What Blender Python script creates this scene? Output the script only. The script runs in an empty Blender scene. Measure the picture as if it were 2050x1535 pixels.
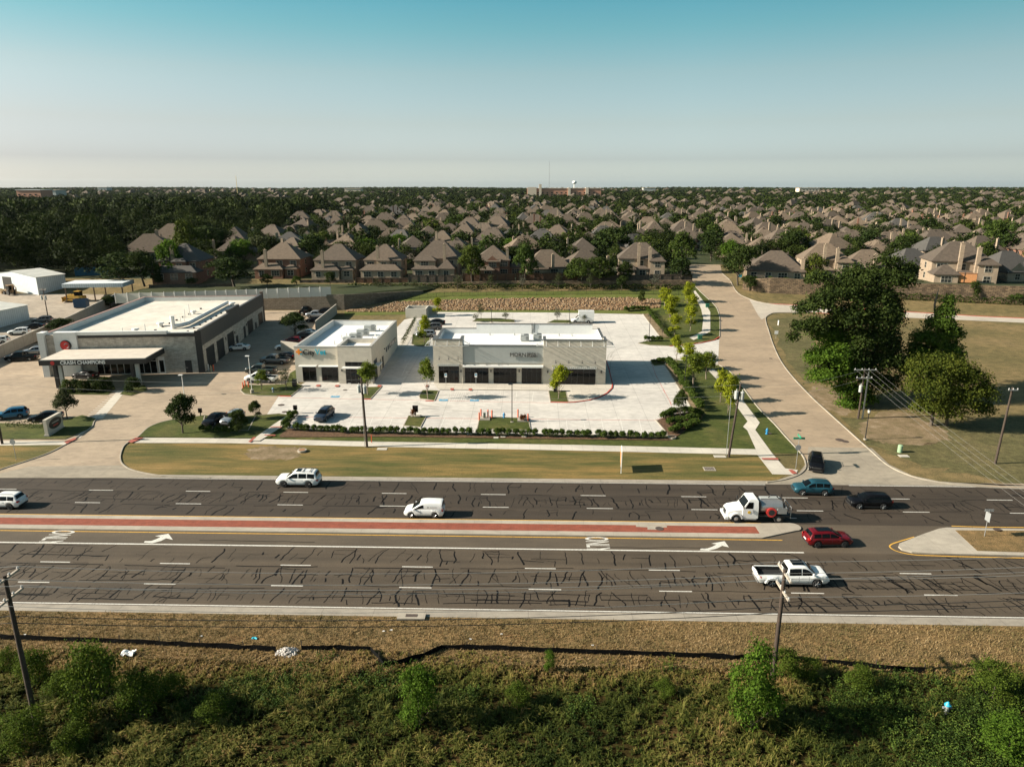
import bpy, bmesh, math, random
import numpy as np
from mathutils import Vector, Matrix
random.seed(7)
R = math.radians
scene = bpy.context.scene
COL = scene.collection

# ---------------------------------------------------------------- camera
F, H, HY, YAW = 1423.0, 36.0, 369.0, R(1.5)
PITCH = math.atan((767.5 - HY) / F)
cam_data = bpy.data.cameras.new('camera')
cam = bpy.data.objects.new('camera', cam_data)
COL.objects.link(cam)
cam_data.sensor_fit = 'HORIZONTAL'
cam_data.sensor_width = 36.0
cam_data.lens = 36.0 * F / 2050.0
cam_data.clip_start, cam_data.clip_end = 0.5, 40000.0
cam.location = (0, 0, H)
cam.rotation_euler = (math.pi / 2 - PITCH, 0, YAW)
scene.camera = cam

# ---------------------------------------------------------------- sun, sky, exposure
SUN_EL = R(28.0)
sun_dir = Vector((-0.992, -0.126, 0)).normalized() * math.cos(SUN_EL) + Vector((0, 0, math.sin(SUN_EL)))
sd = bpy.data.lights.new('sun', 'SUN')
sd.energy, sd.angle, sd.color = 5.0, R(0.5), (1.0, 0.90, 0.76)
sun = bpy.data.objects.new('sun', sd)
COL.objects.link(sun)
sun.rotation_euler = sun_dir.to_track_quat('Z', 'Y').to_euler()
world = bpy.data.worlds.new('World')
scene.world = world
world.use_nodes = True
wt = world.node_tree
wt.nodes.clear()
wo = wt.nodes.new('ShaderNodeOutputWorld')
bg = wt.nodes.new('ShaderNodeBackground')
sky = wt.nodes.new('ShaderNodeTexSky')
sky.sky_type = 'NISHITA'
sky.sun_disc = False
sky.sun_elevation = SUN_EL
sky.sun_rotation = math.atan2(sun_dir.x, sun_dir.y)
sky.altitude, sky.air_density, sky.dust_density, sky.ozone_density = 100, 1.0, 1.6, 1.5
tc_ = wt.nodes.new('ShaderNodeTexCoord')
sep_ = wt.nodes.new('ShaderNodeSeparateXYZ')
wt.links.new(tc_.outputs['Generated'], sep_.inputs[0])
def wramp(src, lo, hi, stops):
    mr = wt.nodes.new('ShaderNodeMapRange')
    mr.inputs['From Min'].default_value, mr.inputs['From Max'].default_value = lo, hi
    wt.links.new(src, mr.inputs['Value'])
    r = wt.nodes.new('ShaderNodeValToRGB')
    e = r.color_ramp.elements
    while len(e) < len(stops): e.new(.5)
    for k, (p, c) in enumerate(stops): e[k].position, e[k].color = (p - lo) / (hi - lo), (*[v / 3.5 for v in c], 1)
    wt.links.new(mr.outputs[0], r.inputs[0])
    return r.outputs[0]
def wmul(a, b, gain=1.0):
    m = wt.nodes.new('ShaderNodeVectorMath'); m.operation = 'MULTIPLY'
    wt.links.new(a, m.inputs[0]); wt.links.new(b, m.inputs[1])
    g = wt.nodes.new('ShaderNodeVectorMath'); g.operation = 'SCALE'
    g.inputs['Scale'].default_value = gain
    wt.links.new(m.outputs[0], g.inputs[0])
    return g.outputs[0]
# summer haze: paler towards the horizon and towards the sun's side
tilt = wramp(sep_.outputs[2], 0, .5, [(0, (2.55, 2.9, 3.45)), (.006, (2.45, 2.75, 3.25)), (.0316, (1.52, 1.64, 1.98)), (.0757, (1.42, 1.40, 1.40)), (.136, (1.28, 1.38, 1.2)), (.187, (.82, 1.35, 1.14)), (.22, (.62, 1.30, 1.12)), (.5, (.85, 1.12, .98))])
side = wramp(sep_.outputs[0], -.65, .65, [(-.65, (1.0, .91, .92)), (-.2, (1.02, 1.0, 1.0)), (.2, (.93, .94, .94)), (.65, (.70, .69, .68))])
low = wramp(sep_.outputs[2], -.02, .12, [(-.02, (.76, .82, .88)), (.02, (.78, .84, .89)), (.12, (1, 1, 1))])
lf = wt.nodes.new('ShaderNodeMapRange')
for k_, v_ in zip(('From Min', 'From Max', 'To Min', 'To Max'), (-.1, -.55, 0, 1)): lf.inputs[k_].default_value = v_
wt.links.new(sep_.outputs[0], lf.inputs['Value'])
base_ = wmul(wmul(sky.outputs[0], tilt, 3.5), side, 3.5)
mx_ = wt.nodes.new('ShaderNodeMix'); mx_.data_type = 'RGBA'
wt.links.new(lf.outputs[0], mx_.inputs[0]); wt.links.new(base_, mx_.inputs[6]); wt.links.new(wmul(base_, low, 3.5), mx_.inputs[7])
wt.links.new(mx_.outputs[2], bg.inputs[0])
bg.inputs[1].default_value = 0.05
wt.links.new(bg.outputs[0], wo.inputs[0])
scene.view_settings.view_transform = 'Standard'
scene.view_settings.look = 'None'
scene.view_settings.exposure = 1.2
scene.view_settings.gamma = 1.0
scene.render.engine = 'CYCLES'
scene.cycles.max_bounces = 5
scene.cycles.diffuse_bounces = 2
scene.cycles.glossy_bounces = 2
scene.cycles.transmission_bounces = 2
scene.cycles.volume_bounces = 0
scene.cycles.caustics_reflective = scene.cycles.caustics_refractive = False

# ---------------------------------------------------------------- layout: the terrain profile and photo pixels to places on it
PROF = [(-400, -.6), (20, -.6), (48, 0), (84, 0), (97, .3), (120, 1.0), (185, 3.0), (200, 5.0), (207, 6.0), (217, 8.0), (20000, 8.0)]
def gz(y):
    for (a, za), (b, zb) in zip(PROF, PROF[1:]):
        if y <= b:
            return za + (zb - za) * (y - a) / (b - a)
    return 8.0
def ray(px, py):
    x, v = (px - 1025) / F, (767.5 - py) / F
    dy = math.cos(PITCH) + v * math.sin(PITCH)
    dz = -math.sin(PITCH) + v * math.cos(PITCH)
    c, s = math.cos(YAW), math.sin(YAW)
    return Vector((x * c - dy * s, x * s + dy * c, dz))
def PZ(px, py, z):
    d = ray(px, py)
    t = (z - H) / d.z
    return Vector((d.x * t, d.y * t, z))
def P(px, py):
    d = ray(px, py)
    lo, hi = 1.0, 20000.0
    for _ in range(50):
        m = (lo + hi) / 2
        if H + d.z * m > gz(d.y * m): lo = m
        else: hi = m
    return Vector((d.x * lo, d.y * lo, gz(d.y * lo)))
def HT(px, pyb, pyt):
    b = P(px, pyb)
    d = ray(px, pyt)
    return H + d.z * b.y / d.y - b.z
def PY(px, py, y):                    # the point of a pixel's ray at a given depth
    d = ray(px, py)
    t = y / d.y
    return Vector((d.x * t, y, H + d.z * t))

# ---------------------------------------------------------------- objects
def tag(o, label=None, cat=None, group=None, kind=None):
    if label: o['label'] = label
    if cat: o['category'] = cat
    if group: o['group'] = group
    if kind: o['kind'] = kind
    return o
def thing(name, label, cat, loc=(0, 0, 0), rz=0.0, group=None):
    o = bpy.data.objects.new(name, None)
    COL.objects.link(o)
    o.location = loc
    o.rotation_euler = (0, 0, rz)
    o.empty_display_size = 0.2
    return tag(o, label, cat, group)
def copy_tree(o, parent=None):
    c = o.copy()
    COL.objects.link(c)
    if parent: c.parent = parent
    for ch in o.children:
        copy_tree(ch, c)
    return c
class MB:
    def __init__(s): s.v, s.f, s.m = [], [], []
    def add(s, vs, fs, m=0, M=None):
        n = len(s.v)
        if M is not None: vs = [M @ Vector(p) for p in vs]
        s.v += [tuple(p) for p in vs]
        s.f += [tuple(i + n for i in f) for f in fs]
        s.m += [m] * len(fs)
        return s
    def box(s, x0, x1, y0, y1, z0, z1, m=0, M=None):
        return s.add([(x0, y0, z0), (x1, y0, z0), (x1, y1, z0), (x0, y1, z0), (x0, y0, z1), (x1, y0, z1), (x1, y1, z1), (x0, y1, z1)],
                     [(3, 2, 1, 0), (4, 5, 6, 7), (0, 1, 5, 4), (1, 2, 6, 5), (2, 3, 7, 6), (3, 0, 4, 7)], m, M)
    def cbox(s, c, d, m=0, M=None):
        return s.box(c[0] - d[0] / 2, c[0] + d[0] / 2, c[1] - d[1] / 2, c[1] + d[1] / 2, c[2] - d[2] / 2, c[2] + d[2] / 2, m, M)
    def prism(s, poly, z0, z1, m=0, M=None):
        n = len(poly)
        if sum(poly[i][0] * poly[(i + 1) % n][1] - poly[(i + 1) % n][0] * poly[i][1] for i in range(n)) < 0:
            poly = list(poly)[::-1]
        return s.add([(p[0], p[1], z0) for p in poly] + [(p[0], p[1], z1) for p in poly],
                     [tuple(range(n))[::-1], tuple(range(n, 2 * n))] + [(i, (i + 1) % n, n + (i + 1) % n, n + i) for i in range(n)], m, M)
    def cyl(s, p0, p1, r0, r1=None, n=10, m=0, caps=True):
        r1 = r0 if r1 is None else r1
        p0, p1 = Vector(p0), Vector(p1)
        d = (p1 - p0).normalized()
        a = d.orthogonal().normalized()
        b = d.cross(a)
        vs = []
        for p, r in ((p0, r0), (p1, r1)):
            for i in range(n):
                t = 2 * math.pi * i / n
                vs.append(p + a * (r * math.cos(t)) + b * (r * math.sin(t)))
        fs = [(i, (i + 1) % n, n + (i + 1) % n, n + i) for i in range(n)]
        if caps: fs += [tuple(range(n))[::-1], tuple(range(n, 2 * n))]
        return s.add(vs, fs, m)
    def tube(s, pts, r, n=6, m=0):
        pts = [Vector(p) for p in pts]
        rr = r if isinstance(r, (list, tuple)) else [r] * len(pts)
        vs, fs = [], []
        a = None
        for k, p in enumerate(pts):
            d = (pts[min(k + 1, len(pts) - 1)] - pts[max(k - 1, 0)]).normalized()
            if a is None: a = d.orthogonal().normalized()
            a = (a - d * a.dot(d)).normalized()
            b = d.cross(a)
            for i in range(n):
                t = 2 * math.pi * i / n
                vs.append(p + a * (rr[k] * math.cos(t)) + b * (rr[k] * math.sin(t)))
        for k in range(len(pts) - 1):
            for i in range(n):
                j = (i + 1) % n
                fs.append((k * n + i, k * n + j, (k + 1) * n + j, (k + 1) * n + i))
        fs += [tuple(range(n))[::-1], tuple(range((len(pts) - 1) * n, len(pts) * n))]
        return s.add(vs, fs, m)
    def loft(s, rings, m=0, close=True, caps=True):
        n = len(rings[0])
        vs = [p for r in rings for p in r]
        fs = []
        for k in range(len(rings) - 1):
            for i in range(n if close else n - 1):
                j = (i + 1) % n
                fs.append((k * n + i, k * n + j, (k + 1) * n + j, (k + 1) * n + i))
        if caps: fs += [tuple(range(n))[::-1], tuple(range((len(rings) - 1) * n, len(rings) * n))]
        return s.add(vs, fs, m)
    def mesh(s, name, mats, smooth=None, fix=False):
        me = bpy.data.meshes.new(name)
        me.from_pydata(s.v, [], s.f)
        for m in (mats if isinstance(mats, (list, tuple)) else [mats]): me.materials.append(m)
        me.polygons.foreach_set('material_index', s.m)
        if fix:
            b = bmesh.new(); b.from_mesh(me); bmesh.ops.recalc_face_normals(b, faces=b.faces); b.to_mesh(me); b.free()
        if smooth:
            me.shade_smooth()
            me.set_sharp_from_angle(angle=R(smooth))
        me.update()
        return me
    def build(s, name, mats, parent=None, smooth=None, loc=None, fix=False):
        o = bpy.data.objects.new(name, s.mesh(name, mats, smooth, fix))
        COL.objects.link(o)
        if parent: o.parent = parent
        if loc is not None: o.location = loc
        return o

# ---------------------------------------------------------------- materials
MATS = {}
def nodes_of(name):
    m = bpy.data.materials.new(name)
    m.use_nodes = True
    t = m.node_tree
    return m, t, t.nodes['Principled BSDF']
def c4(c): return (c[0], c[1], c[2], 1.0)
def plain(name, c, rough=.6, metal=0.0, spec=.5, vary=0.0, scale=3.0, bump=0.0, coat=0.0, rand=None, obj=True):
    """one colour, mottled by noise; rand: a second colour that single objects lean to"""
    if name in MATS: return MATS[name]
    m, t, b = nodes_of(name)
    b.inputs['Roughness'].default_value = rough
    b.inputs['Metallic'].default_value = metal
    b.inputs['Specular IOR Level'].default_value = spec
    b.inputs['Coat Weight'].default_value = coat
    b.inputs['Coat Roughness'].default_value = .06
    b.inputs['Base Color'].default_value = c4(c)
    N = t.nodes.new
    src = None
    if rand:
        oi = N('ShaderNodeObjectInfo')
        mx = N('ShaderNodeMix'); mx.data_type = 'RGBA'
        t.links.new(oi.outputs['Random'], mx.inputs[0])
        mx.inputs[6].default_value, mx.inputs[7].default_value = c4(c), c4(rand)
        src = mx.outputs[2]
    if vary or bump:
        tc = N('ShaderNodeTexCoord')
        no = N('ShaderNodeTexNoise')
        no.inputs['Scale'].default_value = scale
        no.inputs['Detail'].default_value = 5
        no.inputs['Roughness'].default_value = .65
        t.links.new(tc.outputs['Object'], no.inputs['Vector'])
        if vary:
            mr = N('ShaderNodeMapRange')
            mr.inputs['From Min'].default_value, mr.inputs['From Max'].default_value = .3, .7
            mr.inputs['To Min'].default_value, mr.inputs['To Max'].default_value = 1 - vary, 1 + vary
            t.links.new(no.outputs['Fac'], mr.inputs['Value'])
            mu = N('ShaderNodeMix'); mu.data_type, mu.blend_type = 'RGBA', 'MULTIPLY'
            mu.inputs[0].default_value = 1.0
            if src: t.links.new(src, mu.inputs[6])
            else: mu.inputs[6].default_value = c4(c)
            t.links.new(mr.outputs[0], mu.inputs[7])
            src = mu.outputs[2]
        if bump:
            bp = N('ShaderNodeBump')
            bp.inputs['Strength'].default_value = bump
            bp.inputs['Distance'].default_value = .05
            t.links.new(no.outputs['Fac'], bp.inputs['Height'])
            t.links.new(bp.outputs[0], b.inputs['Normal'])
    if src: t.links.new(src, b.inputs['Base Color'])
    MATS[name] = m
    return m
def noise(t, vec, scale, detail=5, rough=.6, stretch=None, rot=0):
    mp = t.nodes.new('ShaderNodeMapping')
    mp.inputs['Scale'].default_value = stretch or (1, 1, 1)
    mp.inputs['Rotation'].default_value = (0, 0, rot)
    t.links.new(vec, mp.inputs['Vector'])
    no = t.nodes.new('ShaderNodeTexNoise')
    no.inputs['Scale'].default_value, no.inputs['Detail'].default_value, no.inputs['Roughness'].default_value = scale, detail, rough
    t.links.new(mp.outputs[0], no.inputs['Vector'])
    return no.outputs['Fac']
def ramp(t, fac, stops):
    r = t.nodes.new('ShaderNodeValToRGB')
    e = r.color_ramp.elements
    while len(e) < len(stops): e.new(.5)
    for k, (p, c) in enumerate(stops):
        e[k].position, e[k].color = p, c4(c)
    t.links.new(fac, r.inputs[0])
    return r.outputs[0]
def mixc(t, fac, a, b, blend='MIX'):
    m = t.nodes.new('ShaderNodeMix'); m.data_type, m.blend_type = 'RGBA', blend
    for s, k in ((fac, 0), (a, 6), (b, 7)):
        if hasattr(s, 'default_value'): t.links.new(s, m.inputs[k])
        elif isinstance(s, (int, float)): m.inputs[k].default_value = s
        else: m.inputs[k].default_value = c4(s)
    return m.outputs[2]
def layered(name, layers, rough=.9, bump=(6, .5, .1), spec=.2):
    """ground: layers of (scale, stretch, stops, blend) over world position"""
    if name in MATS: return MATS[name]
    m, t, b = nodes_of(name)
    b.inputs['Roughness'].default_value, b.inputs['Specular IOR Level'].default_value = rough, spec
    pos = t.nodes.new('ShaderNodeNewGeometry').outputs['Position']
    col = None
    for k, (sc, st, stops, blend) in enumerate(layers):
        f = noise(t, pos, sc, 6, .62, st)
        c = ramp(t, f, stops)
        if col is None: col = c
        elif blend == 'MULTIPLY': col = mixc(t, 1.0, col, c, 'MULTIPLY')
        else: col = mixc(t, f if blend == 'F' else .5, col, c)
    t.links.new(col, b.inputs['Base Color'])
    if bump:
        f = noise(t, pos, bump[0], 6, .7)
        bp = t.nodes.new('ShaderNodeBump')
        bp.inputs['Strength'].default_value, bp.inputs['Distance'].default_value = bump[1], bump[2]
        t.links.new(f, bp.inputs['Height'])
        t.links.new(bp.outputs[0], b.inputs['Normal'])
    MATS[name] = m
    return m
def bricks(name, c1, c2, mortar, w, h, msize=.01, rough=.85, horiz=False, offset=.5, var=.25, bump=.3, rand=None, nscale=1.2):
    """courses by object position: on walls along the face (x+y, z), on the ground (x, y)"""
    if name in MATS: return MATS[name]
    m, t, b = nodes_of(name)
    b.inputs['Roughness'].default_value, b.inputs['Specular IOR Level'].default_value = rough, .25
    tc = t.nodes.new('ShaderNodeTexCoord')
    sx = t.nodes.new('ShaderNodeSeparateXYZ')
    cx = t.nodes.new('ShaderNodeCombineXYZ')
    if horiz:
        g = t.nodes.new('ShaderNodeNewGeometry')
        t.links.new(g.outputs['Position'], sx.inputs[0])
        t.links.new(sx.outputs[0], cx.inputs[0]); t.links.new(sx.outputs[1], cx.inputs[1])
    else:
        t.links.new(tc.outputs['Object'], sx.inputs[0])
        ad = t.nodes.new('ShaderNodeMath')
        t.links.new(sx.outputs[0], ad.inputs[0]); t.links.new(sx.outputs[1], ad.inputs[1])
        t.links.new(ad.outputs[0], cx.inputs[0]); t.links.new(sx.outputs[2], cx.inputs[1])
    br = t.nodes.new('ShaderNodeTexBrick')
    br.offset = offset
    br.inputs['Scale'].default_value = 1.0
    br.inputs['Brick Width'].default_value, br.inputs['Row Height'].default_value = w, h
    br.inputs['Mortar Size'].default_value = msize
    br.inputs['Color1'].default_value, br.inputs['Color2'].default_value, br.inputs['Mortar'].default_value = c4(c1), c4(c2), c4(mortar)
    t.links.new(cx.outputs[0], br.inputs['Vector'])
    f = noise(t, cx.outputs[0], nscale, 6, .65)
    col = mixc(t, 1.0, br.outputs['Color'], ramp(t, f, [(.25, (1 - var,) * 3), (.75, (1 + var,) * 3)]), 'MULTIPLY')
    if rand:
        oi = t.nodes.new('ShaderNodeObjectInfo')
        col = mixc(t, 1.0, col, ramp(t, oi.outputs['Random'], rand), 'MULTIPLY')
    t.links.new(col, b.inputs['Base Color'])
    if bump:
        bp = t.nodes.new('ShaderNodeBump')
        bp.inputs['Strength'].default_value, bp.inputs['Distance'].default_value = bump, .03
        t.links.new(br.outputs['Fac'], bp.inputs['Height'])
        bp.invert = True
        t.links.new(bp.outputs[0], b.inputs['Normal'])
    MATS[name] = m
    return m
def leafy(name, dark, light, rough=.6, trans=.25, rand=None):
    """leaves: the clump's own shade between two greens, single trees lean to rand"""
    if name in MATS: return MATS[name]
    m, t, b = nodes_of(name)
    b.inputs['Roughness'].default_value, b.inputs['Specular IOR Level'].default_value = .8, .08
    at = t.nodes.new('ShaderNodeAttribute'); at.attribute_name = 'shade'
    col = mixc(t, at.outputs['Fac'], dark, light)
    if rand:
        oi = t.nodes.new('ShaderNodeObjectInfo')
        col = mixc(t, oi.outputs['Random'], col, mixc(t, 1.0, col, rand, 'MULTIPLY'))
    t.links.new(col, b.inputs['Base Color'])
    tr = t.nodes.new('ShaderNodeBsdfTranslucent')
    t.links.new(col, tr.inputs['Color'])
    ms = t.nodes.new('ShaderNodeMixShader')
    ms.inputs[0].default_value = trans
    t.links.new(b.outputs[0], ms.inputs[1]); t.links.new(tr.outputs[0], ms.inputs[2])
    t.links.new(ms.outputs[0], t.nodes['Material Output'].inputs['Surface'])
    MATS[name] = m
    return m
# ---------------------------------------------------------------- ground materials
def G(*s): return list(s)
M_field = layered('field_grass', [
    (.05, (1, 1.6, 1), [(.25, (.095, .085, .036)), (.5, (.155, .120, .056)), (.75, (.21, .15, .078))], None),
    (.6, (1, 1, 1), [(.3, (.62, .66, .6)), (.7, (1.25, 1.2, 1.15))], 'MULTIPLY'),
    (6, (1, 1, 1), [(.3, (.6, .62, .6)), (.7, (1.35, 1.3, 1.25))], 'MULTIPLY')], bump=(8, .8, .12))
M_lawn = layered('lawn_grass', [
    (.16, (1, 1, 1), [(.25, (.036, .050, .010)), (.5, (.062, .073, .017)), (.72, (.115, .100, .036))], None),
    (1.1, (1, 2.2, 1), [(.3, (.6, .64, .6)), (.7, (1.3, 1.25, 1.2))], 'MULTIPLY'),
    (9, (1, 1, 1), [(.3, (.6, .65, .6)), (.7, (1.3, 1.3, 1.2))], 'MULTIPLY')], bump=(12, .8, .1))
M_berm = layered('berm_grass', [
    (.2, (1, 1, 1), [(.25, (.065, .088, .016)), (.5, (.088, .105, .022)), (.75, (.12, .12, .04))], None),
    (8, (1, 1, 1), [(.3, (.7, .7, .65)), (.7, (1.3, 1.3, 1.2))], 'MULTIPLY')], bump=(10, .7, .1))
M_verge = layered('verge_grass', [
    (.2, (.35, 2.0, 1), [(.28, (.052, .068, .018)), (.45, (.115, .100, .036)), (.60, (.205, .142, .056)), (.78, (.29, .20, .095))], None),
    (.8, (.25, 3.5, 1), [(.3, (.66, .76, .66)), (.7, (1.22, 1.12, 1.0))], 'MULTIPLY'),
    (9, (1, 1.3, 1), [(.3, (.6, .62, .6)), (.7, (1.35, 1.3, 1.25))], 'MULTIPLY')], bump=(10, .8, .1))
M_dry = layered('roadside_grass', [
    (.22, (1, 1.4, 1), [(.25, (.085, .075, .03)), (.45, (.165, .118, .055)), (.6, (.20, .138, .062)), (.78, (.17, .09, .045))], None),
    (1.3, (1, 1.2, 1), [(.3, (.65, .68, .62)), (.7, (1.3, 1.22, 1.2))], 'MULTIPLY'),
    (10, (1, 1, 1), [(.3, (.5, .52, .5)), (.7, (1.5, 1.4, 1.35))], 'MULTIPLY')], bump=(9, 1.0, .15))
M_brush = layered('brush_soil', [
    (.25, (1, 1.4, 1), [(.3, (.018, .016, .006)), (.55, (.042, .032, .012)), (.75, (.085, .055, .024))], None),
    (7, (1, 1, 1), [(.3, (.5, .52, .5)), (.7, (1.5, 1.4, 1.35))], 'MULTIPLY')], bump=(5, .5, .1), spec=0.0)
M_soil = layered('bare_soil', [(.6, (1, 1, 1), [(.3, (.12, .095, .045)), (.55, (.20, .145, .085)), (.75, (.30, .235, .16))], None), (7, (1, 1, 1), [(.3, (.6,) * 3), (.7, (1.35,) * 3)], 'MULTIPLY')], bump=(8, .8, .1))
M_mulch = layered('mulch', [(3, (1, 1, 1), [(.3, (.06, .035, .02)), (.7, (.16, .095, .055))], None)], bump=(12, .9, .1))
def concrete(name, c, jw=4.6, jh=4.6, joint=.72, stain=.16, vary=.2):
    if name in MATS: return MATS[name]
    m, t, b = nodes_of(name)
    b.inputs['Roughness'].default_value, b.inputs['Specular IOR Level'].default_value = .85, .25
    pos = t.nodes.new('ShaderNodeNewGeometry').outputs['Position']
    br = t.nodes.new('ShaderNodeTexBrick')
    br.offset = 0.0
    for k, v in (('Scale', 1.0), ('Brick Width', jw), ('Row Height', jh), ('Mortar Size', .03), ('Mortar Smooth', .3)): br.inputs[k].default_value = v
    br.inputs['Color1'].default_value, br.inputs['Color2'].default_value, br.inputs['Mortar'].default_value = c4((1, 1, 1)), c4((.95, .95, .95)), c4((joint,) * 3)
    t.links.new(pos, br.inputs['Vector'])
    col = mixc(t, 1.0, c, br.outputs['Color'], 'MULTIPLY')
    f1 = noise(t, pos, .12, 6, .6, (1, 1.8, 1))
    col = mixc(t, 1.0, col, ramp(t, f1, [(.25, (1 - vary, 1 - vary, 1 - vary * .95)), (.75, (1 + vary * .6, 1 + vary * .55, 1 + vary * .5))]), 'MULTIPLY')
    f2 = noise(t, pos, 1.4, 6, .7, (.5, 1, 1))
    col = mixc(t, 1.0, col, ramp(t, f2, [(.3, (1 - stain, 1 - stain, 1 - stain)), (.6, (1.02,) * 3)]), 'MULTIPLY')
    f3 = noise(t, pos, 14, 4, .7)
    col = mixc(t, 1.0, col, ramp(t, f3, [(.3, (.9,) * 3), (.7, (1.08,) * 3)]), 'MULTIPLY')
    t.links.new(col, b.inputs['Base Color'])
    MATS[name] = m
    return m
M_lot = concrete('white_concrete', (.53, .50, .455), joint=.6, stain=.24)
M_old = concrete('beige_concrete', (.36, .285, .205), joint=.8, stain=.25)
M_street = concrete('street_concrete', (.325, .25, .172), 5.0, 30.0, .75, .2, .22)
M_walk = concrete('sidewalk_concrete', (.50, .46, .39), 1.5, 30, .78, .12)
M_kerb = concrete('kerb_concrete', (.36, .32, .26), 3.0, 40, .8, .2)
M_yard = concrete('yard_concrete', (.36, .305, .24), 9, 9, .85, .3, .3)
M_gut = concrete('gutter_concrete', (.31, .275, .225), 4.5, 50, .7, .25)
def asphalt(name, c, streak=.22):
    m, t, b = nodes_of(name)
    b.inputs['Roughness'].default_value, b.inputs['Specular IOR Level'].default_value = .8, .3
    pos = t.nodes.new('ShaderNodeNewGeometry').outputs['Position']
    f1 = noise(t, pos, .8, 5, .6, (.012, 1, 1))
    col = mixc(t, 1.0, c, ramp(t, f1, [(.3, (1 - streak,) * 3), (.7, (1 + streak,) * 3)]), 'MULTIPLY')
    f2 = noise(t, pos, .25, 6, .65, (.5, 1, 1))
    col = mixc(t, 1.0, col, ramp(t, f2, [(.3, (.82,) * 3), (.7, (1.16, 1.14, 1.1))]), 'MULTIPLY')
    f3 = noise(t, pos, 18, 5, .8)
    col = mixc(t, 1.0, col, ramp(t, f3, [(.3, (.62,) * 3), (.7, (1.42, 1.38, 1.32))]), 'MULTIPLY')
    t.links.new(col, b.inputs['Base Color'])
    bp = t.nodes.new('ShaderNodeBump'); bp.inputs['Strength'].default_value, bp.inputs['Distance'].default_value = .4, .02
    t.links.new(f3, bp.inputs['Height']); t.links.new(bp.outputs[0], b.inputs['Normal'])
    return m
M_asph_far = asphalt('asphalt_far', (.044, .034, .0255))
M_asph = asphalt('asphalt_near', (.068, .053, .038))
M_asph_turn = asphalt('asphalt_turn', (.085, .068, .050), .1)
def paint(name, c, worn=.25):
    m, t, b = nodes_of(name)
    b.inputs['Roughness'].default_value = .7
    pos = t.nodes.new('ShaderNodeNewGeometry').outputs['Position']
    f = noise(t, pos, 9, 6, .75)
    t.links.new(mixc(t, 1.0, c, ramp(t, f, [(.32, (1 - worn * 2.4,) * 3), (.52, (1.0,) * 3)]), 'MULTIPLY'), b.inputs['Base Color'])
    return m
M_white = paint('white_paint', (.60, .575, .52))
M_yellow = paint('yellow_paint', (.62, .34, .05))
M_redp = paint('red_paint', (.46, .055, .03))
M_bluep = paint('blue_paint', (.10, .30, .45))
M_tar = plain('tar', (.004, .0035, .003), .7, spec=.15, vary=.2)
M_brickpave = bricks('brick_paving', (.24, .064, .036), (.19, .05, .03), (.20, .085, .06), .6, .22, .012, horiz=True, var=.2)
M_ramp = plain('brick_red_paving', (.30, .075, .05), .85, vary=.2, scale=8)
M_iron = plain('cast_iron', (.07, .05, .04), .7, vary=.2)

# ---------------------------------------------------------------- draped sheets
BREAKS = [p[0] for p in PROF[1:-1]]
def sheet(name, pts, mat, dz, label=None, parent=None, kind='structure', tri=True):
    b = bmesh.new()
    vs = [b.verts.new((p[0], p[1], 0)) for p in pts]
    f = b.faces.new(vs)
    f.normal_update()
    if f.normal.z < 0: f.normal_flip()
    bmesh.ops.triangulate(b, faces=b.faces[:])
    for y in BREAKS:
        bmesh.ops.bisect_plane(b, geom=b.verts[:] + b.edges[:] + b.faces[:], plane_co=(0, y, 0), plane_no=(0, 1, 0), dist=1e-4)
    for v in b.verts: v.co.z = gz(v.co.y) + dz
    me = bpy.data.meshes.new(name)
    b.to_mesh(me); b.free()
    me.materials.append(mat)
    o = bpy.data.objects.new(name, me)
    COL.objects.link(o)
    if parent: o.parent = parent
    elif kind: o['kind'] = kind
    return o
def px(pts): return [P(*p) for p in pts]
def cr(pts, n=5):
    """smooth line through points"""
    out = []
    q = [Vector((p[0], p[1], 0)) for p in pts]
    for i in range(len(q) - 1):
        a, b, c, d = q[max(i - 1, 0)], q[i], q[i + 1], q[min(i + 2, len(q) - 1)]
        for k in range(n):
            t = k / n
            out.append(.5 * ((2 * b) + (c - a) * t + (2 * a - 5 * b + 4 * c - d) * t * t + (3 * b - a - 3 * c + d) * t ** 3))
    out.append(q[-1])
    return out
def ribbon(mb, pts, w, dz, m=0, w1=None):
    """flat strip along a line, draped"""
    q = [Vector((p[0], p[1], 0)) for p in pts]
    vs, fs = [], []
    for i, p in enumerate(q):
        d = (q[min(i + 1, len(q) - 1)] - q[max(i - 1, 0)])
        if d.length < 1e-6: d = Vector((1, 0, 0))
        d.normalize()
        ww = w if w1 is None else w + (w1 - w) * i / (len(q) - 1)
        s = Vector((-d.y, d.x, 0)) * (ww / 2)
        for e in (p + s, p - s): vs.append((e.x, e.y, gz(e.y) + dz))
    for i in range(len(q) - 1): fs.append((2 * i + 1, 2 * i + 3, 2 * i + 2, 2 * i))
    mb.add(vs, fs, m)
def dense(pts, step=2.0):
    out = []
    for a, b in zip(pts, pts[1:]):
        a, b = Vector((a[0], a[1], 0)), Vector((b[0], b[1], 0))
        n = max(1, int((b - a).length / step))
        out += [a + (b - a) * (k / n) for k in range(n)]
    out.append(Vector((pts[-1][0], pts[-1][1], 0)))
    return out
def curb(mb, pts, w=.17, h=.15, m=0):
    q = dense(pts)
    rings = []
    for i, p in enumerate(q):
        d = (q[min(i + 1, len(q) - 1)] - q[max(i - 1, 0)]).normalized()
        s = Vector((-d.y, d.x, 0)) * (w / 2)
        z = gz(p.y)
        rings.append([(p.x + s.x, p.y + s.y, z - .1), (p.x + s.x * .85, p.y + s.y * .85, z + h), (p.x - s.x * .85, p.y - s.y * .85, z + h), (p.x - s.x, p.y - s.y, z - .1)])
    mb.loft(rings, m, close=False)
    mb.v, mb.f = mb.v, mb.f

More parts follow.
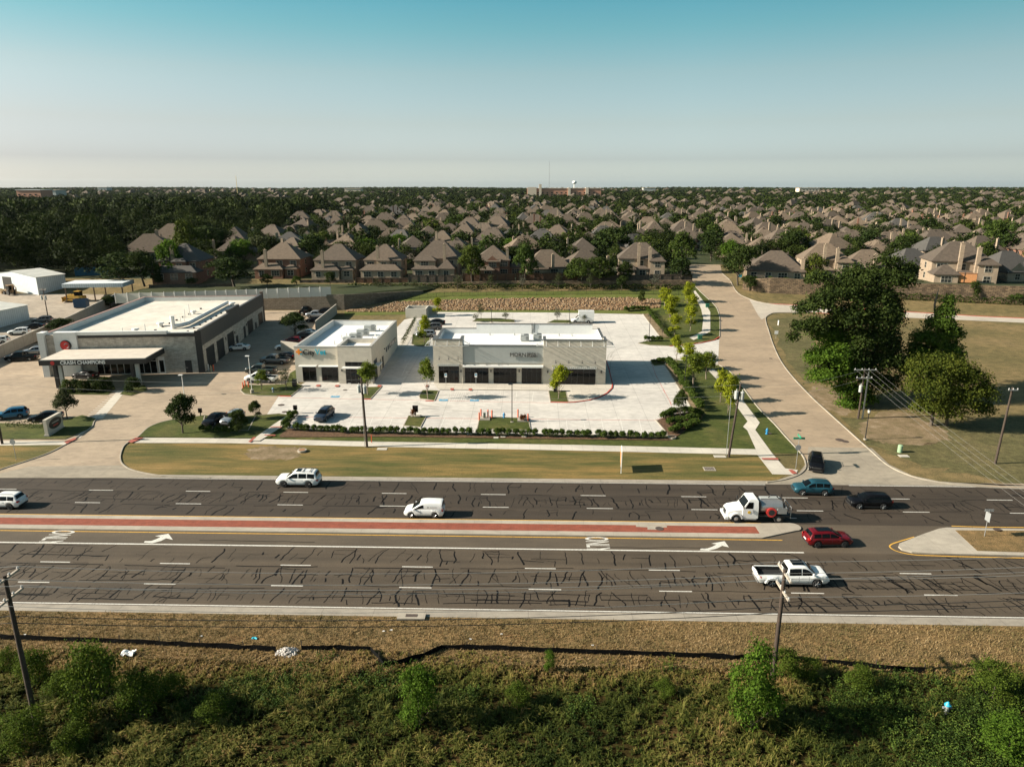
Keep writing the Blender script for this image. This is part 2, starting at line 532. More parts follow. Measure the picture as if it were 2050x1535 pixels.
# base ground
gy = [-400, -100, 20, 48, 84, 97, 120, 185, 200, 207, 217, 400, 1000, 4600, 15000]
gx = [-15000, -3000, -600, -100, 0, 100, 600, 3000, 15000]
mb = MB()
mb.add([(x, y, gz(y) if y < 9000 else -45) for y in gy for x in gx], [(j * 9 + i, j * 9 + i + 1, j * 9 + i + 10, j * 9 + i + 9) for j in range(len(gy) - 1) for i in range(8)])
tag(mb.build('ground', M_field), kind='structure')
XL, XR = -420, 420
def strip(name, y0, y1, mat, dz, x0=XL, x1=XR, **k): return sheet(name, [(x0, y0), (x1, y0), (x1, y1), (x0, y1)], mat, dz, **k)
strip('brush_ground', -60, 47.6, M_brush, .01)
strip('roadside_verge', 47.4, 53.6, M_dry, .02)

# highway
Y_N0, Y_N1, Y_SOL, Y_M0, Y_B0, Y_B1, Y_M1, Y_F1 = 53.5, 54.55, 65.6, 68.3, 69.35, 70.95, 71.85, 82.75
hw = strip('highway', Y_N1, Y_SOL, M_asph, .03)
strip('highway_turn_lane', Y_SOL, Y_M1 + .1, M_asph_turn, .028)
strip('highway_far_lanes', Y_M1, Y_F1, M_asph_far, .032)
strip('gutter', Y_N0, Y_N1, M_gut, .034)
xg0, xg1 = P(268, 950).x, P(1560, 966).x
strip('gutter', Y_F1, Y_F1 + 1.0, M_gut, .034)
# brick median and its nose, then the second median past the opening
xm = P(1512, 1057).x; xn = P(1606, 1061).x
mb = MB()
mb.box(XL, xm, Y_M0 + .15, Y_B0, 0, .17); mb.box(XL, xm, Y_B1, Y_M1 - .1, 0, .17)
nose = [(xm, Y_M0 + .15)] + [(xn - .9 + .9 * math.sin(t), (Y_M0 + Y_M1) / 2 + .95 - .9 * math.cos(t) + .0) for t in [0, .5, 1, 1.57, 2.1, 2.6, 3.14]] + [(xm, Y_M1 - .1)]
mb.prism(nose, 0, .168)
tag(mb.build('median_kerb', M_kerb), kind='structure')
mb = MB(); mb.box(XL, xm, Y_B0, Y_B1, 0, .165)
tag(mb.build('median_paving', M_brickpave), kind='structure')
mb = MB()
for a in ([(1273, 1053.5), (1335, 1055), (1335, 1058), (1320, 1058.5), (1318, 1063), (1296, 1062.5), (1296, 1058), (1273, 1057)],): mb.prism([(p.x, p.y) for p in px(a)], .17, .176)
tag(mb.build('median_slab', M_kerb), kind='structure')
m2 = [(2700, 1066), (2050, 1061), (1895, 1058), (1880, 1060), (1845, 1072), (1815, 1084), (1800, 1090), (1798, 1096), (1805, 1102), (1825, 1107), (1870, 1110), (2050, 1114), (2700, 1124)]
m2w = px(m2)
mb = MB(); mb.prism([(p.x, p.y) for p in m2w], 0, .16)
tag(mb.build('median_kerb', M_kerb), kind='structure')
g2 = px([(2700, 1070), (2050, 1065), (1912, 1064), (1956, 1105), (2050, 1108), (2700, 1118)])
mb = MB(); mb.prism([(p.x, p.y) for p in g2], .1, .19)
tag(mb.build('median_grass', M_dry), kind='structure')
# markings
mk = MB()
def mline(x0, x1, y, w=.13, m=0, dz=.037): mk.add([(x0, y - w / 2, dz), (x1, y - w / 2, dz), (x1, y + w / 2, dz), (x0, y + w / 2, dz)], [(0, 1, 2, 3)], m)
def dashes(xpx, ypx, y, gap=None):
    x = P(xpx, ypx).x
    for k in range(-14, 20): mline(x + k * 12.0 - 1.5, x + k * 12.0 + 1.5, y)
dashes(790, 986, 78.8); dashes(786, 1013, 75.3); dashes(591, 1133, 61.8); dashes(574, 1173.5, 58.1)
mline(XL, XR, Y_N1 + .18, .14)
mline(P(1700, 973).x, XR, Y_F1 - .15, .13); mline(XL, P(1530, 968).x, Y_F1 - .15, .11)
mline(XL, P(1612, 1110).x, Y_SOL, .22)
mline(XL, xm + 2, Y_M0 - .12, .14, 1); mline(XL, xm + 1, Y_M1 + .22, .13, 1)
for pts in ([(2700, 1127), (2050, 1117), (1870, 1112.5), (1825, 1110), (1797, 1104), (1782, 1096), (1784, 1090), (1800, 1084), (1830, 1075)], [(2700, 1060), (2050, 1056), (1905, 1053)]):
    ribbon(mk, cr(px(pts), 4), .15, .037, 1)
for x0 in (0, 1113):
    a = [(288, 1086), (305, 1087.3), (322, 1083), (333, 1077.5), (346, 1080.5), (337.5, 1068.5), (311, 1073), (322, 1074.8), (312, 1079.8), (303, 1083), (290, 1083.2)]
    mk.prism([(p.x, p.y) for p in px([(x + x0, y + (x0 > 0) * 15) for x, y in a])], .03, .038)
tag(mk.build('road_marking', [M_white, M_yellow]), kind='structure')
def text(name, body, size, mat, M, parent=None, depth=0.0, sx=1.0, align='CENTER', bold=0.0, kind=None, width=None):
    cu = bpy.data.curves.new(name, 'FONT')
    cu.body, cu.size, cu.extrude, cu.align_x, cu.align_y, cu.offset = body, size, depth, align, 'CENTER', bold
    tmp = bpy.data.objects.new(name, cu)
    me = bpy.data.meshes.new_from_object(tmp)
    bpy.data.objects.remove(tmp)
    bpy.data.curves.remove(cu)
    me.name = name
    if width:
        xs_ = [v.co.x for v in me.vertices]
        sx = width / (max(xs_) - min(xs_))
    for v in me.vertices: v.co.x *= sx
    me.transform(M)
    me.materials.clear()
    me.materials.append(mat)
    o = bpy.data.objects.new(name, me)
    COL.objects.link(o)
    if parent: o.parent = parent
    if kind: o['kind'] = kind
    return o
for a, b in ((110, 1076), (1194, 1090)):
    p = P(a, b)
    text('road_marking', 'ONLY', 3.0, M_white, Matrix.Translation((p.x, 66.95, .038)) @ Matrix.Rotation(-math.pi / 2, 4, 'Z') @ Matrix.Diagonal((.36, 1.15, 1, 1)), kind='structure', bold=.02)
# sealed cracks
rc = random.Random(5)
ck = MB()
def crack(x, y, y1, w, drift):
    pts = [(x, y)]
    v = drift
    while y < y1:
        y += rc.uniform(.25, .55)
        v = v * .6 + rc.gauss(drift * .4, .09)
        x += v
        pts.append((x, min(y, y1)))
        if rc.random() < .085 and len(pts) > 2:
            q = [(x, y)]
            bx, by, sg = x, y, rc.choice((-1, 1))
            for _ in range(rc.randint(2, 5)):
                bx += rc.uniform(.3, .6) * sg; by += rc.gauss(0, .07)
                q.append((bx, by))
            ribbon(ck, cr(q, 2), w * .8, .0355, 0, w * .4)
    ribbon(ck, cr(pts, 2), w, .036, 0, w * rc.uniform(.5, 1.0))
def along(x, x1, y, w):
    pts = [(x, y)]
    while x < x1:
        x += rc.uniform(.5, 1.4); y += rc.gauss(0, .05)
        pts.append((x, y))
    ribbon(ck, cr(pts, 2), w, .0365)
lanes = [(54.9, 58.0, 1.1, .10), (58.2, 61.6, 1.25, .10), (61.9, 65.4, .75, .10), (72.3, 75.0, .45, .10), (75.3, 78.6, 1.15, .10), (78.9, 82.5, .55, .10)]
for y0, y1, den, w in lanes:
    x = -78.0
    while x < 78:
        x += rc.uniform(.35, 1.25) / den * (.75 if (y0 < 66 and x > 22) else 1)
        if rc.random() < .55: a, b = y0 + rc.uniform(0, .3) * (y1 - y0), y1 - rc.uniform(0, .25) * (y1 - y0)
        else:
            a = y0 + rc.random() * (y1 - y0) * .6
            b = a + rc.uniform(.5, 1.5)
        crack(x, a, min(y1, b), w * rc.choice((.55, .75, 1.0, 1.35, 1.9)) * rc.uniform(.85, 1.15), rc.gauss(0, .05) + (.05 if x < -20 else (-.10 if x > 25 else 0)) * (1 if y0 < 66 else .6))
for y, den, w in ((58.35, .9, .10), (61.5, .97, .09), (56.4, .55, .10), (57.2, .35, .08), (60.2, .4, .08), (59.2, .3, .07), (63.4, .35, .08), (65.3, .4, .07), (75.1, .8, .07), (78.6, .85, .07), (77.2, .4, .06), (76.2, .3, .06), (55.6, .35, .10), (66.5, .12, .06)):
    x = -80
    while x < 80:
        L = rc.uniform(2, 12)
        if rc.random() < den: along(x, x + L, y + rc.gauss(0, .15), w * rc.uniform(.9, 1.6))
        x += L + rc.uniform(.5, 4)
ck.build('crack_sealant', M_tar, hw)

# verge, lawns, pavements, lots
W_ST = [(1372, 548), (1386, 565), (1400, 582), (1427.6, 608), (1437, 622), (1441, 640), (1440.6, 674.7)]          # west kerb of the side street, upper part
W_LO = [(1433, 729), (1456, 740), (1475, 759), (1495, 787), (1519, 818), (1550, 849), (1571, 873), (1597, 901), (1609, 917), (1613, 932), (1610, 942), (1597, 952), (1570, 961), (1535, 966.5)]
E_UP = [(1446, 548), (1472, 581), (1500.6, 599), (1534, 608), (1580, 612)]
E_LO = [(1620, 626.3), (1560, 626.5), (1543, 629), (1533, 636), (1534, 648), (1538, 660), (1547.6, 690), (1563, 723), (1586.6, 755), (1623, 794), (1653, 822), (1695, 860), (1741, 901), (1777, 932), (1819, 952), (1868, 964), (1960, 975), (2100, 981)]
w_st, w_lo, e_up, e_lo = cr(px(W_ST)), cr(px(W_LO)), cr(px(E_UP)), cr(px(E_LO))
sheet('verge', [(XL, Y_F1 + .9), (w_lo[-1].x - 1, Y_F1 + .9)] + [(w_lo[-1].x + 2, 84.4), (33, 86), (33, 94.5), (XL, 94.5)], M_verge, .02)
lawn = px([(-400, 886), (0, 888), (276, 880), (1180, 897)]) + [(31, 93.2)] + w_lo[::-1][28:] + px([(1420, 735), (1336, 700)]) + px([(1380, 690), (1438, 678)]) + w_st[::-1][1:] + px([(1330, 600), (1290, 628), (1200, 780), (560, 790), (-400, 860)])
sheet('lawn', lawn, M_lawn, .03)
sheet('side_street', w_lo[::-1] + px([(1436, 700)]) + w_st[::-1] + px([(1368, 540), (1374, 530), (1442, 530)]) + e_up + e_lo + [(e_lo[-1].x, Y_F1 + .9), (w_lo[-1].x, Y_F1 + .9)], M_street, .045)
sheet('side_street_apron', px([(1540, 967), (1600, 946), (1616, 925), (1618, 895), (1745, 897), (1780, 930), (1825, 952), (1880, 964), (2100, 979)]) + [(e_lo[-1].x, Y_F1 + .3), (w_lo[-1].x, Y_F1 + .3)], concrete('apron_concrete', (.30, .26, .20), 5, 5, .75, .25), .05)
sheet('drive', px([(1534, 607), (1620, 611.5), (2050, 637), (2600, 662), (2600, 676), (2050, 646.5), (1632, 626.3), (1545, 626.5), (1525, 640), (1500, 600)]), concrete('drive_concrete', (.44, .39, .32)), .052)
# the white lot
LOT = [(557, 795), (535, 829), (572, 853), (580, 857), (700, 862), (1000, 868), (1338, 872), (1330, 862), (1312, 842), (1388, 824), (1331, 732), (1306, 721), (1336, 718), (1437, 731), (1440, 680), (1400, 686), (1341, 693), (1277, 687.5), (1322, 676), (1287, 629.5), (1100, 626), (878, 625), (810, 640), (770, 680)]
sheet('parking_lot', px(LOT), M_lot, .05)
# beige lot of the workshop with its drive to the highway
DR_L = [(195, 838), (188, 846), (183, 856), (153, 877), (131, 890.6), (90, 911), (0, 941), (-140, 985)]
DR_R = [(410, 832), (340, 842), (300, 855), (276, 875.5), (251, 890.6), (243, 905), (241, 918), (246, 930), (268, 942.5), (328, 953.5), (420, 957.5)]
dr_l, dr_r = cr(px(DR_L)), cr(px(DR_R))
sheet('workshop_lot', px([(-600, 940), (-600, 690), (60, 690), (300, 640), (480, 622), (665, 622), (660, 650), (596, 700), (596, 775), (557, 795.5), (535, 829), (486, 834)]) + dr_r + [(dr_r[-1].x, Y_F1 + .4), (-140, Y_F1 + .4)], M_old, .046)
sheet('drive_apron', px([(268, 943), (328, 955), (300, 957), (-40, 957), (60, 934), (245, 932)]), concrete('apron_concrete', (.3, .26, .2)), .05)
def ragged(pts, seed, amp):
    q = random.Random(seed)
    out = []
    for a, b in zip(pts, pts[1:] + pts[:1]):
        for k in range(4): out.append(Vector((a[0] + (b[0] - a[0]) * k / 4 + q.gauss(0, amp), a[1] + (b[1] - a[1]) * k / 4 + q.gauss(0, amp), 0)))
    return out
def island(poly, mat=None, dz=.13, name='lawn_island'):
    return sheet(name, poly, mat or M_lawn, dz)
kc, kr = MB(), MB()
# left front lawns beside the drive
island(px([(-400, 830), (-60, 846), (60, 850), (100, 850), (165, 832), (192, 839)]) + dr_l[3:12] + px([(130, 880), (-400, 880)]))
island(px([(-400, 889), (0, 889.5), (131, 889)]) + dr_l[20:] + px([(-400, 985)]), M_verge)
curb(kc, dr_l)
curb(kc, dr_r[8:])
island(dr_r[:16] + px([(480, 878.5), (540, 878), (590, 832), (560, 829.5), (512, 833), (495, 862), (412, 860), (418, 834)]))
curb(kc, dr_r[:10]); curb(kc, px([(410, 834), (404, 859), (497, 863), (512, 833), (560, 829)]))
# islands of the white lot
def isl(poly, red=None, smooth=False, mat=None):
    w = px(poly)
    if smooth: w = cr(w + [w[0]], 3)[:-1]
    island(w, mat)
    curb(kc, list(w) + [w[0]])
    if red: curb(kr, px(red), .2, .16)
isl([(482, 783), (490, 790), (515, 793), (582, 794), (607, 774), (596, 768), (594, 740), (580, 748), (572, 770), (520, 772), (488, 771)], [(555, 793.5), (583, 794)])
isl([(727, 799), (742, 799), (764, 775), (735, 776), (724, 790)], [(726, 800), (743, 800)])
isl([(841, 799), (858, 801), (870, 803), (878, 783), (846, 782), (839, 794)], [(852, 803), (868, 803.5)])
isl([(1098, 783), (1102, 805), (1138, 806), (1133, 784)], [(1102, 806), (1137, 806.5)])
isl([(808, 853), (842, 856), (853, 835), (818, 833)])
isl([(955, 860), (1062, 862), (1058, 838), (960, 836)])
isl([(824, 690), (838, 694), (858, 694), (862, 672), (826, 670)])
isl([(946, 644), (1030, 646), (1030, 641), (1000, 638), (955, 638)])
isl([(1095, 647), (1165, 648), (1150, 642), (1110, 641)])
isl([(1306, 722), (1303, 728), (1310, 733), (1331, 731), (1335, 720)])
curb(kr, px([(1213, 722), (1219, 740), (1226, 770), (1225, 778), (1215, 788), (1200, 796), (1180, 802), (1150, 806), (1138, 806.5)]), .22, .17)
sheet('sidewalk', px([(1213, 722), (1219, 740), (1226, 770), (1225, 778), (1215, 788), (1200, 796), (1180, 802), (1150, 806), (1139, 806), (1134, 783), (878, 781), (868, 768), (1190, 772)]), M_walk, .15)
curb(kr, px([(1304, 726), (1312, 750), (1345, 812), (1356, 828), (1313, 840.5)]), .14, .05)
curb(kc, px([(1388, 824), (1331, 732)]))
curb(kc, px([(1312, 841), (1336, 869)]))
curb(kc, px([(572, 858), (700, 863), (1000, 869), (1338, 873)]))
curb(kr, px([(1622, 626), (1700, 630)]), .15, .1)
curb(kc, w_lo); curb(kc, w_st); curb(kc, e_up); curb(kc, e_lo)
curb(kr, px([(1341, 693.5), (1400, 688), (1430, 681.5), (1440, 675)]), .24, .18)
curb(kc, px([(1440, 674), (1441, 668)])); curb(kc, px([(1277, 688), (1300, 691.5), (1341, 693.5)])); curb(kc, px([(1277, 688), (1322, 676), (1287, 629)]))
curb(kc, px([(1336, 718.5), (1390, 720), (1433, 729)]))
curb(kr, px([(1540, 608.5), (1620, 612.3), (2050, 637.6), (2600, 663)]), .25, .14)
tag(kc.build('kerb', M_kerb), kind='structure')
tag(kr.build('red_kerb', M_redp), kind='structure')
# strip of lawn by the lot's upper corner
island(px([(1277, 688), (1300, 692), (1341, 693.5), (1400, 688), (1372, 672), (1322, 677)]), None, .1)
# sidewalks
sheet('sidewalk', px([(-400, 877), (0, 884.5), (135, 884.5), (131, 892), (0, 893.5), (-400, 889)]), M_walk, .15)
sheet('sidewalk', px([(276, 876.5), (470, 877.5), (560, 880), (700, 883.5), (1180, 891.5), (1513, 899.5), (1496, 862), (1487.5, 854.5), (1496.6, 844), (1477, 817), (1456, 783), (1418, 742), (1427.6, 739), (1446, 751), (1487.5, 802), (1521, 846.6), (1512, 861), (1545, 906.6), (1572, 938), (1597, 941), (1594, 951), (1546, 949.6), (1516, 911), (1180, 903), (700, 893.5), (460, 887.5), (268, 887)]), M_walk, .06)
sheet('sidewalk', px([(1366, 688), (1370, 681), (1405, 664), (1408, 638), (1404, 620), (1388.5, 583.5), (1392, 582), (1412, 608), (1422, 625), (1422, 664), (1375.5, 688)]), M_walk, .06)
sheet('path', px([(502, 884), (520, 884), (577, 848), (596, 829), (583, 828), (548, 851)]), M_walk, .155)
sheet('path', px([(785, 735), (800, 720), (838, 650), (826, 638), (800, 690), (770, 745)]), M_walk, .09)
sheet('path', px([(155, 874), (186, 838), (235, 783), (252, 783), (206, 838), (190, 840), (160, 878)]), M_walk, .058)
br_ = MB()
for a in ([(497, 886), (508, 876.5), (513, 876.8), (502, 887)], [(529, 873.5), (530, 871.8), (552, 872), (551, 874)], [(541, 857), (543, 855.5), (565, 855.5), (563, 857.3)], [(134, 890), (128, 886), (150, 878), (154, 880)], [(256, 886), (272, 877.5), (288, 878), (264, 888)], [(1524, 918.7), (1526, 921.5), (1559, 922), (1556, 918.5)], [(1578, 942), (1586, 942), (1596, 949.5), (1586, 950.5)],
          [(632, 775), (634, 771.5), (642, 771.5), (640, 775)], [(670, 775.5), (672, 772), (680, 772), (678, 775.5)], [(755, 776), (757, 772), (764, 772), (763, 776)], [(901, 782.5), (902, 778.5), (909, 778.5), (908, 782.5)], [(938, 783), (938.5, 779), (945.5, 779), (945, 783)], [(852, 776), (853, 772), (858, 772), (857, 776)]):
    w = px(a)
    br_.add([(p.x, p.y, p.z + .165) for p in w], [(0, 1, 2, 3)])
bo = br_.build('paving_strip', M_ramp); bo['kind'] = 'structure'
# painted stalls
st = MB()
def sl(a, b, w=.1, m=0, dz=.056): ribbon(st, dense(px([a, b]), 2), w, dz, m)
for x in (632, 668, 700, 738, 775, 812): sl((x - 1 - (735 - x) * .09, 860.5), (x + 9 - (735 - x) * .07, 834))
for x in (845, 880, 918): sl((x, 861), (x + 10, 837))
for x in (1066, 1100, 1137, 1172, 1208, 1246, 1283): sl((x + (x - 1150) * .02, 866), (x - 4, 839))
for x in (900, 934, 968, 999, 1032, 1065): sl((x, 805), (x + 3, 784))
for x in (622, 644, 665): sl((x, 796), (x + 14, 780))
for k in range(7): sl((626 + k * 4, 796), (640 + k * 5, 781), .09)
for k in range(9): sl((594 + k * 4.2, 815), (604 + k * 4.2, 803), .09); 
for k in range(7): sl((904 + k * 4.5, 804), (912 + k * 4.2, 786), .09)
sl((592, 816), (634, 799)); sl((606, 816), (645, 800))
for k in range(14): sl((168 + k * 4.6, 838 - k * 4.1), (182 + k * 5, 838 - k * 4.1), .14)
sl((180, 842), (238, 784)); sl((192, 842), (252, 784))
for k in range(7): sl((810 - 3, 760 - k * 0), (812, 755)) if k == 0 else None
ribbon(st, cr(px([(805, 752), (818, 725), (838, 703), (862, 692)]), 4), .1, .056)
for x in (614, 636): sl((x, 680 - (636 - x) * .3), (x + 22, 672), .1)
for y in (660, 668, 676, 684): sl((585, y), (640, y - 1), .1)
sl((425, 858), (434, 835)); sl((458, 858), (463, 835))
# fire lane lines and the accessible symbols
sl((560, 796), (1100, 806.8), .09, 1); sl((600, 835), (1312, 842), .09, 1)
tag(st.build('stall_marking', [M_white, M_redp]), kind='structure')
sy = MB()
for x, y in ((672, 793.5), (888, 800.5), (950, 801)):
    c = P(x, y)
    sy.add([(c.x + dx, c.y + dy, c.z + .058) for dx, dy in ((-.75, -.75), (.75, -.75), (.75, .75), (-.75, .75))], [(0, 1, 2, 3)])
tag(sy.build('stall_marking', M_bluep), kind='structure')
sy = MB()
for x, y in ((672, 793.5), (888, 800.5), (950, 801)):
    c = P(x, y)
    q = [(c.x + .1 + .36 * math.cos(t), c.y - .15 + .36 * math.sin(t)) for t in [2.4 + k * .42 for k in range(11)]]
    ribbon(sy, q, .09, .060); ribbon(sy, [(c.x - .08, c.y + .35), (c.x - .05, c.y - .02), (c.x + .28, c.y - .05), (c.x + .45, c.y - .4)], .1, .061)
    ribbon(sy, [(c.x - .1, c.y + .62), (c.x - .08, c.y + .46)], .16, .061)
for x, y, r in ((815, 745, 1), (812, 722, 1), (833, 703, 1)):
    c = P(x, y); sy.prism([(c.x, c.y + .9), (c.x - .5, c.y + .1), (c.x - .15, c.y + .1), (c.x - .15, c.y - .9), (c.x + .15, c.y - .9), (c.x + .15, c.y + .1), (c.x + .5, c.y + .1)], c.z + .05, c.z + .058)
tag(sy.build('stall_marking', M_white), kind='structure')
M_tyre = concrete('tyre_marked_concrete', (.40, .375, .335))
tm_ = MB()
for pts, w in (([(1222, 716), (1228, 705), (1245, 697), (1270, 692), (1310, 690)], .3), ([(1216, 722), (1219, 710), (1235, 699), (1262, 693)], .22), ([(1221, 740), (1223, 724), (1230, 712)], .25), ([(830, 806), (850, 812), (880, 815)], 1.1), ([(845, 818), (868, 819), (880, 820)], .7), ([(700, 792), (712, 790), (722, 791)], .5), ([(1230, 795), (1260, 792), (1300, 788), (1330, 780)], .25), ([(905, 822), (960, 824), (1040, 826)], .35)):
    ribbon(tm_, cr(px(pts), 5), w, .0545, 0, w * .3)
tag(tm_.build('tyre_mark', M_tyre), kind='structure')
# covers and grates let into the ground
ir = MB()
for x, y, r in ((563, 811, .55), (570, 825, .45), (691, 781, .4), (1692, 884, .5), (1681, 881, .6), (1540, 868, .4), (1320, 1060.5, .45), (1997, 1063, .45), (1600, 862, .3), (1543, 718, .35)):
    c = P(x, y); z = c.z + (.19 if y > 1050 else .065); ir.cyl((c.x, c.y, z - .02), (c.x, c.y, z), r, n=16)
tag(ir.build('manhole_cover', M_iron), kind='structure')
# sheet of bare soil on the verge, mulch beds, yard
sheet('bare_patch', ragged(cr(px([(490, 908), (510, 896), (560, 893), (600, 896), (605, 906), (590, 917), (545, 921), (505, 919), (490, 908)]), 3)[:-1], 3, .28), M_soil, .035)
sheet('mulch_bed', px([(560, 872), (578, 858), (700, 866), (1000, 872), (1338, 876), (1345, 882), (1200, 881), (800, 875), (560, 876)]), M_mulch, .1)
sheet('mulch_bed', px([(1338, 874), (1315, 842), (1345, 830), (1390, 824), (1412, 828), (1400, 845), (1365, 868), (1345, 880)]), M_mulch, .1)
sheet('mulch_bed', px([(1331, 732), (1390, 826), (1402, 828), (1340, 724)]), M_soil, .1)
sheet('mulch_bed', px([(1288, 630), (1322, 676), (1340, 678), (1298, 628)]), M_soil, .1)
sheet('bare_patch', ragged(cr(px([(1610, 790), (1640, 770), (1690, 800), (1700, 830), (1660, 822), (1625, 800), (1610, 790)]), 3)[:-1], 3, .28), M_soil, .02)
sheet('bare_patch', ragged(cr(px([(1720, 850), (1780, 820), (1850, 840), (1900, 870), (1860, 890), (1790, 888), (1730, 875), (1720, 850)]), 3)[:-1], 3, .28), M_soil, .021)
M_field2 = layered('green_field', [(.12, (1, 1.5, 1), [(.25, (.066, .064, .024)), (.5, (.105, .092, .038)), (.75, (.15, .118, .055))], None), (1.2, (1, 1, 1), [(.3, (.65,) * 3), (.7, (1.3,) * 3)], 'MULTIPLY'), (8, (1, 1, 1), [(.3, (.6,) * 3), (.7, (1.4,) * 3)], 'MULTIPLY')], bump=(8, .8, .12))
sheet('field_grass', ragged(px([(1690, 845), (1800, 835), (1940, 850), (2060, 840), (2300, 850), (2300, 975), (2060, 965), (1900, 945), (1830, 930), (1760, 895)]), 8, .9), M_field2, .012)
sheet('field_grass', ragged(px([(1545, 640), (1600, 632), (1640, 700), (1620, 770), (1580, 725), (1555, 680)]), 9, .6), M_field2, .012)
sheet('equipment_yard', px([(-900, 720), (-900, 575), (230, 590), (235, 600), (140, 648), (60, 690), (0, 724)]), M_yard, .048)
M_sub = layered('garden_ground', [(.08, (1, 1, 1), [(.3, (.022, .032, .010)), (.6, (.045, .050, .018)), (.8, (.075, .066, .034))], None), (2, (1, 1, 1), [(.3, (.6,) * 3), (.7, (1.35,) * 3)], 'MULTIPLY')], bump=None)
sheet('suburb_ground', [(-9000, 216.9), (49, 216.9), (66, 262), (9000, 262), (9000, 4600), (-9000, 4600)], M_sub, .03)
sheet('suburb_ground', [(69, 217.5), (9000, 217.5), (9000, 262.5), (78, 262.5), (72, 240)], M_sub, .031)
# green bank behind the retail lot, stone armoured slope
sheet('grass_bank', px([(690, 624), (800, 602), (850, 586), (1370, 580), (1385, 590), (1300, 628), (870, 628), (690, 632)]), M_berm, .035)
# ---------------------------------------------------------------- building materials
M_stone = bricks('limestone_veneer', (.50, .44, .37), (.36, .32, .27), (.30, .27, .23), .75, .24, .015, var=.3)
M_block = bricks('pale_brick', (.53, .48, .40), (.49, .44, .365), (.45, .405, .335), .5, .22, .012, var=.12)
M_stucco = plain('stucco', (.50, .46, .385), .85, vary=.06, scale=1.5)
M_roofw = plain('roof_membrane', (.66, .655, .64), .6, vary=.06, scale=.5)
M_roofo = plain('old_roof_membrane', (.56, .515, .44), .7, vary=.18, scale=.35)
M_parw = plain('parapet_membrane', (.66, .655, .63), .6, vary=.05, scale=.8)
M_coping = plain('coping_metal', (.075, .07, .065), .45, vary=.1)
M_blk = plain('black_metal', (.012, .012, .012), .5, vary=.2)
M_dkgrey = plain('dark_panel', (.055, .052, .05), .6, vary=.12, scale=.8)
M_grey = plain('grey_panel', (.34, .35, .33), .5, vary=.05, scale=.6)
M_wpanel = bricks('white_panel', (.62, .62, .60), (.60, .60, .58), (.44, .44, .43), 1.2, 1.2, .012, offset=0, var=.06, bump=.1)
M_glass = plain('dark_glass', (.006, .006, .006), .08, spec=.3)
M_frame = plain('frame_metal', (.03, .03, .03), .4)
M_whiteM = plain('white_metal', (.66, .65, .62), .45, vary=.06)
M_steel = plain('galvanised_steel', (.38, .39, .39), .45, .6, vary=.12)
M_greym = plain('grey_metal', (.36, .37, .35), .55, vary=.1)
M_red = plain('sign_red', (.45, .02, .02), .4)
M_orange = plain('sign_orange', (.75, .23, .02), .5)
M_teal = plain('sign_teal', (.02, .42, .55), .5)
M_ink = plain('sign_black', (.012, .012, .012), .5)
M_wsign = plain('sign_white', (.78, .77, .74), .5)
M_corr = bricks('ribbed_metal', (.58, .62, .63), (.55, .59, .60), (.40, .43, .44), .6, 60, .06, offset=0, var=.1, bump=.3)
M_tilt = bricks('precast_concrete', (.40, .365, .31), (.38, .345, .295), (.27, .245, .21), 3.2, 30, .05, offset=0, var=.14, bump=.2)
M_wood = plain('weathered_wood', (.085, .06, .042), .85, vary=.3, scale=2, bump=.3)
M_pole = plain('pole_wood', (.050, .034, .024), .85, vary=.3, scale=3, bump=.3)
M_rust = plain('bollard_orange', (.62, .10, .03), .55, vary=.1)

def storefront(parent, x0, x1, z0, z1, y, n, name='window', mull=.06, door=False, fr=None, ax='x', rows=(.78,)):
    """a glazed opening in a wall facing -y (or +x): frame with its panes as a sub-part"""
    f, g = MB(), MB()
    def bx(mb, a, b, c, d, e0, e1):
        if ax == 'x': mb.box(a, b, y + e0, y + e1, c, d)
        else: mb.box(y - e1, y - e0, a, b, c, d)
    bx(f, x0, x1, z1 - mull, z1, -.04, .02); bx(f, x0, x1, z0, z0 + mull, -.04, .02)
    for k in range(n + 1):
        c = x0 + (x1 - x0) * k / n
        a, b = (c, c + mull) if k == 0 else ((c - mull, c) if k == n else (c - mull / 2, c + mull / 2))
        bx(f, a, b, z0 + mull, z1 - mull, -.04, .02)
    for r in rows:
        zc = z0 + (z1 - z0) * r
        for k in range(n):
            c0, c1 = x0 + (x1 - x0) * k / n + mull, x0 + (x1 - x0) * (k + 1) / n - mull
            bx(f, c0, c1, zc - mull / 2, zc + mull / 2, -.035, .02)
    o = f.build(name, fr or M_frame, parent)
    bx(g, x0 + .02, x1 - .02, z0 + .02, z1 - .02, -.012, .0)
    g.build('pane', M_glass, o)
    return o
def parapet_roof(poly, z, h, t=.3, m_out=0, m_in=1, m_cap=2):
    pass

# ---------------------------------------------------------------- body repair shop
fl, frp = P(97, 754), P(410, 746)
SA = R(6.2)
shop = thing('workshop_building', 'long pale stone workshop with white flat roof, black trim and drive-under canopy', 'building', (frp.x, frp.y, frp.z), SA)
W_, D_, HH = 28.4, 45.5, 8.3
w = MB()
w.box(-W_, 0, 0, .4, -.6, HH - .5); w.box(-.4, 0, .4, D_, -.6, HH); w.box(-W_, -W_ + .4, .4, D_, -.6, HH - .4); w.box(-W_ + .4, -.4, D_ - .4, D_, -.6, HH - .4)
w.build('wall', M_stone, shop)
r_ = MB(); r_.box(-W_ + .4, -.4, .4, D_ - .4, HH - 1.7, HH - 1.4)
rf = r_.build('roof', M_roofo, shop)
pi = MB()
pi.box(-W_ + .4, -W_ + .46, .46, D_ - .46, HH - 1.4, HH - .42); pi.box(-W_ + .46, -.4, D_ - .46, D_ - .4, HH - 1.4, HH - .42); pi.box(-W_ + .4, -.4, .4, .46, HH - 1.4, HH - .52)
pi.build('parapet', M_parw, shop)
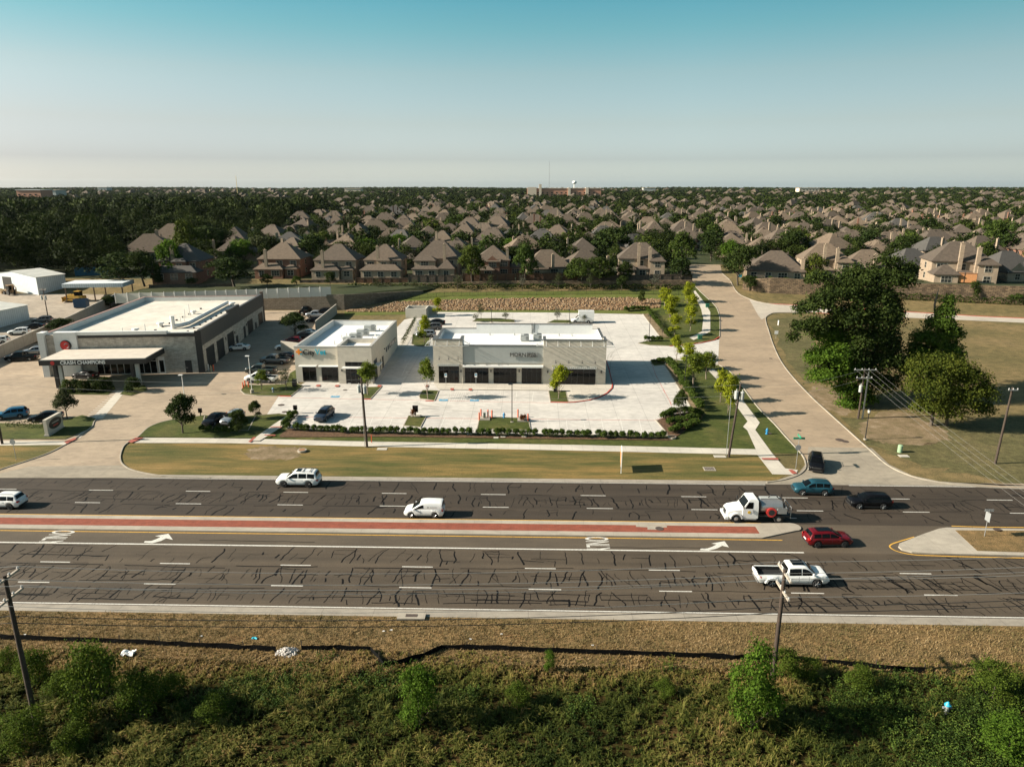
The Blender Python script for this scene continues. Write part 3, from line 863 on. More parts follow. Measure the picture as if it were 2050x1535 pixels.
cp = MB(); cp.box(-W_ - .05, -W_ + .5, .6, D_ + .05, HH - .4, HH - .3); cp.box(-W_ + .5, -.5, D_ - .5, D_ + .05, HH - .4, HH - .3)
cp.build('coping', plain('red_brown_coping', (.30, .19, .16), .6), shop)
wc = MB(); wc.box(-W_ + 6.2, -6, -.25, .5, HH - .62, HH - .02); wc.box(-6, -1, -.1, .5, HH - .5, HH - .32)
wc.build('coping', M_whiteM, shop)
# east side: dark band with a raised step
eb = MB(); eb.box(-.45, .12, -.12, D_, 5.3, HH + .05); eb.box(-.45, .14, 18, 25.5, HH + .05, HH + .75)
eb.build('fascia', M_dkgrey, shop)
bk = MB(); bk.box(-22, -.9, -.2, -.003, HH - 1.15, HH - .63); bk.box(-1.0, .16, -.22, -.003, -.5, HH - .1)
bk.build('trim', M_blk, shop)
cpn = MB(); cpn.box(-.5, .16, D_ + .003, D_ + .8, -.5, HH + .6)
cpn.build('corner_pier', plain('brown_brick', (.14, .10, .075), .85, vary=.2), shop)
# tower panels at the left of the front
tw = MB(); tw.box(-W_ - .6, -W_ + .55, -.6, 1.2, -.5, HH); tw.box(-W_ + 2.2, -W_ + 6.2, -.45, .9, -.5, HH)
tw.build('tower_panel', M_wpanel, shop)
lg = MB(); lg.cyl((-W_ + 4.2, -.47, 5.9), (-W_ + 4.2, -.62, 5.9), .98, n=28)
em = lg.build('emblem', M_ink, shop, smooth=40)
lg = MB(); lg.cyl((-W_ + 4.1, -.621, 5.9), (-W_ + 4.1, -.66, 5.9), .82, n=28); lg.build('disc', M_red, em)
lg = MB(); lg.tube([(-W_ + 4.4 + .42 * math.cos(t), -.68, 5.85 + .42 * math.sin(t)) for t in [k * .35 for k in range(-5, 9)]], .07, 6); lg.build('swirl', plain('swirl_grey', (.12, .14, .14), .4), em)
# storefront, doors
storefront(shop, -19.5, -8.6, .1, 3.2, -.02, 9, fr=M_whiteM)
d = MB(); d.box(-8.3, -7.1, -.08, -.002, 0, 3.3); dd = d.build('door', M_whiteM, shop)
d = MB(); d.box(-8.1, -7.3, -.095, -.083, .3, 2.6); d.build('pane', M_glass, dd)
d = MB(); d.box(-3.4, -2.2, -.08, -.002, 0, 2.5); dd = d.build('door', M_blk, shop)
d = MB(); d.cyl((-3.25, -.12, 1.1), (-3.0, -.12, 1.1), .03); d.build('handle', M_steel, dd)
# bay openings along the east side
for a, b, t in ((2.2, 6.6, 4.1), (8.6, 12.8, 4.1), (15.6, 19.8, 4.1), (21.5, 22.6, 2.5), (27.6, 28.8, 3.4), (31.0, 35, 4.0), (37.2, 38.2, 2.5), (40.6, 44.2, 4.0)):
    g = MB(); g.box(.004, .06, a - .12, b + .12, t, t + .14); g.box(.004, .06, a - .12, a, 0, t); g.box(.004, .06, b, b + .12, 0, t)
    o = g.build('bay_door', M_blk, shop)
    g = MB(); g.box(.003, .03, a, b, -.3, t); g.build('shade_sheet', plain('dark_opening', (.008, .008, .008), .6), o)  # near-black sheet, its colour imitates the shade inside the bay openings
for y in (14.2, 20.6, 29.8):
    g = MB(); g.box(.003, .12, y, y + .3, 3.3, 3.9); g.build('wall_light', M_frame, shop)
# canopy
cl, cr_ = P(121, 778), P(284, 767)
Mi = (Matrix.Translation(frp) @ Matrix.Rotation(SA, 4, 'Z')).inverted()
a, b = Mi @ cl, Mi @ cr_
ch = 5.1
can = MB(); can.box(a.x - 2.4, b.x + 2.6, a.y - .9, -.65, ch - .95, ch - .08)
co = can.build('canopy', M_blk, shop)
can = MB(); can.box(a.x - 2.2, b.x + 2.4, a.y - .7, -.66, ch - .08, ch + .05)
can.build('canopy_roof', plain('canopy_membrane', (.52, .46, .385), .7, vary=.12, scale=.6), co)
for q in (a, b):
    for dx in (-.42, .42):
        can = MB(); can.box(q.x + dx - .3, q.x + dx + .3, a.y + .1, a.y + .6, q.z - .3, ch - .95)
        can.build('column', M_blk if dx < 0 else M_greym, shop)
tm = Matrix.Translation((a.x + 5.0, a.y - .93, ch - .52)) @ Matrix.Rotation(math.pi / 2, 4, 'X')
text('lettering', 'CRASH CHAMPIONS', .88, M_wsign, tm, co, .02, bold=.02, sx=.94)
lg = MB(); lg.cyl((a.x - .1, a.y - .905, ch - .52), (a.x - .1, a.y - .94, ch - .52), .36, n=20); lg.build('emblem', M_red, co)
# things on its roof
ro = HH - 1.4
def roof_part(name, mb, mat, sm=40): return mb.build(name, mat, shop, smooth=sm)
m = MB(); m.tube([(-8.2, 9, ro), (-8.2, 9, ro + 2.6)], .42, 12); roof_part('exhaust_stack', m, M_whiteM)
m = MB(); m.tube([(-8.0, 9, ro + .5), (-6.9, 10, ro + .55), (-6.2, 12, ro + .55), (-6.2, 38, ro + .55)], .42, 10); roof_part('roof_duct', m, M_whiteM)
for x, y, s in ((-14.2, 6, .7), (-11.8, 12, .75), (-10, 26, .6), (-4.8, 37, .8)):
    m = MB(); m.cyl((x, y, ro), (x, y, ro + .55), .35 * s / .6, n=12); m.cyl((x, y, ro + .55), (x, y, ro + .8), .6 * s / .6, .5 * s / .6, n=12); roof_part('roof_vent', m, M_whiteM)
for x, y, h in ((-16, 4.5, 1.2), (-12.6, 6.5, 1.5), (-9.3, 16, 1.3), (-8.9, 17, 1.3), (-10.5, 22, 1.8), (-10.2, 24, 2.6)):
    m = MB(); m.cyl((x, y, ro), (x, y, ro + h), .09, n=8); roof_part('vent_pipe', m, M_whiteM)
for k in range(9):
    m = MB(); m.cbox((-11 + k * .06, 3.5 + k * 3.6, ro + .15), (.4, .3, .3)); roof_part('pipe_support', m, M_blk, None)
    m = MB(); m.cbox((-4.2 + k * .03, 2 + k * 3.4, ro + .13), (.35, .3, .26)); roof_part('pipe_support', m, M_blk, None)

# ---------------------------------------------------------------- veterinary clinic
v0 = P(594, 765)
vet = thing('clinic_building', 'small pale stucco clinic with white flat roof and orange and blue sign lettering', 'building', (v0.x, v0.y, v0.z), 0)
VW, VD, VH = 13.9, 26.0, 6.6
w = MB(); w.box(0, 8.1, 0, .35, -.5, VH); w.box(0, .35, .35, VD, -.5, VH); w.box(VW - .35, VW, 5.5, VD, -.5, VH); w.box(.35, VW - .35, VD - .35, VD, -.5, VH)
w.build('wall', M_stucco, vet)
w = MB(); w.box(8.1, VW + .35, -.9, -.5, -.5, VH + .35); w.box(VW - .05, VW + .35, -.5, 5.8, -.5, VH + .35); w.box(8.1, 8.5, -.5, 5.8, -.5, VH + .35); w.box(8.5, VW - .05, 5.4, 5.8, VH - 1, VH + .35)
w.build('entrance_block', M_block, vet)
m = MB(); m.box(.35, VW - .35, .35, VD - .35, VH - 1.3, VH - 1.0)
m.build('roof', M_roofw, vet)
m = MB(); m.box(8.5, VW - .05, -.5, 5.4, VH - .6, VH - .4); m.build('roof', M_roofw, vet)
m = MB(); m.box(.352, .40, .4, VD - .4, VH - 1, VH - .03); m.box(VW - .40, VW - .352, 5.8, VD - .4, VH - 1, VH - .03); m.box(.4, VW - .4, VD - .4, VD - .352, VH - 1, VH - .03); m.box(.4, 8, .352, .40, VH - 1, VH - .03)
m.build('parapet', M_parw, vet)
m = MB(); m.box(-.05, 8.1, -.05, .4, VH, VH + .09); m.box(-.05, .4, .4, VD + .05, VH, VH + .09); m.box(VW - .4, VW + .05, 5.8, VD + .05, VH, VH + .09); m.box(.4, VW - .4, VD - .4, VD + .05, VH, VH + .09)
m.box(8.05, VW + .4, -.95, -.5, VH + .35, VH + .43); m.box(VW - .1, VW + .4, -.5, 5.85, VH + .35, VH + .43); m.box(8.05, 8.55, -.5, 5.85, VH + .35, VH + .43); m.box(8.55, VW - .1, 5.4, 5.85, VH + .35, VH + .43)
m.build('coping', plain('tan_coping', (.36, .34, .31), .5), vet)
storefront(vet, 1.25, 3.75, .25, 3.1, -.02, 2)
storefront(vet, 4.75, 7.75, .25, 3.1, -.02, 3)
storefront(vet, 9.4, 13.0, .05, 2.9, -.92, 4, 'entrance')
storefront(vet, 9.4, 13.0, 3.3, 4.1, -.92, 3, rows=())
storefront(vet, .4, 3.0, .05, 4.0, VW + .37, 2, ax='y')
for a, b, yy in ((.8, 4.0, -.9), (4.4, 8.0, -.9), (9.0, 13.4, -2.0)):
    m = MB(); m.box(a, b, yy, -.004 if yy > -1 else -.904, 3.12, 3.26); m.build('awning', M_whiteM, vet)
m = MB(); m.box(VW + .354, VW + 1.4, .3, 3.1, 3.0, 3.14); m.build('awning', M_whiteM, vet)
for y in (6.6, 9.4):
    m = MB(); m.box(VW + .004, VW + .08, y, y + 1.1, -.1, 2.6); m.build('door', M_blk, vet)
for k in range(6):
    y = 13.4 + k * 1.85
    m = MB(); m.box(VW + .004, VW + .05, y, y + .95, 2.6, 3.5); o = m.build('window', M_frame, vet)
    m = MB(); m.box(VW + .05, VW + .06, y + .08, y + .87, 2.68, 3.42); m.build('pane', M_glass, o)
m = MB(); m.box(VW + .004, VW + .2, 11.6, 11.9, 3.6, 3.8); m.build('wall_light', M_frame, vet)
m = MB(); m.box(8.6, 8.85, -1.05, -.904, 2.4, 2.7); m.build('wall_light', M_frame, vet)
tm = Matrix.Translation((2.72, -.16, 5.62)) @ Matrix.Rotation(math.pi / 2, 4, 'X')
sg = text('lettering', 'City', 1.38, M_ink, tm, vet, .06, bold=.01, width=2.1)
tm = Matrix.Translation((4.86, -.16, 5.68)) @ Matrix.Rotation(math.pi / 2, 4, 'X')
text('lettering', 'Vet', 1.42, M_teal, tm, vet, .06, bold=.012, width=1.95)
m = MB(); m.box(.4, 1.4, -.22, -.08, 5.55, 5.9); m.box(.73, 1.07, -.225, -.075, 5.22, 6.22); m.build('emblem', M_orange, vet)
m = MB(); m.prism([(1.1, -.2), (1.42, -.2), (1.42, -.1), (1.1, -.1)], 5.93, 6.22); m.build('emblem', M_teal, vet)
m = MB(); m.prism([(1.1, -.2), (1.42, -.2), (1.42, -.1), (1.1, -.1)], 5.22, 5.52); m.build('emblem', M_teal, vet)
def ac_unit(parent, x, y, z, w=2.3, d=1.3, h=1.15):
    m = MB(); m.box(x, x + w, y, y + d, z + .2, z + h); m.box(x + .1, x + w - .1, y + .1, y + d - .1, z, z + .2); m.box(x + .03, x + w - .9, y - .03, y + d + .03, z + h, z + h + .06)
    o = m.build('air_conditioner', M_greym, parent)
    m = MB(); m.cyl((x + w - .55, y + d / 2, z + h), (x + w - .55, y + d / 2, z + h + .1), .42, n=16); m.build('fan_guard', M_frame, o)
    m = MB()
    for k in range(7): m.box(x + w * .62, x + w - .06, y - .012, y - .002, z + .32 + k * .11, z + .36 + k * .11)
    m.build('grille', M_frame, o)
for x, y in ((8.4, 19.0), (7.9, 14.6), (7.4, 10.8), (7.0, 7.4)): ac_unit(vet, x, y, VH - 1.0)
for x, y, h in ((5.6, 11.8, .8), (6.0, 14.0, .7), (11.6, 12, .5), (11.8, 14, .6), (5.5, 6.8, .7), (11.4, 20, .5)):
    m = MB(); m.cyl((x, y, VH - 1), (x, y, VH - 1 + h), .12, n=8); m.build('vent_pipe', M_whiteM, vet)

# ---------------------------------------------------------------- retail building with the dental studio
r0 = P(869, 768)
ret = thing('retail_building', 'wide cream brick retail block with two towers and a grey centre panel', 'building', (r0.x, r0.y, r0.z), 0)
RW, RD, RT, RC = 31.0, 14.2, 8.15, 7.05
xa, xb = 5.3, 19.8
w = MB()
w.box(0, xa, 0, .4, -.5, RT); w.box(0, .4, .4, RD, -.8, RC + .4); w.box(xb, RW, 0, .4, -.5, RT); w.box(RW - .4, RW, .4, RD, -.8, RC + .5); w.box(.4, RW - .4, RD - .4, RD, -.8, RC + .4); w.box(6.8, RW - 1.4, RD - .36, RD + .05, RC + .4, RC + 1.3)
w.box(xa - .4, xa, .4, 3.2, RC - 1, RT); w.box(xb, xb + .4, .4, 3.2, RC - 1, RT); w.box(0, .4, .4, 3.2, RC + .4, RT); w.box(RW - .4, RW, .4, 3.2, RC + .5, RT)
w.box(xa, xb, .35, .75, -.5, 3.9)
w.build('wall', M_block, ret)
m = MB(); m.box(xa + .003, xb - .003, .28, .7, 3.9, RC); m.build('sign_panel', M_grey, ret)
m = MB(); m.box(.4, RW - .4, .76, RD - .4, RC - 1.0, RC - .6); m.box(xa, xb, .7, 1.2, RC - .6, RC - .12); m.build('roof', M_roofw, ret)
m = MB()
m.box(.402, .45, 3.2, RD - .42, RC - .6, RC + .38); m.box(RW - .45, RW - .402, 3.2, RD - .42, RC - .6, RC + .48); m.box(.45, RW - .45, RD - .45, RD - .402, RC - .6, RC + .38); m.box(6.8, RW - 1.4, RD - .42, RD - .37, RC + .38, RC + 1.28)
m.box(.41, xa - .41, .41, .46, RC - .6, RT - .02); m.box(xb + .41, RW - .41, .41, .46, RC - .6, RT - .02); m.box(xa + .003, xa + .04, .75, 3.2, RC - .6, RT - .02); m.box(xb - .04, xb - .003, .75, 3.2, RC - .6, RT - .02)
m.build('parapet', M_parw, ret)
m = MB()
for x0, x1 in ((0, xa), (xb, RW)):
    m.box(x0 - .08, x1 + .08, -.08, .5, RT, RT + .12); m.box(x0 - .08, x0 + .45, .5, 3.25, RT, RT + .12); m.box(x1 - .45, x1 + .08, .5, 3.25, RT, RT + .12)
m.box(xa + .09, xb - .09, .2, .8, RC, RC + .08); m.box(-.05, .45, 3.26, RD + .05, RC + .4, RC + .48); m.box(RW - .45, RW + .05, 3.26, RD + .05, RC + .5, RC + .58)
m.box(.45, 6.75, RD - .45, RD + .05, RC + .4, RC + .48); m.box(6.75, RW - 1.35, RD - .45, RD + .1, RC + 1.3, RC + 1.4)
m.build('coping', M_coping, ret)
storefront(ret, .9, 4.6, .1, 3.35, -.02, 4)
for a, b in ((5.6, 9.9), (10.8, 15.0), (15.9, 19.5)): storefront(ret, a, b, .1, 3.05, .33, 4)
storefront(ret, 21.6, 29.2, .1, 2.95, -.02, 7)
m = MB(); m.box(xa + .02, xb - .02, -.75, .27, 3.28, 3.55); m.build('awning', M_whiteM, ret)
for a, b, zz in ((.8, 4.7, 3.55), (21.5, 29.3, 3.15)):
    m = MB(); m.box(a, b, -.95, -.88, zz, zz + .16); m.box(a, b, -.12, -.004, zz, zz + .16)
    n = int((b - a) / .35)
    for k in range(n + 1): m.box(a + (b - a - .05) * k / n, a + (b - a - .05) * k / n + .05, -.88, -.12, zz + .02, zz + .15)
    m.build('awning', M_greym, ret)
# steel trellis at the tower tops
def trellis(x0, x1, n, side):
    m = MB()
    zz, pr = RT - .85, 1.25
    m.tube([(x0 - (pr if side < 0 else .2), -pr, zz), (x1 + (pr if side > 0 else .2), -pr, zz)], .055, 6)
    for k in range(n):
        x = x0 + .5 + (x1 - x0 - 1.0) * k / (n - 1)
        m.tube([(x, -.01, zz), (x, -pr, zz)], .05, 5); m.tube([(x, -.01, zz + .72), (x, -pr, zz)], .045, 5)
    for x in ((x1 + .01, x1 + pr), (x0 - .01, x0 - pr)):
        if (x[0] > x1) == (side > 0):
            m.tube([(x[1], -pr, zz), (x[1], 2.6, zz)], .055, 6)
            for y in (.4, 1.4, 2.4): m.tube([(x[0], y, zz), (x[1], y, zz)], .05, 5); m.tube([(x[0], y, zz + .72), (x[1], y, zz)], .045, 5)
    m.build('trellis', M_greym, ret)
trellis(0, xa, 3, -1); trellis(xb, RW, 6, 1)
m = MB(); zz = RT - .85
m.tube([(xa + .01, -.9, zz), (xa + 1.2, -.9, zz), (xa + 1.2, 1.4, zz)], .055, 6); m.tube([(xa + .01, .4, zz + .7), (xa + 1.2, .4, zz)], .045, 5); m.build('trellis', M_greym, ret)
m = MB(); m.tube([(xb - .01, -.9, zz), (xb - 1.2, -.9, zz), (xb - 1.2, 1.4, zz)], .055, 6); m.tube([(xb - .01, .4, zz + .7), (xb - 1.2, .4, zz)], .045, 5); m.build('trellis', M_greym, ret)
for x, zz in [(1.1, 4.9), (2.8, 4.9), (4.5, 4.9), (22.0, 4.4), (24.3, 4.4), (26.7, 4.4), (29.0, 4.4)]:
    m = MB(); m.tube([(x, -.004, zz), (x, -.3, zz + .2), (x, -.62, zz + .12), (x, -.66, zz - .05)], .035, 6); m.cyl((x, -.66, zz - .02), (x, -.66, zz - .2), .06, .2, n=10); m.build('gooseneck_lamp', M_frame, ret)
for x in (4.95, 10.35, 15.45, 20.6, 30.2):
    m = MB(); y = 0 if (x < xa or x > xb) else .35
    m.box(x - .1, x + .1, y - .18, y - .003, 2.2, 2.65); m.build('wall_light', M_frame, ret)
def wall_text(body, x, z, size, y, mat=M_ink, depth=.05, bold=.0, sx=1.0, width=None):
    return text('lettering', body, size, mat, Matrix.Translation((x, y, z)) @ Matrix.Rotation(math.pi / 2, 4, 'X'), ret, depth, sx, 'LEFT', bold, width=width)
wall_text('MDRN', 13.75, 5.42, .98, .1, width=2.8); wall_text('DENTAL', 16.85, 5.62, .48, .1, bold=.012, width=1.65); wall_text('STUDIO', 16.85, 5.22, .48, .1, bold=.012, width=1.65)
m = MB(); m.box(18.66, 18.70, .18, .26, 5.0, 5.85); m.build('sign_bar', M_ink, ret)
for x, y in ((15.6, 6.6), (18.0, 7.4)): ac_unit(ret, x, y, RC - .6, 1.6, 1.3, 1.2)
m = MB()
for k in range(9): m.box(17.75, 18.25, RD - .52, RD - .46, RC - .4 + k * .19, RC - .36 + k * .19)
m.box(17.7, 17.75, RD - .53, RD - .46, RC - .6, RC + 1.7); m.box(18.25, 18.3, RD - .53, RD - .46, RC - .6, RC + 1.7); m.build('roof_ladder', M_frame, ret)
for x, y in ((9.5, 12.5), (14.3, 12.5), (23, 12.2), (25.5, 12.0), (16.9, 7.0), (28, 4)):
    m = MB(); m.cyl((x, y, RC - .6), (x, y, RC - .2), .14, n=8); m.build('vent_pipe', M_greym, ret)

# ---------------------------------------------------------------- dumpster enclosure
e0 = P(812, 637)
enc = thing('dumpster_enclosure', 'pale block bin enclosure with steel gates, open on top', 'enclosure', (e0.x, e0.y, e0.z), 0)
w = MB(); w.box(0, 5.4, 0, .3, -.4, 2.5); w.box(0, .3, .3, 5, -.4, 2.5); w.box(.3, 7.4, 4.7, 5, -.4, 2.5); w.box(5.1, 5.4, .3, 4.7, -.4, 2.5); w.build('wall', M_stucco, enc)
for k in range(2):
    m = MB(); m.box(5.5 + .0 * k, 5.58, .3 + 2.2 * k, 2.45 + 2.2 * k, .1, 2.4); m.build('gate', M_greym, enc)
bin_ = thing('dumpster', 'dark blue dumpster inside the pale block enclosure', 'dumpster', (e0.x + 2.6, e0.y + 1.2, e0.z), 0)
m = MB(); m.box(0, 2.2, 0, 1.8, .1, 1.9); m.build('bin', plain('bin_blue', (.02, .03, .10), .5), bin_)
m = MB(); m.box(-.05, 2.25, -.05, 1.85, 1.9, 2.05); m.build('lid', plain('bin_lid', (.015, .018, .05), .5), bin_)

# ---------------------------------------------------------------- sheds of the yard
def shed(name, label, c, right, back, h, base_dir, mat, roof_rise=.9, doors=()):
    """c: near corner, right: the far end of its right wall, length: along the left wall"""
    a = math.atan2(right.y - c.y, right.x - c.x)
    D = (right - c).length
    o = thing(name, label, 'shed', (c.x, c.y, c.z), a)
    L = base_dir
    w = MB(); w.box(0, D, 0, L, -.8, h); w.add([(0, 0, h), (0, L, h), (0, L / 2, h + roof_rise), (D, 0, h), (D, L, h), (D, L / 2, h + roof_rise)], [(0, 2, 1), (3, 4, 5)])
    w.build('wall', mat, o)
    r = MB(); e = .25
    r.add([(-e, -e, h - .02), (D + e, -e, h - .02), (D + e, L / 2, h + roof_rise + .06), (-e, L / 2, h + roof_rise + .06), (-e, L + e, h - .02), (D + e, L + e, h - .02)], [(0, 1, 2, 3), (3, 2, 5, 4)])
    r.add([(-e, -e, h - .1), (D + e, -e, h - .1), (D + e, -e, h - .02), (-e, -e, h - .02)], [(0, 1, 2, 3)])
    r.build('roof', plain('shed_roof', (.50, .49, .44), .6, vary=.15, scale=.5), o)
    for x0, x1, t in doors:
        d = MB(); d.box(-.06, -.004, x0, x1, -.5, t); d.build('door', M_blk, o)  # black slab painted in for the shade within the open doorway
    return o
s1 = shed('metal_shed', 'pale ribbed metal shed with an open dark doorway behind the yard', P(78, 591), P(133, 575), None, 5.2, 22, M_corr, 1.2, ((11.5, 15.5, 4.6),))
d = MB(); d.box(8, 9.3, -.06, -.004, -.3, 2.3); d.build('door', M_blk, s1)
s2 = shed('metal_shed', 'low grey metal shed at the edge of the yard beside parked cars', P(-40, 667), P(60, 640), None, 4.3, 18, M_corr, .7)
cpos = P(135, 606)
cs = thing('open_shed', 'open sided metal canopy on thin posts over a bulldozer', 'shed', (cpos.x, cpos.y, cpos.z), R(8))
m = MB(); m.box(-.5, 15.5, -.5, 7.5, 5.1, 5.3); m.box(-.5, 15.5, -.55, -.5, 4.2, 5.3); m.box(15.5, 15.55, -.5, 7.5, 4.2, 5.3); m.build('roof', M_corr, cs)
for x in (0, 7.5, 15):
    for y in (0, 7):
        m = MB(); m.box(x - .13, x + .13, y - .13, y + .13, -.4, 5.1); m.build('post', plain('rusty_post', (.14, .09, .06), .7), cs)
# ---------------------------------------------------------------- foliage
def quad_mesh(name, V, shade, mats, extra=None):
    """V: n x 4 x 3 leaf corners; extra: an MB of trunk parts in the second slot"""
    n = len(V)
    vs = V.reshape(-1, 3)
    ev = np.array(extra.v, dtype=np.float32).reshape(-1, 3) if extra and extra.v else np.zeros((0, 3), np.float32)
    ef = extra.f if extra else []
    me = bpy.data.meshes.new(name)
    me.vertices.add(len(vs) + len(ev))
    me.vertices.foreach_set('co', np.concatenate([vs, ev]).astype(np.float32).ravel())
    loops = np.arange(4 * n, dtype=np.int32)
    el = [i + 4 * n for f in ef for i in f]
    tot = np.concatenate([np.full(n, 4, np.int32), np.array([len(f) for f in ef], np.int32)])
    me.loops.add(len(loops) + len(el))
    me.loops.foreach_set('vertex_index', np.concatenate([loops, np.array(el, np.int32)]).astype(np.int32))
    me.polygons.add(n + len(ef))
    me.polygons.foreach_set('loop_start', np.concatenate([[0], np.cumsum(tot)[:-1]]).astype(np.int32))
    me.polygons.foreach_set('material_index', np.concatenate([np.zeros(n, np.int32), np.ones(len(ef), np.int32)]))
    me.update(calc_edges=True)
    at = me.attributes.new('shade', 'FLOAT', 'FACE')
    at.data.foreach_set('value', np.concatenate([shade, np.zeros(len(ef))]).astype(np.float32))
    for m in mats: me.materials.append(m)
    return me
def unit(a): return a / np.maximum(np.linalg.norm(a, axis=1, keepdims=True), 1e-6)
def leaf_quads(rng, C, N, size, flat=.9, aspect=.7, up=.25, droop=0.0):
    """a leaf at each point of C, facing about N"""
    n = len(C)
    nn = unit(N * flat + rng.normal(size=(n, 3)) * .7 + np.array([0, 0, up]))
    t = unit(np.cross(nn, rng.normal(size=(n, 3))))
    b = np.cross(nn, t)
    s = size * rng.uniform(.55, 1.35, (n, 1))
    t, b = t * s, b * s * aspect
    t[:, 2] -= droop * s[:, 0]
    return np.stack([C - t * .5, C + b * .5, C + t * .6, C - b * .5], axis=1)
def crown(seed, lobes, clumps, per, size, spread, up=.25, fill=(.72, 1.05), droop=0, zmin=None):
    rng = np.random.default_rng(seed)
    L = np.array(lobes, float)
    area = np.array([l[3] * l[4] + l[3] * l[5] + l[4] * l[5] for l in L])
    pick = rng.choice(len(L), clumps * 3, p=area / area.sum())
    d = unit(rng.normal(size=(clumps * 3, 3)))
    d[:, 2] = np.where(d[:, 2] < -.3, -d[:, 2] * .6, d[:, 2])
    r = rng.uniform(*fill, (clumps * 3, 1))
    C = L[pick, :3] + d * L[pick, 3:6] * r
    keep = np.ones(len(C), bool)
    for k, l in enumerate(L):
        q = np.linalg.norm((C - l[:3]) / l[3:6], axis=1)
        keep &= ~((q < .68) & (pick != k))
    C, N = C[keep][:clumps], unit(d[keep] / L[pick[keep], 3:6])[:clumps]
    n = len(C)
    sh = np.clip(rng.beta(2, 2.4, n), 0, 1)
    CC = np.repeat(C, per, 0) + rng.normal(size=(n * per, 3)) * spread
    if zmin is not None: CC[:, 2] = np.maximum(CC[:, 2], zmin)
    NN = np.repeat(N, per, 0)
    S = np.clip(np.repeat(sh, per) + rng.normal(size=n * per) * .13, 0, 1)
    return leaf_quads(rng, CC, NN, size, up=up, droop=droop), S
def lobes_round(seed, n, h, r, base=.3, flat=.8):
    q = random.Random(seed)
    out = [(0, 0, h * .6, r * .68, r * .68, h * (1 - base) * .42)]
    for k in range(n):
        a = 2 * math.pi * k / n + q.uniform(-.4, .4)
        rr = r * q.uniform(.42, .66)
        z = h * (base + (1 - base) * q.uniform(.12, .78))
        s = r * q.uniform(.34, .52)
        out.append((rr * math.cos(a), rr * math.sin(a), z, s, s, s * flat))
    out.append((q.uniform(-.15, .15) * r, q.uniform(-.15, .15) * r, h * .84, r * .42, r * .42, h * .16))
    return out
def trunk_mb(seed, h, r, base, rad, n=6, limbs=5):
    q = random.Random(seed)
    m = MB()
    top = h * .72
    m.tube([(0, 0, -.3), (q.uniform(-.1, .1) * r, q.uniform(-.1, .1) * r, h * base), (q.uniform(-.1, .1) * r, q.uniform(-.1, .1) * r, top)], [rad * 1.25, rad * .85, rad * .25], n)
    for k in range(limbs):
        a = 2 * math.pi * k / limbs + q.uniform(-.4, .4)
        z0 = h * (base * q.uniform(.75, 1.3))
        m.tube([(0, 0, z0), (r * .35 * math.cos(a), r * .35 * math.sin(a), z0 + h * .14), (r * .72 * math.cos(a), r * .72 * math.sin(a), z0 + h * .3)], [rad * .5, rad * .33, rad * .1], 5)
    return m
M_bark = plain('bark', (.075, .058, .042), .9, vary=.3, scale=4)
M_barkpale = plain('pale_bark', (.20, .16, .12), .9, vary=.3, scale=4)
L_dark = leafy('leaves_dark', (.010, .020, .005), (.038, .058, .013), trans=.12, rand=(1.5, 1.3, 1.0))
L_mid = leafy('leaves_mid', (.022, .042, .008), (.07, .105, .02), rand=(1.3, 1.05, .9))
L_lime = leafy('leaves_lime', (.14, .175, .010), (.33, .34, .025), trans=.4)
L_young = leafy('leaves_young', (.055, .085, .010), (.16, .19, .025), trans=.35)
L_olive = leafy('leaves_olive', (.028, .036, .014), (.07, .08, .032))
L_bright = leafy('leaves_bright', (.030, .065, .006), (.10, .165, .018), trans=.35)
L_gold = leafy('leaves_gold', (.026, .042, .006), (.105, .118, .016), trans=.25)
L_grey = leafy('leaves_grey', (.06, .062, .045), (.14, .14, .1))
def tree_proto(kind, seed, h, r, base, clumps, per, leaf, spread, mat, lob=None, rad=None, bark=None, split=True, nl=7, fill=(.72, 1.05), up=.25, droop=0, flat=.8):
    lb = lob or lobes_round(seed, nl, h, r, base, flat)
    V, S = crown(seed, lb, clumps, per, leaf, spread, up, fill, droop)
    tb = trunk_mb(seed, h, r, base, rad or h * .022)
    if split:
        return (quad_mesh('crown', V, S, [mat]), tb.mesh('trunk', bark or M_bark, 60), h, r)
    return (quad_mesh(kind, V, S, [mat, bark or M_bark], tb), None, h, r)
def plant_tree(name, label, cat, proto, loc, h, w=None, rz=None, group=None):
    cm, tm, ph, pr = proto
    sz = h / ph
    sx = sz if w is None else (w / 2) / pr
    rz = random.uniform(0, 6.28) if rz is None else rz
    if tm is None:
        o = bpy.data.objects.new(name, cm); COL.objects.link(o)
        o.location, o.scale, o.rotation_euler = loc, (sx, sx, sz), (0, 0, rz)
        return tag(o, label, cat, group)
    o = thing(name, label, cat, loc, rz, group)
    o.scale = (sx, sx, sz)
    for m, n in ((tm, 'trunk'), (cm, 'crown')):
        c = bpy.data.objects.new(n, m); COL.objects.link(c); c.parent = o
    return o

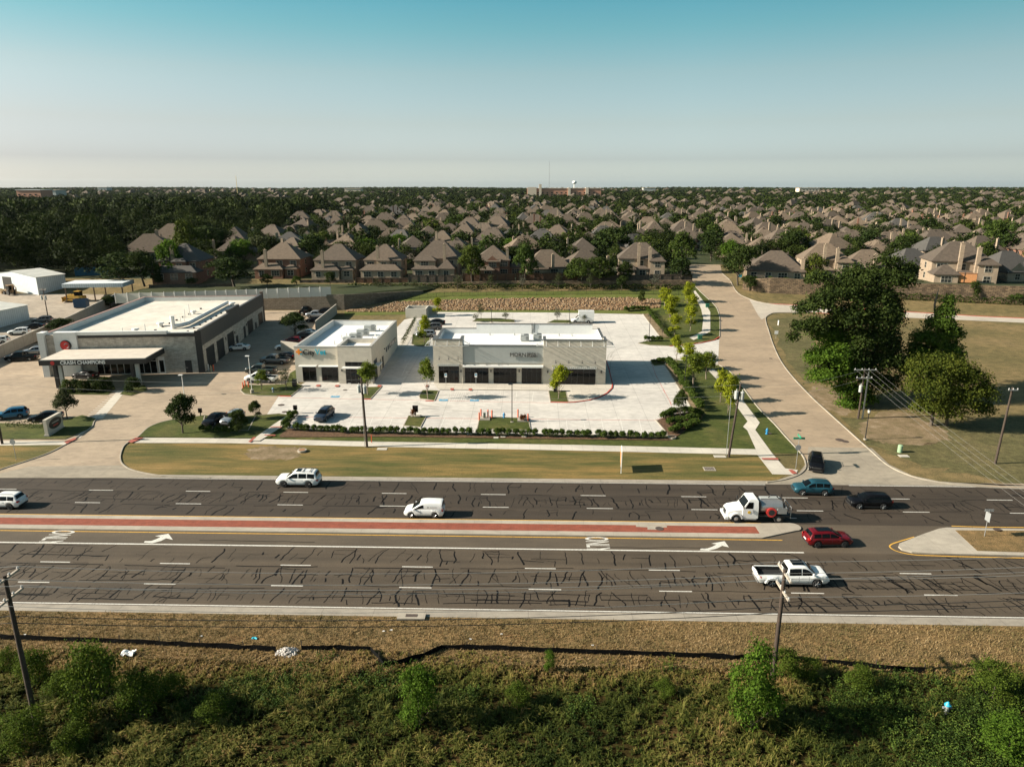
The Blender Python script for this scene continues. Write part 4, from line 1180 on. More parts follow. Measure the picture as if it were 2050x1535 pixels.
# ---------------------------------------------------------------- houses
M_shingle = plain('shingles', (.128, .092, .061), .9, vary=.28, scale=1.6, rand=(.070, .053, .039), bump=.4)
M_shingle2 = plain('grey_shingles', (.058, .053, .047), .9, vary=.2, scale=1.6, bump=.4)
M_hred = bricks('red_house_brick', (.24, .105, .06), (.17, .075, .045), (.2, .15, .12), .5, .2, .02, var=.2, bump=.1)
M_htan = bricks('tan_house_brick', (.33, .25, .17), (.25, .185, .125), (.3, .25, .2), .5, .2, .02, var=.2, bump=.1)
M_hcream = bricks('cream_house_brick', (.31, .235, .165), (.25, .185, .13), (.29, .24, .185), .5, .2, .02, var=.2, bump=.1)
M_trim = plain('house_trim', (.42, .38, .31), .6)
M_hglass = plain('house_glass', (.02, .024, .024), .12, spec=.6)
def hip(mb, x0, x1, y0, y1, z, pitch=.72, oh=.4, m=0, gable=None):
    x0, x1, y0, y1 = x0 - oh, x1 + oh, y0 - oh, y1 + oh
    w, d = x1 - x0, y1 - y0
    t = .22
    base = [(x0, y0), (x1, y0), (x1, y1), (x0, y1)]
    if w >= d:
        k, rz = d / 2, z + pitch * d / 2
        e = 0 if gable else k
        A, B = (x0 + (e if gable != 'w' else 0), (y0 + y1) / 2, rz), (x1 - (e if gable != 'e' else 0), (y0 + y1) / 2, rz)
        vs = [(p[0], p[1], z - t) for p in base] + [(p[0], p[1], z) for p in base] + [A, B]
        fs = [(3, 2, 1, 0), (0, 1, 5, 4), (1, 2, 6, 5), (2, 3, 7, 6), (3, 0, 4, 7), (4, 5, 9, 8), (5, 6, 9), (6, 7, 8, 9), (7, 4, 8)]
    else:
        k, rz = w / 2, z + pitch * w / 2
        A, B = ((x0 + x1) / 2, y0 + (0.05 if gable else k), rz), ((x0 + x1) / 2, y1 - (0.05 if gable == 'both' else k), rz)
        vs = [(p[0], p[1], z - t) for p in base] + [(p[0], p[1], z) for p in base] + [A, B]
        fs = [(3, 2, 1, 0), (0, 1, 5, 4), (1, 2, 6, 5), (2, 3, 7, 6), (3, 0, 4, 7), (4, 5, 8), (5, 6, 9, 8), (6, 7, 9), (7, 4, 8, 9)]
    mb.add(vs, fs, m)
    return rz
def house_proto(k):
    """blocks: (x0, x1, y0, y1, eave, pitch, gable); the back garden side is -y"""
    q = random.Random(100 + k)
    spec = [
        dict(b=[(-6.5, 6.5, -3, 8, 5.7, .78, None), (-6.5, 2, -7, -3, 3.0, .7, None), (2.2, 6.0, -5.6, -3, 3.0, .62, None), (1, 6.5, 8, 11, 5.2, .8, None)], ch=[(-3.0, -6.2, 8.6)]),
        dict(b=[(-6, 5.5, -2.5, 8, 5.7, .8, None), (-6.4, 6, -6.6, -2.5, 3.0, .66, None), (-1.4, 2.2, -4.0, -2.5, 5.7, .75, None)], ch=[(-1.6, -2.9, 9.8)]),
        dict(b=[(-6.5, 6.8, -1, 9, 5.8, .95, None), (-6.5, 0, -4, -1, 5.4, .75, None), (-6.7, 1.2, -6.4, -4, 3.1, .55, None), (1.2, 6.0, -5.8, -1, 3.2, .95, None)], ch=[(2.6, -1.6, 10.0)]),
        dict(b=[(-7, 4, -3, 8, 5.6, .75, None), (4, 8, -1, 7, 3.0, .7, None), (-3.8, .8, -5.6, -3, 5.4, .8, 's'), (-8.4, -1, -7.6, -3, 2.9, .5, None)], ch=[(3.3, -2.4, 9.0)]),
        dict(b=[(-7.5, 7.5, -5, 7, 3.1, .78, None), (-3, 6.5, -1, 6, 4.2, .8, None), (-8, -3, 5, 11, 3.1, .75, None)], ch=[(6.8, -4.4, 6.4)]),
        dict(b=[(-6.5, 7, -2, 8, 5.8, .85, None), (-6.8, -1.5, -6.5, -2, 3.0, .8, None), (3, 7.4, -5, -2, 5.4, .75, None), (-1, 2.6, -4.6, -2, 3.0, .45, None)], ch=[(-.4, -2.4, 10.2), (2.9, -4.2, 9.3)]),
        dict(b=[(-7.2, 7.2, -4, 7, 3.1, .85, None), (-7.2, -1, -8, -4, 3.1, .85, 's'), (1.4, 6.6, 5, 11, 3.1, .8, None)], ch=[(1.2, -4.6, 7.0)]),
        dict(b=[(-6, 6, -3, 7.5, 5.6, .7, None), (-9.5, -6, -4, 4, 3.0, .65, None), (-1, 5.5, -6.2, -3, 5.3, .85, 's')], ch=[(-3.6, -3.5, 9.4)]),
    ][k]
    w, r, c, win = MB(), MB(), [], []
    for x0, x1, y0, y1, z, p, g in spec['b']:
        w.box(x0, x1, y0, y1, -.4, z - .1)
        if g == 's':
            h = z + p * ((x1 - x0) / 2 + .4) - .15
            w.add([(x0, y0, z - .1), (x1, y0, z - .1), ((x0 + x1) / 2, y0, h - .2)], [(0, 1, 2)])
        hip(r, x0, x1, y0, y1, z, p, .4, 0, g)
        lv = [1.0] + ([3.6] if z > 5 else [])
        for zz in lv:
            n = max(1, int((x1 - x0) / 3.6))
            for j in range(n):
                xc = x0 + (x1 - x0) * (j + .5) / n
                if not any(b[2] < y0 - .3 and b[3] >= y0 - .1 and b[0] - .7 < xc < b[1] + .7 and (b[4] > zz + 1.4) for b in spec['b'] if b[:4] != (x0, x1, y0, y1)):
                    win.append(('s', xc, y0, zz, q.choice((1.5, 1.8, 2.3)), 1.5))
        for xs in (x0, x1):
            for zz in lv:
                yc = (y0 + y1) / 2
                if y1 - y0 > 6 and not any(b[0] - .2 < xs < b[1] + .2 and b[2] - .5 < yc < b[3] + .5 for b in spec['b'] if b[:4] != (x0, x1, y0, y1)):
                    win.append(('w' if xs == x0 else 'e', xs, yc, zz, 1.2, 1.4))
    for x, y, z in spec['ch']:
        m = MB(); m.box(x - .45, x + .45, y - .35, y + .35, 2.8, z); m.box(x - .52, x + .52, y - .42, y + .42, z, z + .18); m.cyl((x, y, z + .18), (x, y, z + .5), .16, n=8)
        c.append(m)
    for j in range(4):
        b = spec['b'][0]
        x, y = q.uniform(b[0] + 2.5, b[1] - 2.5), (b[2] + b[3]) / 2 + .6
        r.cbox((x, y, b[4] + b[5] * ((min(b[1] - b[0], b[3] - b[2])) / 2 - .4)), (.25, .25, .8))
    return w, r, c, win[:10]
HP = [house_proto(k) for k in range(8)]
def window_mb(kind, x, y, z, w, h):
    f, g = MB(), MB()
    if kind == 's':
        f.box(x - w / 2 - .08, x + w / 2 + .08, y - .07, y - .004, z - .08, z + h + .08)
        for j in range(2 if w < 2 else 3):
            n = 2 if w < 2 else 3
            a, b = x - w / 2 + w * j / n + .04, x - w / 2 + w * (j + 1) / n - .04
            g.box(a, b, y - .085, y - .074, z, z + h * .48); g.box(a, b, y - .085, y - .074, z + h * .53, z + h)
    else:
        s = 1 if kind == 'e' else -1
        lo, hi = sorted((x + s * .004, x + s * .07)); f.box(lo, hi, y - w / 2 - .08, y + w / 2 + .08, z - .08, z + h + .08)
        lo, hi = sorted((x + s * .074, x + s * .085)); g.box(lo, hi, y - w / 2, y + w / 2, z, z + h * .48); g.box(lo, hi, y - w / 2, y + w / 2, z + h * .53, z + h)
    return f, g
HM = []
for w, r, c, win in HP:
    ws = []
    for a in win:
        f, g = window_mb(*a)
        ws.append((f.mesh('window', M_trim), g.mesh('pane', M_hglass)))
    far = MB()
    far.add(w.v, w.f, 0); far.add(r.v, r.f, 1)
    for m in c: far.add(m.v, m.f, 0)
    mid = MB()
    for a in win[:6]:
        f, g = window_mb(*a)
        mid.add(g.v, g.f, 0)
    HM.append(dict(wall=w.mesh('wall', M_htan), roof=r.mesh('roof', M_shingle), chimney=[m.mesh('chimney', M_hcream) for m in c], win=ws, far=far.mesh('house', [M_htan, M_shingle])))
WALLS = {'tan brick': M_htan, 'red brick': M_hred, 'cream brick': M_hcream}
def swap(o, slot, mat):
    o.material_slots[slot].link = 'OBJECT'
    o.material_slots[slot].material = mat
def part(name, me, parent):
    o = bpy.data.objects.new(name, me); COL.objects.link(o); o.parent = parent
    return o
def house(k, x, y, rz, label, wall, level, group, roof=None, s=1.0, cat='house', z=None):
    t = HM[k]
    z = gz(y) if z is None else z
    if level == 0:
        o = bpy.data.objects.new('house', t['far']); COL.objects.link(o)
        o.location, o.rotation_euler, o.scale = (x, y, z), (0, 0, rz), (s, s, s)
        swap(o, 0, WALLS[wall])
        if roof: swap(o, 1, roof)
        return tag(o, label, cat, group)
    o = thing('house', label, cat, (x, y, z), rz, group)
    o.scale = (s, s, s)
    swap(part('wall', t['wall'], o), 0, WALLS[wall])
    ro = part('roof', t['roof'], o)
    if roof: swap(ro, 0, roof)
    for m in t['chimney']: swap(part('chimney', m, ro), 0, WALLS[wall] if wall != 'red brick' else M_htan)
    for f, g in t['win'][: (10 if level == 2 else 4)]:
        w = part('window', f, o)
        if level == 2: part('pane', g, w)
        else: swap(w, 0, M_hglass)
    return o
ONES = 'first second third fourth fifth sixth seventh eighth ninth tenth eleventh twelfth thirteenth fourteenth fifteenth sixteenth seventeenth eighteenth nineteenth'.split()
TENS = {20: ('twentieth', 'twenty'), 30: ('thirtieth', 'thirty'), 40: ('fortieth', 'forty'), 50: ('fiftieth', 'fifty')}
def nth(n):
    if n < 20: return ONES[n - 1]
    a, b = n // 10 * 10, n % 10
    return TENS[a][0] if b == 0 else TENS[a][1] + '-' + ONES[b - 1]

# tree kinds for the suburb, one mesh each
SUB = [tree_proto('suburb_tree', 300 + i, 8, 3.6, .2, 110, 10, .62, .42, [L_dark, L_mid, L_dark, L_dark, L_mid, L_olive][i], split=False, nl=6 + i % 3) for i in range(6)]
FARQ = [crown(400 + i, lobes_round(400 + i, 5, 8, 3.8, .12), 46, 4, 1.25, .55) for i in range(5)]
VFAR = [crown(420 + i, lobes_round(420 + i, 4, 8, 4.2, .1), 16, 2, 2.6, .5) for i in range(4)]
WOODQ = [crown(440 + i, lobes_round(440 + i, 8, 8, 3.9, .12), 190, 7, .46, .34) for i in range(5)]
rh = random.Random(21)
def on_screen(x, y, z, mx=60):
    X, Y = x * math.cos(YAW) + y * math.sin(YAW), -x * math.sin(YAW) + y * math.cos(YAW)
    f = Y * math.cos(PITCH) - (z - H) * math.sin(PITCH)
    u = Y * math.sin(PITCH) + (z - H) * math.cos(PITCH)
    return (1025 + F * X / f, 767.5 - F * u / f) if f > 1 else (-9999, 0)
GH = 'houses of the suburb behind the walls'
GT = 'trees among the houses'
# front row, placed one by one: photo x of the middle, distance, kind, turn, walls
FRONT = [
    (368, 214, 1, .06, 'red brick', 'red brick house with dark hipped roof behind the white panel fence', 1.05, M_shingle2),
    (566, 224, 0, 0, 'red brick', 'red brick house with brown hipped roof, right of the round garden oak', 1.0, None),
    (676, 222, 0, 0, 'tan brick', 'tan brick house with tall chimney at the left end of the timber fence', .98, None),
    (771, 222, 1, 0, 'tan brick', 'tan brick house with central dormer, second along the timber fence', .98, None),
    (875, 224, 2, 0, 'tan brick', 'tall tan brick house with steep roof and round turret bay by the timber fence', 1.0, None),
    (996, 226, 3, 0, 'red brick', 'red brick house half hidden by trees behind the timber fence', .95, None),
    (1095, 227, 6, .1, 'tan brick', 'low house with steep tan roof behind dark trees at the fence', 1.0, None),
    (1170, 230, 4, .2, 'cream brick', 'low house with broad pale hipped roof and chimney above a rounded hedge', .95, None),
    (1280, 226, 5, -.1, 'tan brick', 'two storey house with two chimneys nearest the left side of the side street', 1.0, None),
    (1552, 219, 4, -.25, 'cream brick', 'low house with large brown hipped roof at the right corner of the street', 1.08, None),
    (1648, 224, 5, -.15, 'tan brick', 'two storey house with twin chimneys, second right of the street', 1.0, None),
    (1735, 230, 6, -.2, 'cream brick', 'low pale roofed house with single chimney behind the big oak', 1.0, None),
    (1822, 236, 4, .2, 'tan brick', 'low grey roofed house behind the crown of the big oak', 1.0, M_shingle2),
    (1918, 212, 5, -.2, 'cream brick', 'large cream brick house with patio roof above the ivy covered wall', 1.15, None),
    (2020, 222, 6, .15, 'tan brick', 'low dark roofed house beside the cream house above the ivy wall', 1.05, M_shingle2),
]
spots = []
for px_, y, k, rz, wall, lab, s, rf_ in FRONT:
    p = PY(px_, 530, y)
    house(k, p.x, y, rz + rh.uniform(-.03, .03), lab, wall, 2, GH, rf_, s, z=8.0)
    spots.append((p.x, y))
for px_, y, k, rz, lab in ((300, 268, 4, .35, 'low brown roofed house at the edge of the wood, left of the lane'), (345, 285, 0, .3, 'two storey brown roofed house behind the low one at the edge of the wood')):
    p = PY(px_, 490, y)
    house(k, p.x, y, rz, lab, 'tan brick', 2, GH, None, 1.25)
    spots.append((p.x, y))
ROWS = [262, 292, 326, 358, 394, 428, 468, 505, 548, 590, 640, 690]
LEFT = [(250, 455), (300, 500), (330, 540), (400, 590), (470, 600), (560, 640), (700, 700), (1200, 700)]
def left_px(y):
    for (a, pa), (b, pb) in zip(LEFT, LEFT[1:]):
        if y <= b: return pa + (pb - pa) * max(0, (y - a)) / (b - a)
    return 700
HOUSES = []
for ri, ry in enumerate(ROWS):
    x0, x1 = PY(left_px(ry), 500, ry).x, PY(2085, 500, ry).x
    x = x0 + rh.uniform(0, 9)
    n = 0
    while x < x1:
        y = ry + rh.uniform(-5, 5) + 6 * math.sin(x * .02 + ri)
        if not (ry < 300 and abs(x - (58 + (ry - 262) * .15)) < 13):
            n += 1
            k = rh.choice((0, 1, 2, 3, 3, 4, 5, 5, 6, 7))
            wall = rh.choice(('tan brick', 'tan brick', 'red brick', 'cream brick', 'cream brick'))
            a = rh.choice((0, 0, math.pi, math.pi, math.pi / 2, -math.pi / 2)) + rh.uniform(-.25, .25)
            lab = f'{wall} house, {nth(n)} from the left in the {nth(ri + 1)} row behind the fence houses'
            if len(HOUSES) < 285:
                house(k, x, y, a, lab, wall, 1 if ri < 4 else 0, GH, M_shingle2 if rh.random() < .10 else None, rh.uniform(.92, 1.08))
                HOUSES.append((x, y, ri + 1, n))
        x += rh.uniform(16.5, 21.5)
# trees between the houses
nt = 0
for x, y, r, n in HOUSES:
    if nt >= 275 or rh.random() < .12: continue
    dx, dy = rh.uniform(7.5, 10.5), rh.uniform(-12, 9)
    tx, ty = x + dx, y + dy
    if ty < 268 and abs(tx - 58) < 8: continue
    pr = rh.choice(SUB)
    h = rh.uniform(6.5, 11.5) if r < 7 else rh.uniform(7, 10.5)
    kind = {L_dark.name: 'dark', L_mid.name: 'mid green', L_olive.name: 'olive'}[pr[0].materials[0].name]
    plant_tree('garden_tree', f'{kind} tree beside the {nth(n)} house from the left, {nth(r)} row behind the fence houses', 'tree', pr, (tx, ty, gz(ty)), h, h * rh.uniform(.8, 1.15), group=GT)
    nt += 1
# the mass of trees: the wood at the left, the far suburb, the horizon
def mass(name, pts, protos, mats, kind='stuff'):
    V, S = [], []
    for x, y, z, h, w, k in pts:
        v, s = protos[k % len(protos)]
        a = rh.uniform(0, 6.28)
        c, sn = math.cos(a), math.sin(a)
        u = v * np.array([w / 8, w / 8, h / 8])
        q = np.empty_like(u)
        q[..., 0] = u[..., 0] * c - u[..., 1] * sn + x
        q[..., 1] = u[..., 0] * sn + u[..., 1] * c + y
        q[..., 2] = u[..., 2] + z
        V.append(q.astype(np.float32)); S.append(np.clip(s * .6 + rh.choice((-.1, 0, .05, .15, .45)) + rh.uniform(-.08, .1), 0, 1))
    me = quad_mesh(name, np.concatenate(V), np.concatenate(S), mats)
    o = bpy.data.objects.new(name, me); COL.objects.link(o)
    return tag(o, kind=kind)
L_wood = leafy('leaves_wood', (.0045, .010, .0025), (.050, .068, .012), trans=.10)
pts = []
y = 222.0
while y < 700:
    sp = 8.5 if y < 420 else 10.0
    xl = PY(-560, 480, y).x
    bl = 230 if y < 262 else (255 if y < 300 else left_px(y) - 25)
    xr = PY(bl, 480, y).x
    x = xl
    while x < xr:
        if not (y < 300 and on_screen(x, y, 8)[0] > 235):
            pts.append((x + rh.uniform(-2.5, 2.5), y + rh.uniform(-2.5, 2.5), gz(y), rh.choice((rh.uniform(8, 12), rh.uniform(11, 18))), rh.choice((rh.uniform(7, 11), rh.uniform(11, 17))), rh.randint(0, 9)))
        x += sp * rh.uniform(.8, 1.25)
    y += sp
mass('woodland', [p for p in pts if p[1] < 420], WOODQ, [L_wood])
pts2 = [p for p in pts if p[1] >= 420]
# the suburb's trees past the three hundred built one by one
pts3 = []
for i in range(1100):
    y = 238 + 480 * rh.random() ** .8
    x = PY(rh.uniform(left_px(y) - 10, 2300), 450, y).x
    if y < 300 and abs(x - (58 + (y - 262) * .15)) < 9: continue
    if y < 250 and x < -60: continue
    if all((x - a) ** 2 + (y - b) ** 2 > 52 for a, b, _, _ in HOUSES) and all((x - a) ** 2 + (y - b) ** 2 > 95 for a, b in spots):
        (pts3 if y < 400 else pts2).append((x, y, 8, rh.uniform(5.5, 10.5), rh.uniform(6, 11), rh.randint(0, 9)))
for i in range(300):
    y = rh.uniform(232, 300)
    x = PY(rh.uniform(left_px(y) - 120, 2090), 500, y).x
    if abs(x - (55 + (y - 225) * .2)) < 11: continue
    if all((x - a) ** 2 + (y - b) ** 2 > 68 for a, b, _, _ in HOUSES) and all((x - a) ** 2 + (y - b - 2) ** 2 > 110 for a, b in spots): pts3.append((x, y, 8, rh.uniform(5, 9.5), rh.uniform(5.5, 9.5), rh.randint(0, 9)))
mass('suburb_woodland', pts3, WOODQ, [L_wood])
y = 700.0
while y < 1500:
    sp = 11 + (y - 700) * .012
    x, xr = PY(-520, 410, y).x, PY(2550, 410, y).x
    while x < xr:
        if not (y > 1360 and 1040 < on_screen(x, y, 15)[0] < 1215): pts2.append((x + rh.uniform(-5, 5), y + rh.uniform(-6, 6), 8, rh.uniform(6.5, 11.5), rh.uniform(8, 13), rh.randint(0, 9)))
        x += sp * rh.uniform(.7, 1.5)
    y += sp * 1.25
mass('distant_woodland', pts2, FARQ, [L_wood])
pts = []
y = 1500.0
while y < 4550:
    sp = 15 + (y - 1500) * .009
    x, xr = PY(-420, 390, y).x, PY(2450, 390, y).x
    zt = 8
    while x < xr:
        hh = rh.uniform(7, 13)
        pts.append((x + rh.uniform(-8, 8), y + rh.uniform(-15, 15), zt + 2.5 * math.sin(x * .004 + y * .001) - 1.5, hh, rh.uniform(12, 24) * (1 + y * .0001), rh.randint(0, 9)))
        x += sp * rh.uniform(.6, 1.5)
    y += sp * 2.0
mass('horizon_trees', pts, VFAR, [L_wood])
# roofs too many and too far to count
fr_ = MB()
for i in range(620):
    y = 700 + 2600 * rh.random() ** 1.6
    x = PY(rh.uniform(60 if y > 1100 else 640, 2400), 410, y).x
    t = HP[rh.choice((0, 3, 4, 5, 7))]
    s = rh.uniform(.95, 1.25)
    Mx = Matrix.Translation((x, y, 8.2 + (1.5 if y > 1500 else 0))) @ Matrix.Rotation(rh.uniform(0, 6.28), 4, 'Z') @ Matrix.Diagonal((s, s, s, 1))
    fr_.add(t[0].v, t[0].f, 0, Mx); fr_.add(t[1].v, t[1].f, 1, Mx)
tag(fr_.build('distant_rooftops', [M_hcream, M_shingle]), kind='stuff')
# ---------------------------------------------------------------- vehicles
def carpaint(name, c, rough=.28, metal=0.0): return plain(name, c, rough, metal, .4, coat=.3)
C_white = carpaint('white_paintwork', (.68, .68, .66))
C_black = plain('black_paintwork', (.004, .004, .005), .3, 0, .22, coat=.05)
C_teal = carpaint('teal_paintwork', (.020, .085, .115), .3, .4)
C_blue = carpaint('blue_paintwork', (.02, .12, .22), .3, .3)
C_navy = carpaint('navy_paintwork', (.022, .034, .055), .3, .3)
C_red = carpaint('red_paintwork', (.12, .004, .007), .25, .2)
C_grey = carpaint('grey_paintwork', (.10, .10, .10), .35, .4)
C_silver = carpaint('silver_paintwork', (.34, .35, .36), .3, .6)
C_green = carpaint('dark_green_paintwork', (.018, .026, .022), .3)
C_pearl = carpaint('pale_silver_paintwork', (.58, .60, .60), .3, .2)
V_tyre = plain('tyre_rubber', (.014, .014, .014), .85)
V_rim = plain('alloy_rim', (.45, .45, .45), .3, .8)
V_rimdk = plain('dark_rim', (.03, .03, .03), .35, .5)
V_lamp = plain('headlamp', (.62, .62, .60), .12)
V_tail = plain('tail_lamp', (.35, .012, .012), .2)
V_plastic = plain('black_plastic', (.018, .018, .018), .6)
V_glass = plain('car_glass', (.003, .0035, .0035), .08, spec=.2)
def interp(kn, x):
    for (a, za), (b, zb) in zip(kn, kn[1:]):
        if x <= b:
            t = (x - a) / (b - a) if b > a else 0
            return za + (zb - za) * max(0, t)
    return kn[-1][1]
def smooth_poly(kn, x, r=.12):
    return (interp(kn, x - r) + 2 * interp(kn, x) + interp(kn, x + r)) / 4
KIND = {
    # belt: heights of the lower body from the tail to the nose as fractions of length; gh: rear base, rear top, front top, cowl
    'suv': dict(belt=[(-.5, .88), (-.47, 1.02), (-.3, 1.08), (.2, 1.06), (.27, 1.04), (.41, .99), (.475, .92), (.494, .80), (.5, .64)], gh=(-.475, -.40, .07, .25), sill=.30, rails=True, rh=.36),
    'bigsuv': dict(belt=[(-.5, .95), (-.475, 1.10), (-.3, 1.18), (.2, 1.16), (.27, 1.16), (.43, 1.13), (.482, 1.06), (.495, .92), (.5, .70)], gh=(-.475, -.43, .085, .26), sill=.32, rails=True, rh=.40),
    'sedan': dict(belt=[(-.5, .80), (-.47, .98), (-.36, 1.0), (.15, .95), (.25, .90), (.43, .78), (.49, .66), (.5, .52)], gh=(-.38, -.20, .06, .25), sill=.22, rails=False, rh=.33),
    'van': dict(belt=[(-.5, 1.02), (-.485, 1.08), (.1, 1.06), (.3, 1.02), (.45, .88), (.49, .78), (.5, .60)], gh=(-.492, -.475, .06, .31), sill=.26, rails=False, rh=.33),
    'pickup': dict(belt=[(-.5, 1.06), (-.49, 1.12), (-.1, 1.12), (.2, 1.17), (.3, 1.22), (.45, 1.20), (.493, 1.08), (.5, .75)], gh=(-.095, -.075, .19, .315), sill=.38, rails=False, rh=.41),
}
def vehicle(kind, name, label, cat, loc, rz, paint, L=4.6, W=1.85, Ht=1.7, wb=2.65, group=None, rim=None, axle=None, glass_roof=False, doors=2, hood_open=False, rails=None, trim=None, side_glass=True, dual=False):
    K = KIND[kind]
    o = thing(name, label, cat, loc, rz, group)
    half = W / 2
    xf = L * .5 - (L - wb) * .46 if axle is None else axle
    xr = xf - wb
    rw = K['rh']
    bl = [(a * L, z) for a, z in K['belt']]
    bx0, bx1 = -.487 * L, K['gh'][0] * L - .06           # cargo bed
    ra = rw + .07
    def zb(x):
        z = K['sill']
        for c in (xf, xr):
            d = abs(x - c)
            if d < ra: z = max(z, rw + math.sqrt(ra * ra - d * d) - .02)
        if x > L * .47: z += (x - L * .47) * 1.2
        if x < -L * .48: z += (-L * .48 - x) * 2.5
        return z
    def wd(x):
        t = max(0, (abs(x) - L * .36) / (L * .14))
        return half * (1 - (.08 if kind == 'pickup' else .16) * t ** 2.2)
    xs = sorted(set([round(-L / 2 + L * i / 26, 3) for i in range(27)] + [round(c + ra * math.cos(t), 3) for c in (xf, xr) for t in [k * math.pi / 8 for k in range(9)]] + ([bx0, bx1] if kind == 'pickup' else [])))
    prof = [(0, .90), (.25, .985), (.55, 1.0), (.8, .965), (.94, .93), (1, .885)]
    m = MB()
    rings = []
    for x in xs:
        b, t, w = zb(x), smooth_poly(bl, x), wd(x)
        b = min(b, t - .06)
        ring = [(x, -w * f, b + (t - b) * k) for k, f in prof] + [(x, -w * .45, t + .035), (x, 0, t + .045), (x, w * .45, t + .035)] + [(x, w * f, b + (t - b) * k) for k, f in prof[::-1]]
        rings.append(ring)
    n = len(rings[0])
    vs = [p for r in rings for p in r]
    fs = []
    for k in range(len(rings) - 1):
        for i in range(n - 1):
            if kind == 'pickup' and bx0 <= xs[k] and xs[k + 1] <= bx1 and 5 <= i <= n - 7: continue
            fs.append((k * n + i, k * n + i + 1, (k + 1) * n + i + 1, (k + 1) * n + i))
    fs += [tuple(range(n)), tuple(range((len(rings) - 1) * n, len(rings) * n))[::-1]]
    m.add(vs, fs)
    body = m.build('body', paint, o, smooth=38, fix=False)
    # door gaps along the side
    m = MB()
    for sx_ in {'suv': (.235, .02, -.19), 'bigsuv': (.225, .03, -.20), 'sedan': (.22, .01, -.19), 'van': (.30, .08, -.30), 'pickup': (.21, .07, -.09)}[kind]:
        x = sx_ * L
        b, t, w = zb(x), smooth_poly(bl, x), wd(x)
        for s in (-1, 1):
            p0 = [(x - .009, s * (w * f + .004), b + (t - b) * k) for k, f in prof[:-1]]
            n0 = len(p0)
            m.add(p0 + [(a + .018, y, z) for a, y, z in p0], [((i, i + 1, n0 + i + 1, n0 + i) if s > 0 else (i, n0 + i, n0 + i + 1, i + 1)) for i in range(n0 - 1)])
    m.build('door_gap', V_plastic, o)
    # under-body and wheel houses
    m = MB(); m.box(-L * .46, L * .46, -half * .86, half * .86, K['sill'] - .08, .66); m.build('underbody', V_plastic, o)
    m = MB()
    for s in (-1, 1): m.box(xr + ra, xf - ra, s * half * .93 - .03, s * half * .93 + .03, K['sill'] - .05, K['sill'] + .09)
    m.box(L * .455, L * .497, -half * .72, half * .72, .30, .52); m.box(-L * .497, -L * .455, -half * .8, half * .8, .32, .56)
    m.build('sill_trim', trim or V_plastic, o)
    if kind == 'pickup':
        zt = smooth_poly(bl, -.3 * L)
        m = MB(); wi = half * .80
        m.box(bx0, bx1, -wi, wi, .70, .74); m.box(bx0, bx1, -half * .84, -wi, .74, zt - .01); m.box(bx0, bx1, wi, half * .84, .74, zt - .01); m.box(bx0 - .03, bx0 + .05, -half * .8, half * .8, .74, zt + .02); m.box(bx1 - .06, bx1 + .05, -half * .86, half * .86, .74, zt + .01)
        m.build('cargo_bed', plain('bed_liner', (.012, .012, .012), .8), o)
        m = MB()
        for s in (-1, 1): m.box(bx0 + .05, bx1, s * half * .83 - .06, s * half * .83 + .06, zt - .03, zt + .03)
        m.build('bed_rail', paint, o)
    # cabin: one rounded shell, its glass proud of it
    g0, g1, g2, g3 = [a * L for a in K['gh']]
    zr = Ht - .03
    zt1 = smooth_poly(bl, g3)
    wt_ = half * (.70 if kind != 'van' else .80)
    zlo = smooth_poly(bl, 0)
    kn = [(g0, smooth_poly(bl, g0) - .01), (g1, zr - (.05 if kind != 'sedan' else .03)), (g1 + (g2 - g1) * .35, zr), (g1 + (g2 - g1) * .75, zr + .015), (g2, zr - .05), (g3, zt1)]
    def ztop(x):
        r = min(.13, (g1 - g0) * .45 + .03) if x < (g1 + g2) / 2 else .2
        xx = lambda v: interp(kn, min(max(v, g0), g3))
        return (xx(x - r) + xx(x - r / 2) + 2 * xx(x) + xx(x + r / 2) + xx(x + r)) / 6 if g0 + .001 < x < g3 - .001 else xx(x)
    def sec(x):
        zb_, zz = smooth_poly(bl, x) - .04, ztop(x)
        hgt = max(zz - zb_, .03)
        f = min(1, hgt / (zr - zlo))
        t = max(0, (x - (g0 + g3) / 2) / ((g3 - g0) / 2)) ** 3
        wbl = half * (.90 - .05 * t)
        wsh = wbl - (half * .90 - wt_) * f ** 1.2
        zs = zz - min(.10, hgt * .28)
        return zb_, zz, zs, wbl, wsh
    def side_pt(x, u, off=0.0):
        zb_, zz, zs, wbl, wsh = sec(x)
        return (wbl + (wsh - wbl) * u + .035 * math.sin(math.pi * u) * min(1, (zz - zb_) / .4) + off, zb_ + (zs - zb_) * u)
    def top_pt(x, v, off=0.0):
        zb_, zz, zs, wbl, wsh = sec(x)
        a = abs(v)
        z = zz + .03 * (1 - a * a) if a < .82 else zz + .01 - (zz + .01 - zs) * ((a - .82) / .18) ** 1.6
        return (wsh * v, z + off)
    m = MB()
    rings = []
    nst = 30
    for k in range(nst + 1):
        x = g0 + (g3 - g0) * k / nst
        lo = [side_pt(x, u) for u in (0, .25, .5, .75)]
        tp = [top_pt(x, v) for v in (-1, -.93, -.82, -.5, 0, .5, .82, .93, 1)]
        rings.append([(x, -y, z) for y, z in lo] + [(x, y, z) for y, z in tp] + [(x, y, z) for y, z in lo[::-1]])
    m.loft(rings, 0, close=False, caps=True)
    m.build('cabin', paint, o, smooth=40, fix=True)
    def grid_glass(name, rows, mat=V_glass):
        n = len(rows[0])
        g = MB(); g.add([p for r in rows for p in r], [(j * n + i, j * n + i + 1, (j + 1) * n + i + 1, (j + 1) * n + i) for j in range(len(rows) - 1) for i in range(n - 1)])
        return g.build(name, mat, o, smooth=60, fix=False)
    fl_ = lambda a, b, n: [a + (b - a) * k / n for k in range(n + 1)]
    dxw = g3 - g2
